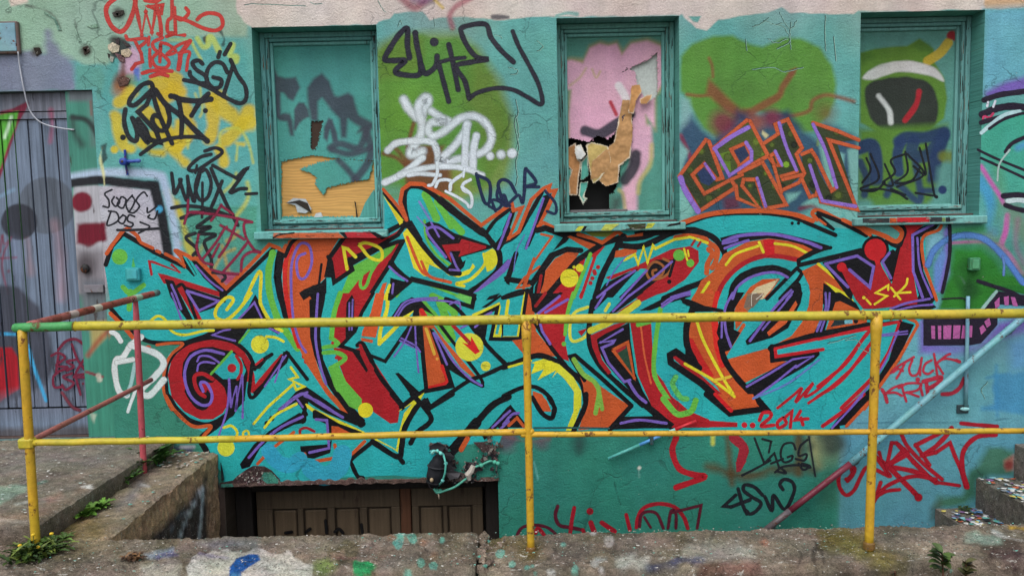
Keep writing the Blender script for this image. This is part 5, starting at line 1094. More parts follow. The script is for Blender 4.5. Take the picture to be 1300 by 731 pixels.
def t9(k):
    Nv = (26, 40, 72); T((470, 110, .1846)); k.S(Nv, 4.4, "730 600 760 720 790 800 820 790 820 660 740 610", .6); k.S(Nv, 4.4, "1000 730 960 660 910 640 880 670 890 720 920 800 960 820", .6); k.S(Nv, 4.4, "1060 720 1065 580 1080 575 1140 660 1060 690", .6); k.S(Nv, 4, "1070 690 1160 690", .6); T((640, 180, .2598)); k.S(Nv, 4, "-25 290 0 260 20 300 70 260 90 300 100 230", .6); k.S(Nv, 3.6, "200 240 250 300 250 350 210 340", .6)
    T((385, 232, .2)); k.S(Nv, 3.6, "1180 150 1230 170 1260 130 1200 110 1220 180", .6); k.S(Nv, 3.8, "1240 20 1230 90 1270 140 1300 150", .6)
tagink(t9, "small navy tag between the white tag and the middle window")
def t10(k):
    T((840, 140, .2)); O = (186, 88, 52); V = (140, 108, 196); DK = (52, 62, 38)
    k.P(DK, "112 420 280 190 380 430 460 460 470 500 240 630 120 440"); k.P((70, 84, 40), "335 250 545 75 680 290 450 410 420 420"); k.P(DK, "430 430 640 330 780 600 640 610 480 560"); k.P(DK, "650 220 740 140 800 60 890 240 870 280 900 400 760 520 680 320"); k.P(DK, "890 290 950 250 1000 400 1060 500 980 80 1250 190 1110 200 1240 610 1010 580 900 460")
    k.P((116, 170, 160), "1000 180 1020 200 1100 490 1060 500"); k.P((40, 58, 92), "225 400 270 340 340 440 300 480 250 460"); k.P((40, 54, 86), "455 250 530 210 570 290 490 340")
    k.P((96, 130, 40), "360 280 430 260 440 390 380 380")
    for x_, y_ in ((180, 380), (230, 580), (300, 560), (360, 500), (250, 260), (600, 200), (420, 300), (640, 280), (560, 480), (660, 400), (720, 480), (700, 220), (820, 150), (840, 220), (760, 490), (940, 320), (960, 470), (1120, 540), (1060, 560), (1150, 600), (1110, 140), (600, 590), (850, 420)):
        k.D(random.choice([(92, 112, 42), (84, 100, 44), (34, 42, 32), (70, 84, 40)]), random.uniform(2.5, 5), f"{x_} {y_}", random.uniform(2.2, 4))
    k.S(O, 4.8, "110 420 280 190 300 200 385 430 350 440 270 340 195 410 270 530 440 440 470 490 240 640 120 440", 1, False); k.S(O, 4.8, "330 240 540 65 560 70 675 290 490 390", 1, False); k.S(O, 4.4, "440 440 510 410 500 360 440 250 530 210 570 290 490 360", 1, False); k.S(O, 4.8, "490 400 640 330 790 600 660 625 600 440 520 440 510 480 620 620 480 560 470 480", 1, False); k.S(O, 4.8, "650 210 740 150 720 90 800 60 890 240 855 280 905 400 870 460 760 510", 1, False); k.S(O, 4.4, "680 300 720 350 750 350 720 270 690 290", 1, False); k.S(O, 4.4, "860 390 760 420 770 440 890 410", 1, False); k.S(O, 4.8, "890 280 950 255 980 300 1080 510 1110 490", 1, False); k.S(O, 4.8, "890 440 940 550 980 540 990 500 1010 580 1240 630 1060 190 1250 240", 1, False); k.S(O, 4.8, "960 80 1110 130 1250 190", 1, False); k.S(O, 4.4, "700 310 760 520", 1, False)
    k.S(V, 5.6, "550 110 440 170 335 245", .8); k.S(V, 4.4, "340 250 430 415 570 320 570 260 535 205", .8, False); k.S(V, 7, "120 430 150 510 230 640", .8); k.S(V, 3.6, "275 340 335 435", .6); k.S(V, 4.4, "745 80 790 230 855 380", .7); k.S(V, 4, "720 260 765 350", .6); k.S(V, 4, "605 430 660 610", .6); k.S(V, 4.4, "940 350 990 500 1020 575 1230 610", .7, False); k.S(V, 4.4, "960 90 1040 260 1110 490", .7); k.D((120, 160, 50), 4, "790 345", 1.5)
tagink(t10, "orange outlined block letters with violet edges between the middle and right windows")
def t11(k):
    T((1040, 372, .2)); q = (176, 44, 64); w_ = 3
    k.S(q, w_, "455 505 490 470 600 405", .7); k.S(q, w_, "545 440 520 490 490 540", .7); k.S(q, w_, "470 500 500 480 530 492", .7); k.S(q, w_, "590 425 570 480 585 520 620 515 640 470 650 410", .7, True); k.S(q, w_, "640 470 640 520", .7); k.S(q, w_, "712 425 672 450 660 495 690 512 722 490", .7)
    k.S(q, w_, "728 385 738 450 748 515", .7); k.S(q, w_, "740 450 800 400 830 385", .7); k.S(q, w_, "745 440 800 415 890 432", .7); k.S(q, 4.4, "870 425 890 435", .7); k.S(q, w_, "750 455 785 510", .7)
    k.S(q, 4.4, "398 610 415 640 430 690", .7); k.S(q, w_, "415 640 470 600 525 580", .7); k.S(q, w_, "420 635 480 630 525 650", .7); k.S(q, w_, "525 590 535 630 552 685", .7); k.S(q, w_, "505 600 560 572 645 575 620 615 540 632", .7); k.S(q, w_, "560 630 630 655", .7); k.S(q, 3.4, "640 590 655 645", .7); k.D(q, 3, "625 548", .6); k.S(q, 5, "680 575 690 640", .7); k.S(q, 5.4, "660 560 715 545 775 532 745 575 700 600", .7); k.S(q, 5, "920 540 890 600 840 635 780 640", .7)
tagink(t11, "crimson two-line writing under the purple jaw on the pale blue wall")
def t12(k):
    T((1040, 500, .2)); q = (156, 22, 40)
    k.S(q, 5.4, "180 550 210 500 200 460", .9); k.S(q, 5, "170 540 200 530 225 470 170 465 125 520 130 590 170 640 220 610 260 530 300 465 360 480 440 520", .9); k.S(q, 5, "430 450 460 310 490 310 560 370", .9, False); k.S(q, 6, "540 350 440 460 360 400", .9, False); k.S(q, 6, "500 320 600 430 690 520 740 560", .9, False); k.S(q, 6, "430 460 560 480 660 510 750 560", .9); k.S(q, 6.4, "560 380 430 450 520 540 600 620 630 655", .9, False); k.S(q, 5, "360 400 450 520 380 370", .9, False); k.S(q, 5, "350 680 390 560", .9); k.S(q, 5, "355 665 420 590 520 540 620 520 740 540", .9); k.S(q, 4.6, "360 650 430 615 510 605", .9); k.S(q, 5, "520 250 560 330 660 440 780 540", .9); k.S(q, 5, "610 320 700 450", .9, False); k.S(q, 5.4, "610 325 720 270 790 235", .9); k.S(q, 6, "840 215 800 270 730 340 650 390", .9); k.S(q, 5, "680 385 740 370 830 310 860 390 900 480 930 590", .9, False); k.S(q, 6, "940 590 910 480 910 380 950 310 1020 265 1120 258", .9); k.S(q, 4.4, "750 560 890 580", .9); k.S(q, 5, "900 185 1000 195 1130 205", .9); k.D(q, 5, "630 655", 1.2)
tagink(t12, "sprawling dark red spray tag low on the pale blue wall")
def t13(k):
    T((840, 500, .2)); q = (170, 26, 38)
    k.S(q, 7.5, "92 275 68 360 110 470 200 510 272 525 92 592", .7, True); k.S((150, 36, 50), 12, "455 275 520 340 505 420", .8); k.P((150, 36, 50), "470 430 540 420 500 490 475 495"); 
tagink(t13, "pair of broad red curved strokes under the date")
def t14(k):
    T((640, 600, .2)); q = (150, 24, 40); q2 = (84, 24, 42)
    k.S(q2, 4, "70 420 110 350 180 330 260 340 310 370 335 400", .6); k.S(q, 5, "200 380 215 350 260 400", .6); k.S(q2, 4.6, "340 210 325 270 350 330 420 345 490 360", .6); k.S(q, 5, "500 360 515 400", .6); k.S(q, 5, "445 220 430 300 418 390", .6); k.D(q, 4.4, "545 243", .5); k.S(q, 6.4, "550 315 570 370", .6); k.S(q, 6, "620 315 700 370", .6); k.S(q, 5, "775 265 798 360", .6); k.S(q, 5, "840 345 850 280 890 220 980 195 1080 215 1140 280 1165 350", .6); k.S(q2, 4, "860 340 870 270 910 245 970 260 1010 350", .6); k.S(q2, 3.4, "890 280 930 345", .6); k.S(q2, 4, "1040 350 1060 240 1090 260 1090 350", .6); k.S(q2, 4, "1070 250 1250 205 1225 350", .6, False)
tagink(t14, "red and maroon tag low on the wall, cut off by the concrete ledge")
def t15(k):
    T((840, 500, .2)); q = (26, 30, 36); w_ = 2.8
    k.S(q, w_, "590 280 620 360 652 440", .5); k.S(q, w_, "640 285 695 300 680 370", .5, False); k.S(q, w_, "510 515 600 470 690 420", .5); k.S(q, w_, "650 440 690 400 715 375 745 465", .5, False); k.S(q, w_, "695 440 770 410", .5); k.S(q, w_, "850 350 830 310 775 320 755 380 775 430 820 420 830 390 800 400", .5); k.S(q, w_, "925 290 880 330 870 390 920 380 905 420 850 410", .5); k.S(q, w_, "720 495 770 460 870 450 945 465", .5); k.S(q, w_, "730 490 790 500 760 470", .5); k.S(q, w_, "870 440 900 480 940 455 890 440", .5); k.S(q, 2, "935 270 955 400 975 520", .5)
    w_ = 4.6; k.S(q, w_, "470 640 395 710 440 715 560 670", .6, False); k.S(q, w_, "485 600 510 690 540 760", .6); k.S(q, w_, "640 640 590 590 530 575 520 610 570 650 630 690 600 740 560 760 540 740", .6); k.S(q, w_, "655 650 700 740 710 640 780 730 840 620 830 560 780 540 750 570 770 605", .6)
tagink(t15, "two rows of black tags low on the wall beneath the date")
def t16(k):
    T((970, 0, .2598)); q = (34, 26, 44)
    k.S(q, 7, "1075 490 1150 465 1240 452 1320 440", .9); k.S(q, 9, "1065 560 1140 530 1220 520 1300 530", .9); k.S((206, 210, 222), 3, "1095 500 1090 520", .5); k.S((206, 210, 222), 3, "1130 495 1120 522", .5); k.S((190, 60, 100), 3, "1070 590 1075 570 1100 575 1120 555", .6); k.S(q, 6, "1060 600 1130 580 1240 555", .9); k.S((176, 208, 214), 5, "1062 650 1120 600 1180 560 1250 545", .9); k.S(q, 3.6, "1100 630 1160 590 1240 560 1300 550", .7)
    T((970, 180, .2598)); k.S(q, 3.4, "1045 40 1140 85 1300 150", .5); k.S(q, 3.4, "1060 80 1160 125 1300 190", .5); k.S(q, 5, "1180 50 1210 10 1270 -20", .8); k.S((160, 190, 184), 2.4, "1140 190 1150 110 1200 40", .7); k.S(q, 7, "1170 265 1240 260 1320 275", 1); k.S((190, 214, 216), 6, "1190 290 1250 285 1320 300", .6); k.S(q, 6, "1180 310 1240 330 1320 345", 1)
    k.S((84, 128, 196), 7.5, "800 600 830 530 900 475 990 456 1080 478 1170 560 1260 680 1310 731", 2.6); k.S((96, 130, 190), 3, "1165 560 1172 600 1170 650", 1.2); k.S((30, 22, 40), 4.6, "905 385 908 470 905 560 885 670 870 735", .8); k.S(q, 5, "1045 680 1120 705 1210 735 1300 790", .6)
    T((970, 360, .2598)); k.P(q, "778 165 1040 160 1060 130 1135 35 1300 60 1300 110 1140 100 1140 200 1060 290 1010 300 778 302"); PKK = (176, 92, 150)
    for a_ in ("815 205 835 205 835 270 818 268", "848 205 865 205 865 270 850 270", "875 203 915 203 912 270 875 270", "925 203 960 203 955 268 922 268", "970 203 995 205 985 268 962 268", "1000 205 1018 205 1015 262 1000 262", "1052 215 1070 200 1085 225 1060 250", "1075 185 1100 165 1108 200 1088 215", "1170 65 1195 60 1195 105 1175 105", "1205 65 1225 66 1240 110 1215 108", "1125 90 1150 65 1150 110 1130 122"):
        k.P(PKK, a_)
    k.S((150, 190, 180), 4, "1135 38 1100 80 1060 130", .6); k.P((36, 110, 40), "1150 10 1250 45 1300 60 1300 10")
    k.S((34, 30, 40), 2, "870 75 960 70 985 80", .4); 
o = tagink(t16, "purple and pink jaw with green head, part of a painted creature at the right edge")
o.name = "painted_creature"
def t17(k):
    T((0, 360, .2598)); Wt = (206, 216, 216)
    k.S(Wt, 6.4, "545 235 570 250 590 280", .9); k.S(Wt, 7.4, "690 260 640 300 600 360 570 370 560 420 580 520 620 545", 1.2); k.S(Wt, 8, "640 300 760 340 800 390 760 450 690 520 730 545 800 470", 1.4); k.S(Wt, 6, "570 385 650 370", 1.2); k.S((150, 190, 190), 5, "660 390 640 490 620 540", 1.2); k.S(Wt, 4, "670 500 640 580 625 625", .9)
tagink(t17, "white sprayed loop tag behind the red post")

# ---------------- paint carried over the sills
YS = -.0458
s1 = Ink(YS); T(B1)
s1.P((192, 96, 58), "-190 318 225 318 262 350 -190 352"); s1.P(BLK, "228 314 268 314 290 348 262 348"); s1.P((178, 44, 52), "262 314 432 312 470 350 282 350"); s1.P(BLK, "420 312 452 312 520 348 470 350"); s1.P((130, 190, 180), "470 315 540 312 500 335"); s1.S(BLK, 2, "-190 350 -150 330 -60 318")
s1.build("sill_paint", W1, "orange and red paint over the left sill")
s2 = Ink(YS); T((640, 180, .2598))
s2.P((196, 200, 70), "365 412 392 412 372 436 345 436"); s2.P(BLK, "392 412 406 412 392 436 378 436"); s2.P((186, 196, 90), "495 402 565 400 520 434 470 434"); s2.P((60, 66, 40), "600 402 692 398 690 426 620 430"); s2.P((196, 200, 70), "702 398 740 396 722 420 690 424"); s2.P(BLK, "808 404 862 392 862 404 790 416")
s2.build("sill_paint", W2, "yellow and black paint over the middle sill")
s3 = Ink(YS); T((970, 180, .2598))
s3.P((52, 58, 60), "482 374 612 372 612 396 482 396"); s3.P(ORG, "614 372 648 372 648 396 614 396"); s3.P((184, 34, 40), "650 370 808 368 808 393 650 395"); s3.P((50, 52, 56), "810 368 870 368 870 391 810 392"); s3.P((120, 140, 90), "870 370 886 370 886 391 870 391"); s3.P((40, 44, 48), "888 370 910 370 910 391 888 391")
s3.build("sill_paint", W3, "red and black paint over the right sill")

# ---------------- plank door on the left
DX = float(onY(93, 200, .06)[0] + onY(109, 480, .06)[0]) / 2
ZTOPD = float(onY(50, 152, .06)[2]); ZLOW = float(onY(60, 517, .06)[2])
edges = [DX]; 
while edges[-1] > DOOR['x0'] + .1: edges.append(edges[-1] - random.uniform(.080, .098))
PV, PF = [], []
def gridpatch(x0, x1, z0, z1, Y, st=.008):
    a_ = np.linspace(x0, x1, max(2, int((x1 - x0) / st) + 1)); b_ = np.linspace(z0, z1, max(2, int((z1 - z0) / st) + 1)); n = len(a_); o = sum(len(k) for k in PV)
    X_, Z_ = np.meshgrid(a_, b_); PV.append(np.stack([X_.ravel(), np.full(X_.size, Y), Z_.ravel()], 1))
    PF.extend([(o + j * n + i, o + j * n + i + 1, o + (j + 1) * n + i + 1, o + (j + 1) * n + i) for j in range(len(b_) - 1) for i in range(n - 1)])
    o2 = o + X_.size
    PV.append(np.array([(x0, Y, z0), (x0, Y, z1), (x0, Y + .02, z1), (x0, Y + .02, z0), (x1, Y, z0), (x1, Y, z1), (x1, Y + .02, z1), (x1, Y + .02, z0)])); PF.extend([(o2, o2 + 1, o2 + 2, o2 + 3), (o2 + 7, o2 + 6, o2 + 5, o2 + 4)])
for p_, q_ in zip(edges[:-1], edges[1:]):
    g_ = random.uniform(.0028, .0062); gridpatch(q_ + g_, p_ - g_, ZLOW + .004, ZTOPD, .06 + random.uniform(-.003, .003))
gridpatch(edges[-1], DX, .125, ZLOW - .003, .048); gridpatch(edges[-1], DX, ZTOPD + .004, float(onY(50, 143, .06)[2]), .05)
gridpatch(edges[-1], DX, float(onY(50, 142, .06)[2]) + .003, DOOR['z1'] - .004, .055)
PP = np.vstack(PV); DP = Paint(PP, (106, 120, 140))
def doorpaint(q):
    T((0, 100, .2875))
    q.poly((116, 118, 130), "0 60 400 60 400 170 0 180", 10, .8); q.poly((84, 62, 76), "0 150 60 140 110 100 130 105 120 140 60 200 0 150", 3, .6)
    q.poly((120, 34, 60), "0 145 60 130 122 100 124 120 80 200 40 320 0 440 -20 440", 2, 1, .3); q.poly((76, 150, 50), "-20 165 82 142 70 210 40 280 0 400 -20 400", 2, 1); q.line((190, 216, 190), 4, "50 170 35 220 20 260", 3, .8)
    q.line((176, 70, 110), 5, "225 140 230 200 222 280", 5, .6, .5)
    q.dot((86, 94, 106), 36, "205 560", 2, .9); q.dot((44, 46, 56), 23, "85 632", 2, .95); q.line((130, 170, 200), 4, "0 520 60 490", 4, .5); q.line((124, 40, 60), 2, "10 690 20 730 50 700", 2, .8)
    T((0, 180, .2598)); q.line((168, 130, 140), 10, "270 400 300 560 300 760", 12, .45, 1); q.line((150, 110, 110), 6, "140 480 150 640", 8, .4, 1); q.line((124, 36, 58), 2.5, "10 460 0 540", 2, .8); q.line((124, 36, 58), 2.5, "-10 570 80 565", 2, .8); q.line((124, 36, 58), 2.5, "50 480 20 540 10 620 40 740", 2, .8); q.dot((110, 40, 50), 2, "42 632", 2, .8)
    q.line((100, 110, 140), 18, "60 500 70 640 60 760", 14, .3, 1)
    T((0, 380, .2464)); q.poly((60, 62, 74), "-200 -100 100 -60 200 40 260 200 280 330 240 440 120 500 0 540 -200 560", 5, .9, .4); q.poly((164, 22, 38), "-200 248 60 248 95 300 100 460 40 500 0 530 -200 540", 3, 1, .4); q.poly((104, 110, 128), "-200 540 100 470 260 420 480 430 480 600 -200 610", 16, .6); q.line((60, 160, 210), 4, "-60 172 80 180", 1.5, .95); q.line((60, 160, 210), 4.4, "145 240 165 320 200 420 238 520", 1.5, .95)
    q.poly((110, 100, 118), "430 -40 480 -40 480 10 430 20", 5, .6); q.poly((200, 196, 196), "440 60 500 30 530 60 470 110", 4, .4, 1)
doorpaint(DP)
T((0, 0, 1)); DP.poly((72, 62, 58), "-200 545 130 541 130 570 -200 570", 8, .75, 1.5)
door = obj("plank_door", PP, PF, M_plank, WALL, DP.rgba()); door["label"] = "weathered grey plank door with faded grey circles"
b = MB(); b.box(edges[-1], DX, .082, .10, .13, DOOR['z1'] - .01, 0, lin((8, 8, 10))); b.build("door_backing", M_matte, door)
k = Ink(.046); T((0, 380, .2464)); q = (110, 32, 58)
for s in ("265 290 300 275 335 300 290 340 350 350 290 375", "300 290 290 370", "390 310 345 320 380 345 345 365", "370 230 400 310 455 385", "455 275 400 360 385 400", "300 375 275 400 280 450 320 450", "370 380 325 400 380 430 340 465 320 440", "380 400 520 400", "390 400 415 490", "385 390 470 380"): k.S(q, 3.2, s, .5)
k.D(q, 1.6, "428 433"); k.S(q, 3.6, "300 260 340 215 390 205 430 230", .8); k.S((110, 50, 66), 4, "320 480 370 550 410 570", 1.5)
k.build("graffiti_tag", door, "small maroon handwriting on the door", True)
# jamb
PV, PF = [], []
gridpatch(DX + .006, DOOR['x1'] - .004, .112, DOOR['z1'] - .003, .022); JP = np.vstack(PV); jp = Paint(JP, (66, 132, 116)); q_ = jp
T((0, 100, .2875)); q_.poly((100, 104, 112), "300 40 440 40 440 100 300 100", 6, .9); q_.poly((92, 112, 112), "390 90 440 90 440 300 400 300", 8, .7); q_.line((34, 36, 40), 7, "320 170 390 190 450 290 470 350", 4, .9); q_.line((40, 44, 46), 9, "320 180 330 240 360 290", 8, .7); q_.line((130, 50, 50), 2.5, "400 100 404 160", 2, .6)
T((0, 180, .2598))
q_.poly((176, 176, 184), "360 215 560 215 560 740 360 740", 3, 1, .5); q_.line((170, 190, 214), 11, "340 178 480 155 640 152", 6, .95); q_.line((30, 32, 38), 11.5, "330 204 480 188 600 200", 2.5, 1, .3)
q_.dot((116, 22, 44), 13, "400 295", 3, 1, .7); q_.poly((106, 16, 38), "370 395 515 395 520 480 430 520 370 500", 4, 1, 1); q_.poly((108, 102, 108), "370 520 520 520 520 760 370 760", 14, .8); q_.dot((60, 50, 54), 12, "420 600", 12, .7)
T((0, 360, .2598)); q_.poly((60, 132, 112), "400 330 600 250 600 740 400 740", 12, 1); q_.poly((104, 108, 116), "400 -20 520 -20 525 200 430 230 400 200", 8, .9); q_.poly((186, 164, 96), "440 190 520 180 520 260 450 330", 6, .8); q_.line((150, 60, 50), 6, "430 350 480 280 540 220", 5, .75); q_.line((124, 34, 58), 3.4, "420 430 500 455", 1, .9); q_.dot((200, 196, 180), 3, "480 450 486 468", 2, .7, 1); q_.poly((176, 190, 170), "440 630 470 640 460 680 450 660", 3, .8, 1)
obj("door_jamb", JP, PF, M_wood, door, jp.rgba())
b = MB(); b.box(DOOR['x0'], DOOR['x1'] - .003, .03, .30, DOOR['z0'] - .004, DOOR['z0'] + .012, .003, lin((78, 62, 58))); b.build("threshold", M_wood, door)
b = MB(); b.ball(onY(108, 341, 0.0), (.028, .02, .03), lin((26, 26, 28))); b.box(*(lambda A, Bq_: (A[0], Bq_[0], .0, .02, Bq_[2], A[2]))(onY(106, 362, 0), onY(131, 371, 0)), .002, lin((120, 116, 122))); b.build("door_knob", M_old, door)

# ---------------- sunken double door at the foot of the wall
bx0, bx1, bz1 = BASE['x0'], BASE['x1'], BASE['z1']; Yd = .20
BRW, BRD, BRK = lin((84, 72, 58)), lin((66, 56, 46)), lin((40, 36, 34))
def bX(px, y=650): return float(onY(px, y, Yd)[0])
def bZ(py, x=450): return float(onY(x, py, Yd)[2])
b = MB(); zt = bz1 - .004
b.box(bx0 + .002, bX(322), Yd - .03, Yd + .08, -2.09, zt, .005, BRK); b.box(bX(617), bx1 - .002, Yd - .03, Yd + .08, -2.09, zt, .005, BRK); b.box(bX(322) + .002, bX(617) - .002, Yd - .04, Yd + .08, bZ(619), zt, .005, BRK)
base = b.build("sunken_door", M_wood, WALL); base["label"] = "dark brown panelled double door sunk below ground level"
def leaf(px0, px1, panels, ztop):
    b = MB(); x0, x1 = bX(px0), bX(px1); b.box(x0, x1, Yd + .02, Yd + .06, -2.08, ztop, 0, BRD)
    pz1, pz0 = bZ(644), bZ(644) - .62
    cuts = [x0] + [v for a_, c_ in panels for v in (bX(a_), bX(c_))] + [x1]
    b.box(x0, x1, Yd - .004, Yd + .019, pz1 + .001, ztop - .001, .004, BRW); b.box(x0, x1, Yd - .004, Yd + .019, -2.08, pz0 - .001, .004, BRW)
    for i in range(0, len(cuts), 2): b.box(cuts[i] + (.0 if i else 0), cuts[i + 1], Yd - .005, Yd + .019, pz0, pz1, .004, BRW)
    for a_, c_ in panels:
        xa, xc = bX(a_), bX(c_); b.box(xa + .012, xc - .012, Yd + .004, Yd + .021, pz0 + .012, pz1 - .014, .006, lin((92, 78, 62)))
    return b.build("door_leaf", M_wood, base)
leaf(326, 508, [(346, 378), (385, 416), (425, 457), (466, 497)], bZ(621))
leaf(523, 613, [(532, 563), (568, 600)], bZ(618))
b = MB(); b.box(bX(509), bX(522), Yd - .012, Yd + .05, -2.08, bZ(619) - .002, .004, lin((88, 58, 42))); b.build("door_post", M_wood, base)
bk = Ink(Yd - .0065); T((310, 540, .2613))
for s in ("395 460 400 520", "440 515 460 500 480 520", "570 480 575 520", "300 515 320 500", "200 520 230 515"): bk.S((18, 18, 20), 4, s, .5)
bk.build("graffiti_tag", base, "tops of black strokes on the brown door", True)

# ---------------- broken plaster, ragged lip over the sunken door, crumbled holes
b = MB(); DKB, GRB, TLB, WHB = lin((74, 58, 58)), lin((120, 108, 100)), lin((70, 140, 124)), lin((190, 186, 178))
def chunk(spec, y0, th, col, jit=0): b.prism([Vector(onY(k[0], k[1], 0)) + Vector((0, y0, 0)) for k in pts(spec)], (0, th, 0), col)
T(A3)
chunk("752 560 830 545 860 515 925 470 960 452 1030 455 1075 480 1130 540 1128 568 1000 575 900 582 760 585", -.0185, .012, DKB)
chunk("1030 490 1080 490 1125 540 1120 560 1050 560 1010 530", -.0205, .006, TLB); chunk("760 565 830 560 840 580 760 584", -.021, .006, TLB); chunk("757 430 772 500 776 540 762 545", -.021, .01, lin((40, 50, 50)))
for i in range(46):
    x, y = random.uniform(860, 1020), random.uniform(480, 560); w_ = random.uniform(4, 16)
    if y > 455 + abs(x - 960) * .55: chunk(f"{x} {y} {x+w_} {y-random.uniform(2,8)} {x+w_*.8} {y+random.uniform(4,10)} {x-2} {y+5}", -.0205 - random.uniform(0, .004), .004, random.choice([WHB, WHB, GRB, DKB, lin((130, 100, 104))]))
T(B3)
xs = np.linspace(-480, 1240, 120); up = 556 + (xs + 480) * (536 - 572) / 1720 + 10; lo = up + 6 + np.array([mnoise.noise(Vector((x * .02, 0, 1))) * 14 + 8 for x in xs])
up2 = up - 4 - np.array([abs(mnoise.noise(Vector((x * .015, 5, 1)))) * 26 for x in xs])
chunk(np.vstack([np.stack([xs, up2], 1), np.stack([xs, lo], 1)[::-1]]).ravel(), -.0195, .04, lin((104, 84, 78)))
chunk(np.vstack([np.stack([xs, up2 + 5], 1), np.stack([xs, lo + 3], 1)[::-1]]).ravel(), -.012, .05, lin((60, 52, 50)))
chunk("1080 300 1150 300 1210 330 1200 390 1170 380 1130 350", -.021, .008, lin((84, 66, 66))); chunk("1030 425 1100 430 1130 460 1090 500 1040 480", -.021, .008, lin((70, 60, 62))); chunk("810 310 870 300 920 340 900 400 830 360 805 350", -.021, .006, lin((96, 100, 108))); chunk("920 500 1000 490 1080 520 1000 545 920 545", -.021, .008, lin((96, 80, 78))); chunk("1200 300 1235 420 1220 430 1190 380", -.021, .008, lin((92, 62, 62)))
T((130, 0, .1696))
for s, c_ in (("45 340 80 320 130 345 125 390 80 400 45 370", (196, 184, 164)), ("140 380 200 365 225 400 200 430 150 430", (188, 172, 150)), ("100 300 125 285 130 330 110 340", (70, 62, 64)), ("150 310 200 330 215 350 180 350", (74, 66, 66)), ("40 400 60 410 50 440", (60, 56, 56)), ("60 420 90 430 80 470 60 460", (150, 150, 146)), ("95 400 165 420 170 470 130 460", (110, 84, 90)), ("75 100 110 85 160 80 165 105 130 125 90 130", (70, 66, 62)), ("95 105 125 100 120 125", (170, 168, 158)), ("110 590 160 570 210 590 190 640 130 650", (104, 76, 68))):
    chunk(s, -.006, .01, lin(c_))
T((0, 0, .2598))
for s, c_ in (("165 235 195 235 205 260 180 275", (60, 56, 50)), ("405 235 430 225 440 255 415 270", (70, 62, 54)), ("410 240 425 240 425 262", (160, 140, 110)), ("215 60 270 90 300 150 285 150 265 95 220 70", (120, 156, 140)), ("362 115 385 180 398 205 385 205 370 160", (140, 172, 152)), ("425 130 475 120 480 135 450 140", (140, 172, 152))):
    chunk(s, -.005, .005, lin(c_))
T(B3)
for cx_, cy_, rx_, ry_, k_ in ((1180, 345, 60, 70, 46), (1075, 470, 55, 45, 34), (965, 530, 90, 26, 34), (850, 335, 50, 26, 20), (1225, 400, 22, 90, 18), (940, 440, 40, 60, 18)):
    for _ in range(k_):
        x, y, w_ = random.gauss(cx_, rx_ * .6), random.gauss(cy_, ry_ * .6), random.uniform(6, 26)
        if y > 560: continue
        an_ = [random.uniform(0, 1) + q_ * 1.05 for q_ in range(6)]; chunk(" ".join(f"{x + w_ * random.uniform(.4, 1) * math.cos(a_)} {y + w_ * random.uniform(.35, .9) * math.sin(a_)}" for a_ in an_), -.0195 - random.uniform(0, .006), .005, lin(random.choice([(58, 50, 52), (74, 60, 58), (40, 38, 42), (96, 82, 78), (52, 110, 100), (140, 132, 124)])))
bp = b.build("broken_plaster", M_conc, WALL); bp["label"] = "crumbling edge and chipped holes in the render"

# ================================================================== ground, landing, ledges, stairs
def slab(P_, faces, name, base, paintfn, parent=None):
    pa = Paint(P_, base)
    if paintfn: paintfn(pa)
    return obj(name, P_, faces, M_ledge if 'ledge' in name else M_conc, parent, pa.rgba())
def gridz(xs, ys, zf):
    X_, Y_ = np.meshgrid(xs, ys); P_ = np.stack([X_.ravel(), Y_.ravel(), np.zeros(X_.size)], 1); P_[:, 2] = zf(P_); n = len(xs)
    return P_, [(j * n + i, j * n + i + 1, (j + 1) * n + i + 1, (j + 1) * n + i) for j in range(len(ys) - 1) for i in range(n - 1)]
def prof(xs, prof_fn, name, base, paintfn, kind=None, label=None, cat=None, group=None):
    rows = [prof_fn(x) for x in xs]; k = len(rows[0]); P_ = np.array([q for r in rows for q in r], float)
    Fc = [(i * k + j, (i + 1) * k + j, (i + 1) * k + j + 1, i * k + j + 1) for i in range(len(xs) - 1) for j in range(k - 1)]
    Fc += [tuple(range(k)), tuple((len(xs) - 1) * k + j for j in range(k - 1, -1, -1))]
    o = slab(P_, Fc, name, base, paintfn); return tag(o, label, cat, group, kind)
nz3 = lambda x, y, s, a_=0: mnoise.fractal(Vector((x * s, y * s, a_)), 1.0, 2.0, 4)
def ledge(x0, x1, z_of, seed):
    xs = np.r_[np.linspace(x0, max(x0, -2.9), 20)[:-1] if x0 < -2.9 else [], np.linspace(max(x0, -2.9), min(x1, 2.9), int((min(x1, 2.9) - max(x0, -2.9)) / .006)), np.linspace(min(x1, 2.9), x1, 20)[1:] if x1 > 2.9 else []]
    def pf(x):
        z = z_of(x); e = .020 * nz3(x, 0, 4.5, seed) + .012 * nz3(x, 1, 17, seed); e2 = .02 * nz3(x, 3, 4, seed); ed = .008 * nz3(x, 2, 12, seed) + .006 * nz3(x, 6, 60, seed); e += .007 * nz3(x, 5, 45, seed)
        r = [(x, -1.385 + e * .3, -2.1), (x, -1.385 + e * .4, -.7), (x, -1.387 + e * .6, -.2), (x, -1.387 + e, z - .05), (x, -1.391 + e, z - .022 + ed), (x, -1.403 + e, z - .007 + ed)]
        for y in np.linspace(-1.417, -1.768, 58): r.append((x, y, z + .013 * nz3(x, y, 5, seed) + .009 * nz3(x, y, 22, seed) - .006))
        r += [(x, -1.782 + e2, z - .012), (x, -1.792 + e2, z - .035), (x, -1.792 + e2, z - .10), (x, -1.795 + e2 * .6, -.30)]
        return r
    return xs, pf
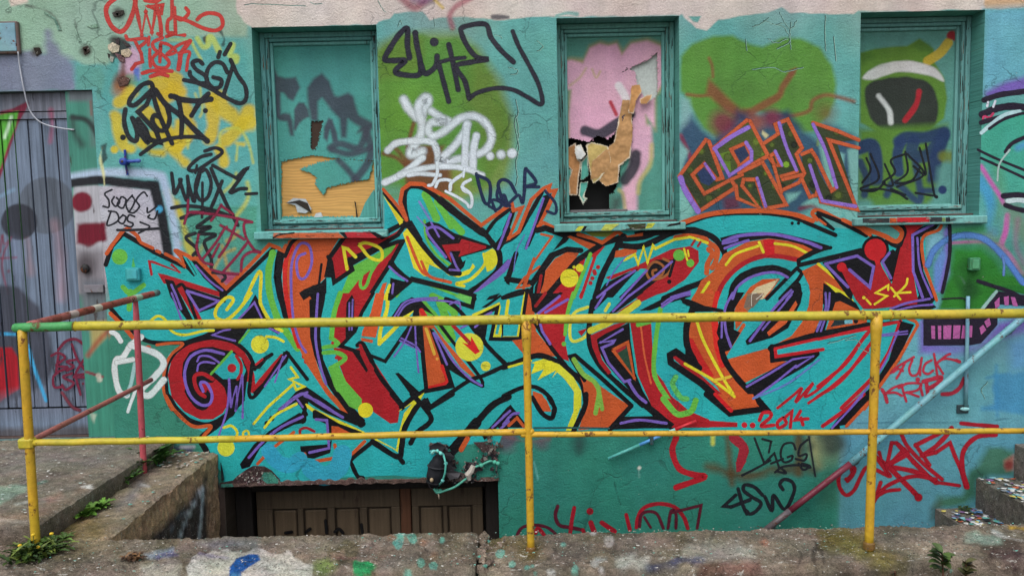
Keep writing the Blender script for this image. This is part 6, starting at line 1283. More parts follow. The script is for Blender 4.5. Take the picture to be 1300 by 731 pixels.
def foot(q):
    tile(0, 0, 1)
    for x_, y_ in ((45, 698), (674, 701), (1103, 696)):
        q.dot((70, 58, 42), 9, [x_, y_], 9, .7, 1.2); q.dot((112, 70, 40), 4, [x_ + 1, y_ + 2], 4, .6, .8); q.line((96, 66, 42), 3, [x_, y_, x_ + 3, y_ + 12, x_ + 2, y_ + 24], 4, .4, .8)
def ledgepaint(q):
    tile(0, 0, 1)
    for _ in range(70):
        x_ = random.uniform(-20, 1320); q.dot(random.choice([(84, 80, 46), (74, 66, 52), (60, 54, 48), (92, 84, 54), (146, 134, 118)]), random.uniform(5, 22), [x_, random.uniform(664, 735) + (8 if x_ < 500 else 0)], random.uniform(4, 12), random.uniform(.3, .65), random.uniform(2, 5))
    for _ in range(26):
        x_ = random.uniform(640, 1300); q.line((34, 30, 28), random.uniform(.8, 1.6), [x_, random.uniform(672, 700), x_ + random.uniform(-18, 22), random.uniform(695, 715), x_ + random.uniform(-30, 40), random.uniform(708, 735)], 1.2, .55, 1.2)
    foot(q)
    T((250, 590, .2)); q.poly((196, 192, 184), "-40 580 120 545 300 545 420 540 470 560 570 545 640 600 740 640 730 760 -60 760", 2, .85, 3); q.line((120, 116, 150), 4, "20 560 120 580 200 590", 3, .6, 1); q.poly((120, 132, 146), "0 500 120 470 380 470 380 520 100 540", 14, .5, 1)
    q.poly((34, 84, 150), "205 640 250 592 330 562 388 568 402 600 330 642 272 690 262 740 195 740", 1.2, 1, .6); q.poly((90, 150, 170), "215 690 270 690 280 740 210 740", 3, .8, .5); q.dot((126, 146, 84), 12, "800 660", 8, .85, 2); q.dot((120, 136, 80), 8, "850 640", 7, .6, 1); q.poly((40, 138, 84), "990 640 1020 600 1110 595 1150 630 1110 680 1020 730 990 700", 1.5, .95, 2.2, True)
    q.dot((92, 168, 150), 4, "1260 492 1270 430", 2, .9, 1); q.poly((170, 140, 120), "860 560 930 545 930 580 860 590", 6, .6, 1); q.line((130, 96, 90), 2.5, "880 590 1000 590 1240 575", 3, .6, .8)
    T((310, 540, .2613)); 
    for pp_, r in (("750 570", 8), ("815 545", 7), ("960 560", 7), ("900 520", 5), ("855 665", 4), ("915 675", 4), ("800 720", 6), ("770 665", 4), ("745 522", 4)): q.dot((104, 168, 154), r * .8, pp_, 1.2, .8, 3.2)
    q.poly((150, 140, 132), "680 640 840 620 840 700 640 720", 14, .4, 1); q.dot((160, 120, 90), 5, "870 565 720 540 920 630", 5, .5, 1)
    T((600, 640, .2)); q.dot((112, 98, 52), 18, "370 280", 16, .75, 2); q.poly((112, 102, 66), "180 210 340 190 330 300 150 300", 14, .6, 2); q.poly((90, 84, 78), "540 260 700 240 700 400 450 420", 20, .6, 3); q.poly((188, 188, 180), "900 340 1000 310 1120 330 1110 400 920 400", 8, .8, 3); q.poly((180, 188, 188), "780 340 860 330 860 365 790 365", 5, .8, 2); q.poly((80, 76, 96), "1130 390 1300 350 1300 400 1160 430", 8, .7, 2)
    for pp_, r in (("380 385", 6), ("350 395", 5), ("390 440", 5), ("170 315", 5), ("655 408", 4), ("580 245", 4), ("250 370", 3)): q.dot((108, 168, 154), r * .8, pp_, 1.2, .75, 2.6)
    q.dot((200, 200, 196), 5, "815 410 780 380 870 240 760 170 500 430", 3, .7, 1.5)
    T((640, 540, .2613)); q.poly((180, 176, 166), "860 600 1000 570 1220 590 1230 660 960 650", 10, .6, 3); q.poly((110, 66, 62), "950 680 1263 640 1263 731 950 731", 14, .55, 3); q.line((70, 76, 110), 5, "700 690 820 660 960 650", 5, .6, 2); q.poly((96, 90, 84), "400 540 700 520 720 620 300 640", 20, .45, 3)
    T((970, 540, .2613)); q.poly((118, 108, 52), "280 520 480 515 560 580 690 640 680 700 500 680 300 560", 14, .7, 3); q.poly((150, 176, 162), "980 520 1150 540 1160 580 980 560", 7, .7, 2); q.line((206, 204, 200), 4, "1110 510 1170 540 1263 560", 3, .8, 1.2); q.line((196, 160, 50), 5, "1200 495 1263 500", 3, .8, 1); q.poly((150, 140, 124), "700 580 980 540 960 640 720 650", 14, .5, 3); q.dot((170, 110, 90), 6, "5 570", 6, .6, 2); q.poly((100, 70, 76), "1100 600 1263 560 1263 731 1150 731", 20, .4, 3)
    T((0, 560, .234)); q.poly((126, 112, 84), "250 540 620 520 700 600 240 620", 14, .5, 2); q.poly((150, 168, 188), "780 610 940 580 940 620 800 640", 5, .7, 1); q.line((92, 82, 130), 5, "860 630 900 610 960 615", 4, .7, 1); q.poly((178, 174, 166), "760 670 960 640 960 760 760 760", 8, .6, 2); q.line((60, 52, 48), 1.5, "240 690 235 760", 1, .7)
LB = (126, 115, 102)
xs_, pf_ = ledge(-5.5, -.180, lambda x: .012 - .03 * max(0, (x + .215) / .043) ** 2, 3.0)
prof(xs_, pf_, "concrete_ledge", LB, ledgepaint, None, "long concrete ledge splashed with blue and green paint, left of the crack", "ledge")
xs_, pf_ = ledge(-.150, 5.5, lambda x: -.004 - .03 * max(0, 1 - (x + .15) / .16), 9.0)
prof(xs_, pf_, "concrete_ledge", LB, ledgepaint, None, "long concrete ledge with pale worn patches, right of the crack", "ledge")
b = MB()
import bmesh
def stone(c, r, col):
    bm = bmesh.new(); vs = [bm.verts.new((c[0] + r[0] * random.gauss(0, .6), c[1] + r[1] * random.gauss(0, .6), c[2] + r[2] * random.gauss(0, .5))) for _ in range(16)]
    h_ = bmesh.ops.convex_hull(bm, input=vs); bm.verts.index_update(); b.add([q.co for q in bm.verts], [[q.index for q in f.verts] for f in bm.faces], lin(col)); bm.free()
for y_ in np.arange(-1.395, -1.79, -.045):
    stone((-.155 + random.gauss(0, .012), y_, -.028 + random.gauss(0, .008)), (.022, .03, .02), random.choice([(132, 118, 104), (110, 98, 88), (150, 132, 118), (120, 110, 98)]))
for _ in range(26): stone((-.12 + random.gauss(0, .04), random.uniform(-1.77, -1.41), -.004), (.008, .009, .006), random.choice([(132, 118, 104), (100, 90, 82), (160, 146, 130), (96, 160, 146)]))
tag(b.build("rubble", M_conc), "crumbled stones filling the crack between the two ledges", "rubble", None, "stuff")
# landing in front of the plank door
def landpaint(q):
    T((0, 560, .234)); q.poly((146, 172, 152), "-50 250 60 235 150 235 140 270 0 345 -50 360", 5, .85, 1); q.poly((146, 120, 96), "0 400 150 380 330 330 480 230 500 230 220 440 0 440", 14, .6, 1); q.poly((176, 128, 116), "250 310 330 270 350 300 260 340", 8, .6, 1); q.poly((190, 180, 168), "-20 410 100 425 150 440 -20 440", 4, .7, 1); q.line((110, 150, 170), 5, "-20 485 80 482", 2, .8, .6); q.line((96, 150, 130), 3, "200 230 250 215", 3, .7); q.poly((108, 108, 108), "0 60 700 40 700 90 0 180", 20, .4, 1); q.line((196, 196, 194), 4, "90 340 140 330", 3, .8, 1); q.poly((220, 220, 216), "440 240 500 230 506 290 494 260 450 252", 1, .95, .3)
XR_ = -2.19
P_, fc = gridz(np.linspace(-4.6, XR_, 190), np.linspace(-1.47, -.003, 120), lambda P: .11 + .006 * np.array([nz3(p[0], p[1], 5) + .6 * nz3(p[0], p[1], 20) for p in P]) - .012 * np.clip((P[:, 0] - XR_ + .03) / .03, 0, 1))
n0 = len(P_); nxg, nyg = 190, 120
P_ = np.vstack([P_, [(P_[j * nxg + nxg - 1][0], P_[j * nxg + nxg - 1][1], -.03) for j in range(nyg)], [(P_[i][0], P_[i][1], -.03) for i in range(nxg)]])
fc += [(j * nxg + nxg - 1, n0 + j, n0 + j + 1, (j + 1) * nxg + nxg - 1) for j in range(nyg - 1)] + [(i, n0 + nyg + i, n0 + nyg + i + 1, i + 1) for i in range(nxg - 1)]
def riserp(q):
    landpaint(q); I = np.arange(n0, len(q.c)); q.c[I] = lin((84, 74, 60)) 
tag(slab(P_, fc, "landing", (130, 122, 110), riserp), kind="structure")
def strippaint(q):
    tile(0, 0, 1); q.line((84, 86, 48), 5, "60 690 110 648 166 606", 6, .75, 1.2); q.line((70, 66, 50), 2.5, "60 686 110 646 166 605", 2, .7, .6); q.dot((92, 92, 50), 8, "90 670 140 640 120 665", 10, .5, 2)
    T((0, 560, .234)); q.poly((132, 112, 64), "300 420 560 370 640 440 560 520 240 560 260 500", 14, .6, 2); q.line((96, 106, 128), 10, "640 350 700 310 760 240", 10, .7, 1); q.poly((150, 140, 122), "480 400 640 300 900 120 940 180 700 360 620 500", 16, .4, 1); q.line((206, 204, 200), 3, "770 235 810 245", 2, .8, 1)
SX = float(np.mean([onZ(146, 682)[0], onZ(257, 584)[0]]))
P_, fc = gridz(np.linspace(XR_ - .02, SX, 44), np.linspace(-1.410, -.003, 140), lambda P: .0 + .008 * np.array([nz3(p[0], p[1], 6, 4) + .7 * nz3(p[0], p[1], 22, 4) for p in P]) + .002 - .012 * np.clip((P[:, 0] - SX + .02) / .02, 0, 1) - .03 * np.clip((-1.375 - P[:, 1]) / .03, 0, 1))
n0 = len(P_); m_ = 60; zz = np.linspace(-.012, -2.1, m_)
side = np.array([(SX + .012 * nz3(P_[j * 44][1], z, 7, 2) + .01 * nz3(P_[j * 44][1], z, 25, 2) - .0, P_[j * 44][1], z) for z in zz for j in range(140)])
P_ = np.vstack([P_, side]); fc += [(j * 44 + 43, n0 + j, n0 + j + 1, (j + 1) * 44 + 43) for j in range(139)] + [(n0 + a_ * 140 + j, n0 + (a_ + 1) * 140 + j, n0 + (a_ + 1) * 140 + j + 1, n0 + a_ * 140 + j + 1) for a_ in range(m_ - 1) for j in range(139)]
def stripall(q):
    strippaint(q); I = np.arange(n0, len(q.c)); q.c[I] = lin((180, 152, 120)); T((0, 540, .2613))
    q.poly((52, 54, 60), "690 560 800 480 880 400 960 300 1010 240 1010 600", 8, .9, 1); q.line((196, 206, 214), 3.2, "865 560 900 470 940 380 985 300", 2, .9); q.line((196, 206, 214), 3.2, "985 300 980 420 965 560", 2, .9); q.line((120, 130, 140), 2, "820 540 860 450 900 420", 3, .7, 1)
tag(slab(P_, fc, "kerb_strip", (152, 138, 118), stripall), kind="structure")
# pit floor and ground
b = MB(); b.box(SX - .3, 6, -1.43, .3, -2.2, -2.095, 0, lin((96, 90, 82))); tag(b.build("pit_floor", M_conc), kind="structure")
P_, fc = gridz(np.r_[np.linspace(-60, -3.2, 12), np.linspace(-3, 3, 60), np.linspace(3.2, 60, 12)], np.r_[np.linspace(-80, -3.2, 14), np.linspace(-3, -1.76, 16)], lambda P: -.17 + .01 * np.array([nz3(p[0], p[1], 2) for p in P]))
tag(slab(P_, fc, "ground", (112, 102, 92), None), kind="structure")
# steps climbing out of the pit at the right
ST = empty("concrete_steps", (2.9, -.65, -2.09)); tag(ST, "raw concrete steps littered with coloured paint chips, rising to the right", "stairs")
sx = [float(onY(1187, 645)[0]), float(onY(1239, 607)[0]), float(onY(1288, 563)[0])]; sz = [float(onY(1187, 645)[2]), float(onY(1239, 607)[2]), float(onY(1288, 563)[2])]
run, rise = (sx[2] - sx[0]) / 2, (sz[2] - sz[0]) / 2
steps = [(sx[0] - run * k, sz[0] - rise * k) for k in range(8, 0, -1)] + list(zip(sx, sz)) + [(sx[2] + run * k, min(.0, sz[2] + rise * k)) for k in (1,)]
steps = [q for q in steps if q[1] > -2.05]
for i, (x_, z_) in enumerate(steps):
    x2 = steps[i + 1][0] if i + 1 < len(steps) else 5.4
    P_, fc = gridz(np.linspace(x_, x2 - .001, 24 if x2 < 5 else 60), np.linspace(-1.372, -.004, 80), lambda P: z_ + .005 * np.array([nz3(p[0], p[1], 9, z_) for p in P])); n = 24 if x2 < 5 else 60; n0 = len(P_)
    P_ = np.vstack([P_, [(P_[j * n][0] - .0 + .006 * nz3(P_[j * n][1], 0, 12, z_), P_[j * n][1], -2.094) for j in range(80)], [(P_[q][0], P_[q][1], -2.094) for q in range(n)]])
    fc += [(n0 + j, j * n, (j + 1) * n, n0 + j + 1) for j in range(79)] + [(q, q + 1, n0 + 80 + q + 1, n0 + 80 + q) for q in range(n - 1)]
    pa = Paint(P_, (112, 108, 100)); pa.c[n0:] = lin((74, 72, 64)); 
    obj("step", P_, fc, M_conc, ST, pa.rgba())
# flaked paint lying about
b = MB(); CH = [(190, 190, 186), (190, 190, 186), (150, 158, 164), (70, 110, 150), (90, 160, 150), (170, 90, 60), (60, 70, 80), (46, 44, 44), (190, 176, 90), (120, 90, 130), (120, 170, 180), (206, 206, 200)]
def chip(x, y, z, s, col=None):
    an = random.uniform(0, 6.3); n = random.choice([4, 5, 6]); c_ = lin(col or random.choice(CH)); tl = random.uniform(-.4, .4)
    v = [(x + math.cos(an + 6.283 * k / n) * s * random.uniform(.5, 1.2), y + math.sin(an + 6.283 * k / n) * s * random.uniform(.4, 1), 0) for k in range(n)]
    v = [(p_[0], p_[1], z + .004 + abs((p_[0] - x) * tl) + random.uniform(0, .003)) for p_ in v]; b.add(v, [tuple(range(n))], c_)
for (x_, z_), x2, nn in ((steps[-4], steps[-3][0], 420), (steps[-3], steps[-2][0], 520), (steps[-2], steps[-1][0], 420), (steps[-1], 5.2, 300)):
    for _ in range(nn): chip(random.uniform(x_ + .005, x2), -random.random() ** .8 * 1.35 - .01, z_ + .003, random.uniform(.006, .028))
tag(b.build("paint_chips", M_matte), "colourful flakes of fallen paint covering the steps", "debris", None, "stuff")
b = MB()
for _ in range(330): chip(random.uniform(-3.9, -2.22), random.uniform(-1.45, -.02), .116, random.uniform(.003, .012), random.choice([(190, 190, 186), (170, 166, 158), (90, 86, 84), (150, 168, 160)]))
for _ in range(120): chip(random.uniform(-2.17, SX - .01), random.uniform(-.34, -.01) if random.random() < .75 else random.uniform(-1.2, -.02), .008, random.uniform(.004, .016), random.choice([(200, 198, 192), (160, 150, 140), (90, 80, 74), (90, 160, 150)]))
for _ in range(2600):
    x_ = random.uniform(-2.5, 2.5); chip(x_, random.uniform(-1.77, -1.41), .004, random.uniform(.0015, .0055), random.choice([(190, 186, 178), (150, 142, 132), (70, 62, 58), (46, 42, 40), (96, 86, 76), (60, 54, 50), (120, 150, 140)]))
for _ in range(700): chip(random.uniform(-3.9, -2.2), random.uniform(-1.45, -.02), .112, random.uniform(.0015, .005), random.choice([(160, 156, 148), (70, 66, 62), (52, 48, 46), (100, 94, 88)]))
for _ in range(420): chip(random.uniform(-2.5, 2.5), random.uniform(-1.77, -1.41), .006, random.uniform(.002, .008), random.choice([(200, 198, 192), (160, 150, 140), (70, 62, 58), (110, 170, 156), (50, 46, 44)]))
tag(b.build("paint_chips", M_matte), "small pale flakes and grit scattered on the landing and ledge", "debris", None, "stuff")

# ================================================================== the railings
Lb, Rb = onZ(45, 697), onZ(1103, 695); rn = np.array([-(Rb - Lb)[1], (Rb - Lb)[0], 0.0]); rn /= np.linalg.norm(rn)
def onR(x, y): return Vector(onplane(x, y, Lb, rn))
Y1_, Y2_, GRN2 = lin((188, 150, 42)), lin((180, 166, 50)), lin((70, 146, 84))
def taper(a_, c_, n=8): return [a_ + (c_ - a_) * (i / (n - 1)) for i in range(n)]
def wav(pts_, amp): return [p_ + Vector((0, 0, amp * math.sin(i * 1.7))) for i, p_ in enumerate(pts_)]
RL = empty("steel_railing", tuple(Lb)); tag(RL, "yellow painted steel railing with two bars running across in front of the wall", "railing")
b = MB(); b.tube(wav(taper(onR(21, 416), onR(95, 414), 6), .0006), .0205, 18, GRN2); b.ball(onR(21, 416), .0205, GRN2)
b.tube(wav(taper(onR(95, 414), onR(662, 405.5), 30), .0009), .0205, 18, Y2_); b.tube(wav(taper(onR(660, 405.5), onR(1300, 397.5), 30), .0009), .0198, 18, Y2_); b.tube(taper(onR(1299, 397.5), onR(1300, 397.5) + Vector((1.35, -.07, 0)), 4), .0198, 18, Y2_)
b.ball(onR(664, 405.5), (.026, .0215, .0215), Y2_); 
def weld(A, r, ax_, col):
    for k in range(16):
        an = 6.283 * k / 16; o_ = Vector((0, math.cos(an), math.sin(an))) if ax_ == 'x' else Vector((math.cos(an), math.sin(an), 0)); b.ball(A + o_ * r * random.uniform(.95, 1.05), random.uniform(.0030, .0048), col, 6, 4)
weld(onR(95, 414), .0200, 'x', lin((110, 96, 40))); weld(onR(646, 405.6), .0200, 'x', Y2_); weld(onR(682, 405.4), .0200, 'x', Y1_); weld(onR(1096, 400), .0195, 'x', Y1_); weld(onR(1131, 399.6), .0195, 'x', Y1_)
b.build("top_bar", M_rail, RL, True)
b = MB(); b.tube(wav(taper(onR(33, 562), onR(300, 557), 14), .0012), .0150, 14, Y2_); b.tube(wav(taper(onR(299, 557), onR(674, 547.5), 16), .0009), .0145, 14, Y1_); b.ball(onR(674, 547.5), .0155, Y1_)
b.tube(wav(taper(onR(664, 551.5), onR(1300, 546.5), 30), .0008), .0120, 14, Y1_); b.tube(taper(onR(1299, 546.5), onR(1300, 546.5) + Vector((1.35, -.07, 0)), 3), .0120, 14, Y1_); b.ball(onR(664, 551.5), .0128, Y1_)
b.build("middle_bar", M_rail, RL, True)
def post(top, bot, r, collar):
    global b
    b = MB(); A, Bt = onR(*top), onR(*bot); Bt = Bt - Vector((0, 0, .02))
    q_ = taper(A, Bt, 16); rr = [r * (1.0 if i else .98) for i in range(16)]
    if collar: rr[0] = r * 1.32; rr[1] = r * 1.28; rr[2] = r * 1.02
    b.tube(q_, rr, 18, Y1_)
    o = b.build("post", M_rail, RL, True)
    f_ = MB(); up_ = Vector(onR(*bot))
    f_.tube([up_ + Vector((0, 0, -.012)), up_ + Vector((0, 0, .012)), up_ + Vector((0, 0, .018))], [r * 1.35, r * 1.35, r * 1.1], 10, lin((112, 84, 42))); f_.build("base_collar", M_old, o)
    return o
post((28, 418), (46, 697), .0195, False); post((668, 407), (674, 698), .0165, True); post((1113, 399), (1103, 692), .0185, True)
b = MB(); A = onR(35, 562); b.box(A.x - .034, A.x + .032, A.y - .024, A.y + .024, A.z - .024, A.z + .024, .008, Y2_); b.build("clamp", M_rail, RL)
RX = float(Lb[0]) + .0
RR = empty("handrail", tuple(onZ(183, 601))); tag(RR, "rusty red side rail running from the yellow corner post back to the wall", "railing")
P0 = Vector(onX(30, 415, RX)); P1 = Vector(onX(200, 371.5, RX)); RDR, PNK = lin((146, 76, 70)), lin((168, 74, 84))
b = MB(); N_ = 18; tp = taper(P0 + (P1 - P0) * .03, P1, N_)
for i, c_ in enumerate([(168, 100, 96), (150, 84, 76), (130, 70, 58), (150, 88, 78), (176, 160, 150), (140, 76, 62), (130, 66, 54), (190, 180, 170), (146, 74, 64), (140, 70, 60), (146, 76, 68), (150, 80, 72), (156, 110, 100), (150, 190, 160), (150, 80, 72), (150, 72, 66), (90, 120, 118)]):
    b.tube([tp[i], tp[i + 1]], .0195, 14, lin(c_), cap=(i in (0, 16)))
b.build("top_bar", M_old, RR, True)
Q0, Q1 = Vector(onX(46, 556, RX)), Vector(onX(192, 482, RX)); b = MB(); b.tube(taper(Q0, Q1, 8), .0135, 12, lin((150, 92, 84))); b.build("middle_bar", M_old, RR, True)
b = MB(); b.tube(taper(Vector(onX(172, 381, RX)), Vector(onX(183, 603, RX)) - Vector((0, 0, .02)), 10), [.013] + [.0175] * 9, 16, PNK); b.build("post", M_old, RR, True)

# handrail on the wall by the steps
HR = empty("handrail", tuple(onY(1300, 405, -.07))); tag(HR, "sloping wall handrail, pale blue above and wine red below, beside the sunken steps", "handrail")
hp = [(1300, 402), (1080, 588), (1003, 648), (970, 674)]; hv = [Vector(onY(x, y, -.075)) for x, y in hp]
ext0 = hv[0] + (hv[0] - hv[1]).normalized() * .8; ext1 = hv[3] + (hv[3] - hv[2]).normalized() * .7
b = MB(); b.tube([ext0] + taper(hv[0], hv[1], 8), .0215, 14, lin((104, 158, 168))); b.tube(taper(hv[1], hv[2], 5), .0200, 14, lin((106, 40, 56))); b.tube(taper(hv[2], hv[3], 3), .0205, 14, lin((92, 84, 88))); b.tube([hv[3], ext1], .0205, 14, lin((70, 80, 110))); b.build("bar", M_rail, HR, True)
for x, y in ((1290, 410), (1092, 578), (984, 664)):
    A = Vector(onY(x, y, -.075)); b = MB(); b.tube([A + Vector((0, 0, -.018)), A + Vector((0, .03, -.05)), A + Vector((0, .074, -.055))], .008, 8, lin((96, 130, 134))); b.ball(A + Vector((0, .072, -.055)), (.03, .006, .03), lin((70, 90, 94))); b.build("bracket", M_old, HR)
# short pipe stub
SP = empty("pipe_stub", tuple(onY(826, 560, -.03))); tag(SP, "short slanting pipe fixed to the wall, teal and blue with a red end", "pipe")
q_ = [Vector(onY(x, y, -.035)) for x, y in ((772, 582), (812, 564.5), (838, 553), (857, 545), (884, 534))]
b = MB(); b.tube([q_[0], q_[1]], .0105, 12, lin((78, 160, 150))); b.tube([q_[1], q_[2]], .0105, 12, lin((84, 150, 206))); b.tube([q_[2], q_[3]], .0105, 12, lin((130, 190, 190))); b.tube([q_[3], q_[4]], .0105, 12, lin((186, 36, 48))); b.build("pipe", M_rail, SP, True)
A = Vector(onY(827, 558, -.035)); b = MB(); b.box(A.x - .012, A.x + .012, A.y - .016, -.001, A.z - .03, A.z + .03, .004, lin((48, 80, 84))); b.build("bracket", M_old, SP)
# vertical conduit and small boxes
CD = empty("conduit", tuple(onY(1226, 522, -.02))); tag(CD, "thin pale blue vertical conduit behind the sloping handrail", "pipe")
b = MB(); b.tube(taper(Vector(onY(1229, 376, -.02)), Vector(onY(1226, 515, -.02)), 5), .0115, 10, lin((112, 158, 172))); b.build("pipe", M_rail, CD, True)
A = Vector(onY(1225, 519, -.02)); b = MB(); b.box(A.x - .045, A.x + .03, -.012, -.001, A.z - .03, A.z + .025, .003, lin((44, 60, 68))); b.ball(A, (.03, .014, .013), lin((150, 196, 204))); b.build("bracket", M_old, CD)
def wallbox(name, x0, y0, x1, y1, depth, col, label, cat, lidcol=None, screws=True):
    A, B_ = onY(x0, y0, 0), onY(x1, y1, 0); E_ = empty(name, ((A[0] + B_[0]) / 2, 0, B_[2])); tag(E_, label, cat)
    b = MB(); b.box(A[0], B_[0], -depth, .001, B_[2], A[2], .006, lin(col)); b.build("case", M_old, E_)
    b = MB(); d_ = .012; b.box(A[0] + d_, B_[0] - d_, -depth - .006, -depth + .002, B_[2] + d_, A[2] - d_, .003, lin(lidcol or col)); b.build("lid", M_old, E_)
    return E_
wallbox("junction_box", 1228, 327, 1241, 343, .035, (58, 120, 84), "small green painted box on the green head at the right", "electrical box", (76, 140, 104))
JB = wallbox("junction_box", -14, 29, 28, 69, .028, (104, 92, 86), "pale blue rusty box at the top left corner of the wall", "electrical box", (112, 154, 166))
wallbox("junction_box", 161, 340, 180, 356, .03, (48, 150, 156), "small turquoise box within the left tip of the big lettering", "electrical box", (64, 160, 166))
b = MB(); cb = [onY(x, y, Yv) for x, y, Yv in ((23, 66, -.03), (25, 84, -.012), (30, 112, -.012), (37, 138, .02), (47, 152, .03), (60, 159, .035), (78, 163, .03), (94, 165, .012))]
b.tube([Vector(p_) for p_ in crom(np.array(cb), 5)], .0042, 8, lin((176, 180, 190))); b.build("cable", M_matte, JB, True)
# blue tap
TP = empty("wall_tap", tuple(onY(163, 206, 0))); tag(TP, "blue painted pipe fitting sticking out of the wall above the white panel", "tap")
A = Vector(onY(161, 206, 0)); b = MB(); b.tube([A, A + Vector((0, -.05, 0))], .020, 10, lin((34, 62, 150))); b.ball(A + Vector((0, -.05, 0)), (.024, .012, .024), lin((40, 70, 160))); b.ball(A + Vector((0, -.062, 0)), (.009, .004, .009), lin((70, 50, 44))); b.build("valve", M_rail, TP)
b = MB(); b.tube([A + Vector((0, -.03, 0)), A + Vector((.095, -.03, .004))], .010, 8, lin((38, 70, 164))); b.ball(A + Vector((.085, -.032, .004)), (.02, .010, .013), lin((60, 90, 170))); b.build("lever", M_rail, TP)
b = MB(); b.tube([A + Vector((0, -.015, .015)), A + Vector((0, -.015, .075))], .008, 8, lin((34, 60, 150))); b.tube([A + Vector((0, -.015, -.015)), A + Vector((.004, -.01, -.08))], .007, 8, lin((34, 60, 140))); b.build("pipe", M_rail, TP)
# broken bulkhead lamp
LP = empty("bulkhead_lamp", tuple(onY(553, 600, 0))); tag(LP, "broken black bulkhead lamp hanging by its cable above the sunken door", "lamp")
T(B3); 
def bl(x, y, Yv): return Vector(onY(385 + x * .2, 500 + y * .2, Yv))
c_ = bl(845, 490, -.06); ax = (bl(850, 392, -.06) - bl(826, 596, -.06)); hl = ax.length / 2; ax.normalize()
b = MB(); LR = [.016, .036, .047, .053, .057, .058, .056, .057, .052, .049, .040, .036, .020]; tt_ = np.linspace(-1, 1, 13)
b.tube([c_ + ax * hl * t for t in tt_], LR, 26, lin((30, 31, 36)))
b.v = [tuple(Vector(v_) + Vector((1, 0, 0)) * .008 * mnoise.noise(Vector(v_) * 26) + Vector((0, 1, 0)) * .010 * mnoise.noise(Vector(v_) * 19 + Vector((5, 0, 0)))) for v_ in b.v]
b.tube([c_ + ax * hl * (.30 + .05 * k) + Vector((0, -.002, 0)) for k in (0, 1)], .062, 22, lin((44, 46, 50))); b.tube([c_ - ax * hl * (.62 + .06 * k) for k in (0, 1)], .058, 22, lin((24, 25, 28)))
b.build("housing", M_matte, LP, True)
for q3 in ("905 430 935 400 960 470 955 500 920 520", "900 500 940 480 1000 500 985 530 930 545", "880 380 930 370 960 400 930 430", "800 330 850 305 900 330 880 372 830 362 800 372", "790 560 812 600 840 610 800 590", "940 455 960 440 975 470 950 480"):
    b = MB(); b.prism([Vector(onY(k[0], k[1], -.024 - random.uniform(0, .02))) for k in pts(q3)], (0, .004, 0), lin(random.choice([(30, 31, 35), (52, 50, 56), (72, 70, 74), (40, 38, 42)]))); b.build("torn_flap", M_matte, LP)
b = MB(); b.tube([c_ + ax * hl * .5 + Vector((0, .02, 0)), c_ + ax * hl * .6 + Vector((0, .075, 0))], .03, 10, lin((40, 42, 46))); b.build("wall_mount", M_matte, LP)
b = MB(); b.tube([bl(890, 385, -.10), bl(905, 440, -.125), bl(900, 500, -.125), bl(885, 550, -.11), bl(860, 580, -.10)], .0065, 8, lin((84, 170, 158))); b.tube([bl(805, 365, -.06), bl(830, 360, -.10), bl(870, 370, -.10), bl(890, 385, -.10)], .008, 8, lin((110, 196, 190)))
for x, y in ((820, 372), (850, 362), (872, 376), (905, 440), (885, 548)): b.ball(bl(x, y, -.108), .012, lin((116, 200, 194)))
b.build("guard_wire", M_rail, LP, True)
b = MB(); b.ball(bl(815, 545, -.125), (.012, .012, .014), lin((170, 150, 120))); b.build("bulb_holder", M_matte, LP, True)
b = MB(); cbl = crom(np.array([bl(830, 600, -.075), bl(850, 625, -.07), bl(900, 612, -.06), bl(960, 590, -.05), bl(1010, 555, -.045), bl(1050, 520, -.04), bl(1080, 470, -.035), bl(1130, 450, -.03), bl(1190, 425, -.02), bl(1230, 440, -.012)]), 5)
b.tube([Vector(p_) for p_ in cbl], .0075, 8, lin((84, 160, 140)))
for x, y in ((855, 622), (870, 615), (848, 612), (1130, 452), (1215, 432), (1235, 440)): b.ball(bl(x, y, -.05), .014, lin((80, 164, 140)))
b.tube([bl(1232, 440, -.012), bl(1225, 480, -.01), bl(1240, 545, -.012)], .005, 8, lin((96, 120, 112))); b.tube([bl(858, 630, -.07), bl(862, 665, -.07)], .004, 6, lin((176, 160, 140)))
b.build("cable", M_matte, LP, True)
b = MB(); b.tube([bl(1080, 455, -.045), bl(1065, 490, -.05), bl(1045, 510, -.052), bl(1055, 545, -.05)], [.016, .02, .022, .012], 8, lin((176, 168, 158))); b.build("torn_tape", M_matte, LP)

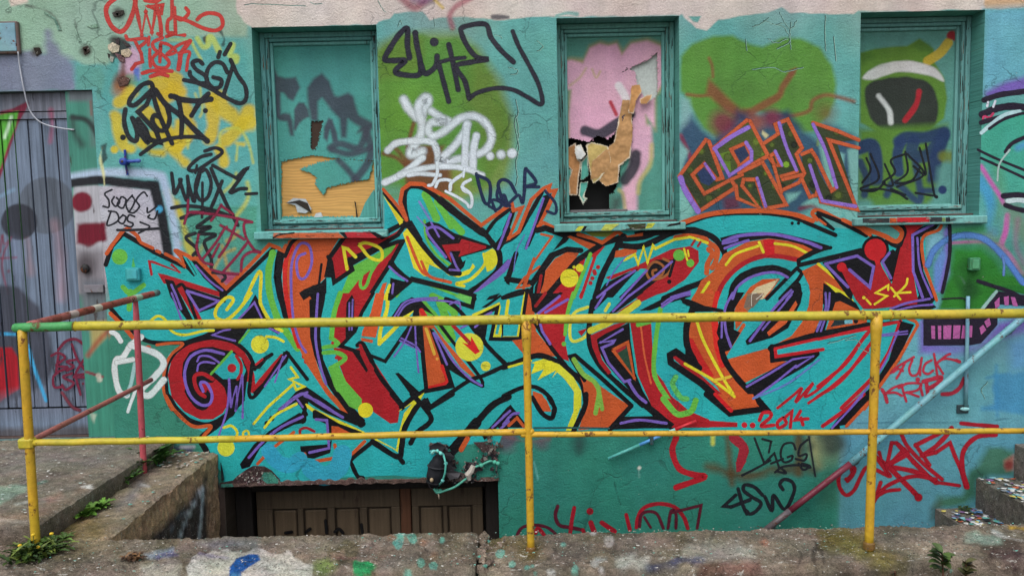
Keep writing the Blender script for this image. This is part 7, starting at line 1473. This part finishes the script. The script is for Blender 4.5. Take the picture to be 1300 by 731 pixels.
# ================================================================== weeds
def leafblade(b, base, az, L, Wd, lift, droop, col, jag=.35, n=9):
    d = Vector((math.cos(az), math.sin(az), 0)); s_ = Vector((-d.y, d.x, 0)); v = []; f = []
    for i in range(n):
        t = i / (n - 1); c_ = base + d * (L * t * math.cos(lift * (1 - .5 * t))) + Vector((0, 0, L * (math.sin(lift) * t - droop * t * t)))
        wd = Wd * (math.sin(math.pi * min(1, t * .92 + .06)) ** .8) * (1 + jag * (1 if i % 2 else -1)); 
        if i == n - 1: wd = Wd * .04
        v += [c_ - s_ * wd + Vector((0, 0, wd * .5)), c_, c_ + s_ * wd + Vector((0, 0, wd * .5))]
    for i in range(n - 1):
        for k in range(2): f.append((i * 3 + k, i * 3 + k + 1, i * 3 + k + 4, i * 3 + k + 3))
    b.add(v, f, col)
def weed(pos_, n, L, Wd, lift, label, cols=((60, 92, 36), (78, 112, 44), (50, 78, 34)), jag=.35, spread=.02, name="weed", stalks=0):
    E_ = empty(name, tuple(pos_)); tag(E_, label, "plant"); b = MB(); p0 = Vector(pos_)
    for i in range(n):
        q_ = p0 + Vector((random.gauss(0, spread), random.gauss(0, spread), -.002))
        cc_ = np.array(random.choice(cols)) * random.uniform(.85, 1.2)
        leafblade(b, q_, random.uniform(0, 6.283), L * random.uniform(.55, 1.15), Wd * random.uniform(.7, 1.2), lift * random.uniform(.6, 1.3), random.uniform(.15, .5), lin(cc_), jag)
    b.build("foliage", M_leaf, E_)
    return E_
def zl(x, y, z=0.005): return onZ(x, y, z)
big = weed(zl(44, 703), 170, .095, .0095, .85, "bushy dark green weed with yellow flowers at the foot of the yellow corner post", ((52, 74, 32), (66, 90, 36), (44, 62, 30), (90, 104, 44)), .3, .042)
b = MB()
for dx, dz, dy in ((.036, .045, -.03), (.0, .09, 0), (.07, .085, .02), (-.05, .05, -.02)):
    A = Vector(zl(44, 703)) + Vector((dx, dy, dz)); b.ball(A, (.009, .009, .006), lin((206, 172, 40))); b.tube([A, A - Vector((dx * .5, dy * .5, dz))], .0015, 5, lin((70, 90, 40)))
b.build("flower", M_leaf, big)
weed(zl(108, 655), 18, .092, .024, .8, "bright green broad-leaved weed on the lower strip, nearest the landing edge", ((98, 138, 56), (112, 152, 62), (84, 122, 50)), .2, .006)
weed(zl(127, 646), 18, .088, .018, .9, "mid green jagged weed just behind the bright green one", ((78, 112, 50), (90, 128, 54)), .4, .006)
weed(zl(80, 684), 16, .060, .010, .65, "tiny weed on the strip between the corner post and the bright green weed", ((70, 96, 44), (84, 110, 50)), .3, .005)
weed(zl(156, 614), 30, .125, .016, 1.0, "spiky jagged weed in front of the red post", ((60, 92, 40), (74, 108, 46), (50, 78, 36)), .45, .014)
weed(zl(170, 601), 26, .155, .014, 1.15, "upright dark weed against the red post on its left", ((50, 76, 34), (60, 88, 38)), .45, .018)
weed(zl(193, 588), 70, .185, .020, 1.0, "tallest dense weed between the red post and the wall", ((54, 92, 38), (66, 108, 44), (46, 76, 34)), .45, .03)
weed(onZ(1262, 646, steps[-4][1] + .02) if False else (steps[-3][0] - .09, -.05, steps[-4][1] + .004), 16, .05, .009, .7, "small moss-green weed at the back of the lower paint-littered step", ((46, 66, 36), (58, 78, 40)), .3, .03)
def stemweed(px, pyt, label, cols, leafL, nl, base_dx=0.0):
    tp = Vector(onY(px, pyt, -1.86)); bs = Vector((tp.x + base_dx, -1.86, -.165)); E_ = empty("weed", tuple(bs)); tag(E_, label, "plant")
    b = MB(); b.tube([bs, bs.lerp(tp, .5) + Vector((.008, 0, 0)), tp], [.005, .004, .003], 7, lin((90, 62, 48))); b.build("stem", M_leaf, E_)
    b = MB()
    for i in range(nl):
        t = .62 + .38 * random.random(); leafblade(b, bs.lerp(tp, t), random.uniform(0, 6.283), leafL * random.uniform(.6, 1.1), leafL * .34, random.uniform(.2, 1.1), .3, lin(np.array(random.choice(cols)) * random.uniform(.8, 1.15)), .08)
    b.build("foliage", M_leaf, E_)
stemweed(1196, 702, "leafy weed on a reddish stem growing in front of the ledge, the taller one", ((54, 72, 36), (66, 86, 42), (44, 58, 32)), .055, 18)
stemweed(1226, 716, "olive weed in front of the ledge, right beside the taller leafy one", ((58, 62, 36), (74, 74, 42), (60, 50, 34)), .045, 14)
stemweed(1136, 724, "low brownish weed in front of the ledge below the right yellow post", ((84, 66, 50), (70, 60, 40)), .03, 10)
E_ = empty("dead_leaves", tuple(zl(170, 708, .012))); tag(E_, "curled clump of dead brown leaves on the left ledge", "leaves"); b = MB()
for i in range(46): leafblade(b, Vector(zl(170, 708, .014)) + Vector((random.gauss(0, .022), random.gauss(0, .012), 0)), random.uniform(0, 6.283), random.uniform(.02, .05), .007, random.uniform(.2, 1.2), .5, lin(np.array(random.choice([(96, 70, 48), (120, 88, 58), (70, 50, 38)]))), .3, 6)
b.build("foliage", M_leaf, E_)
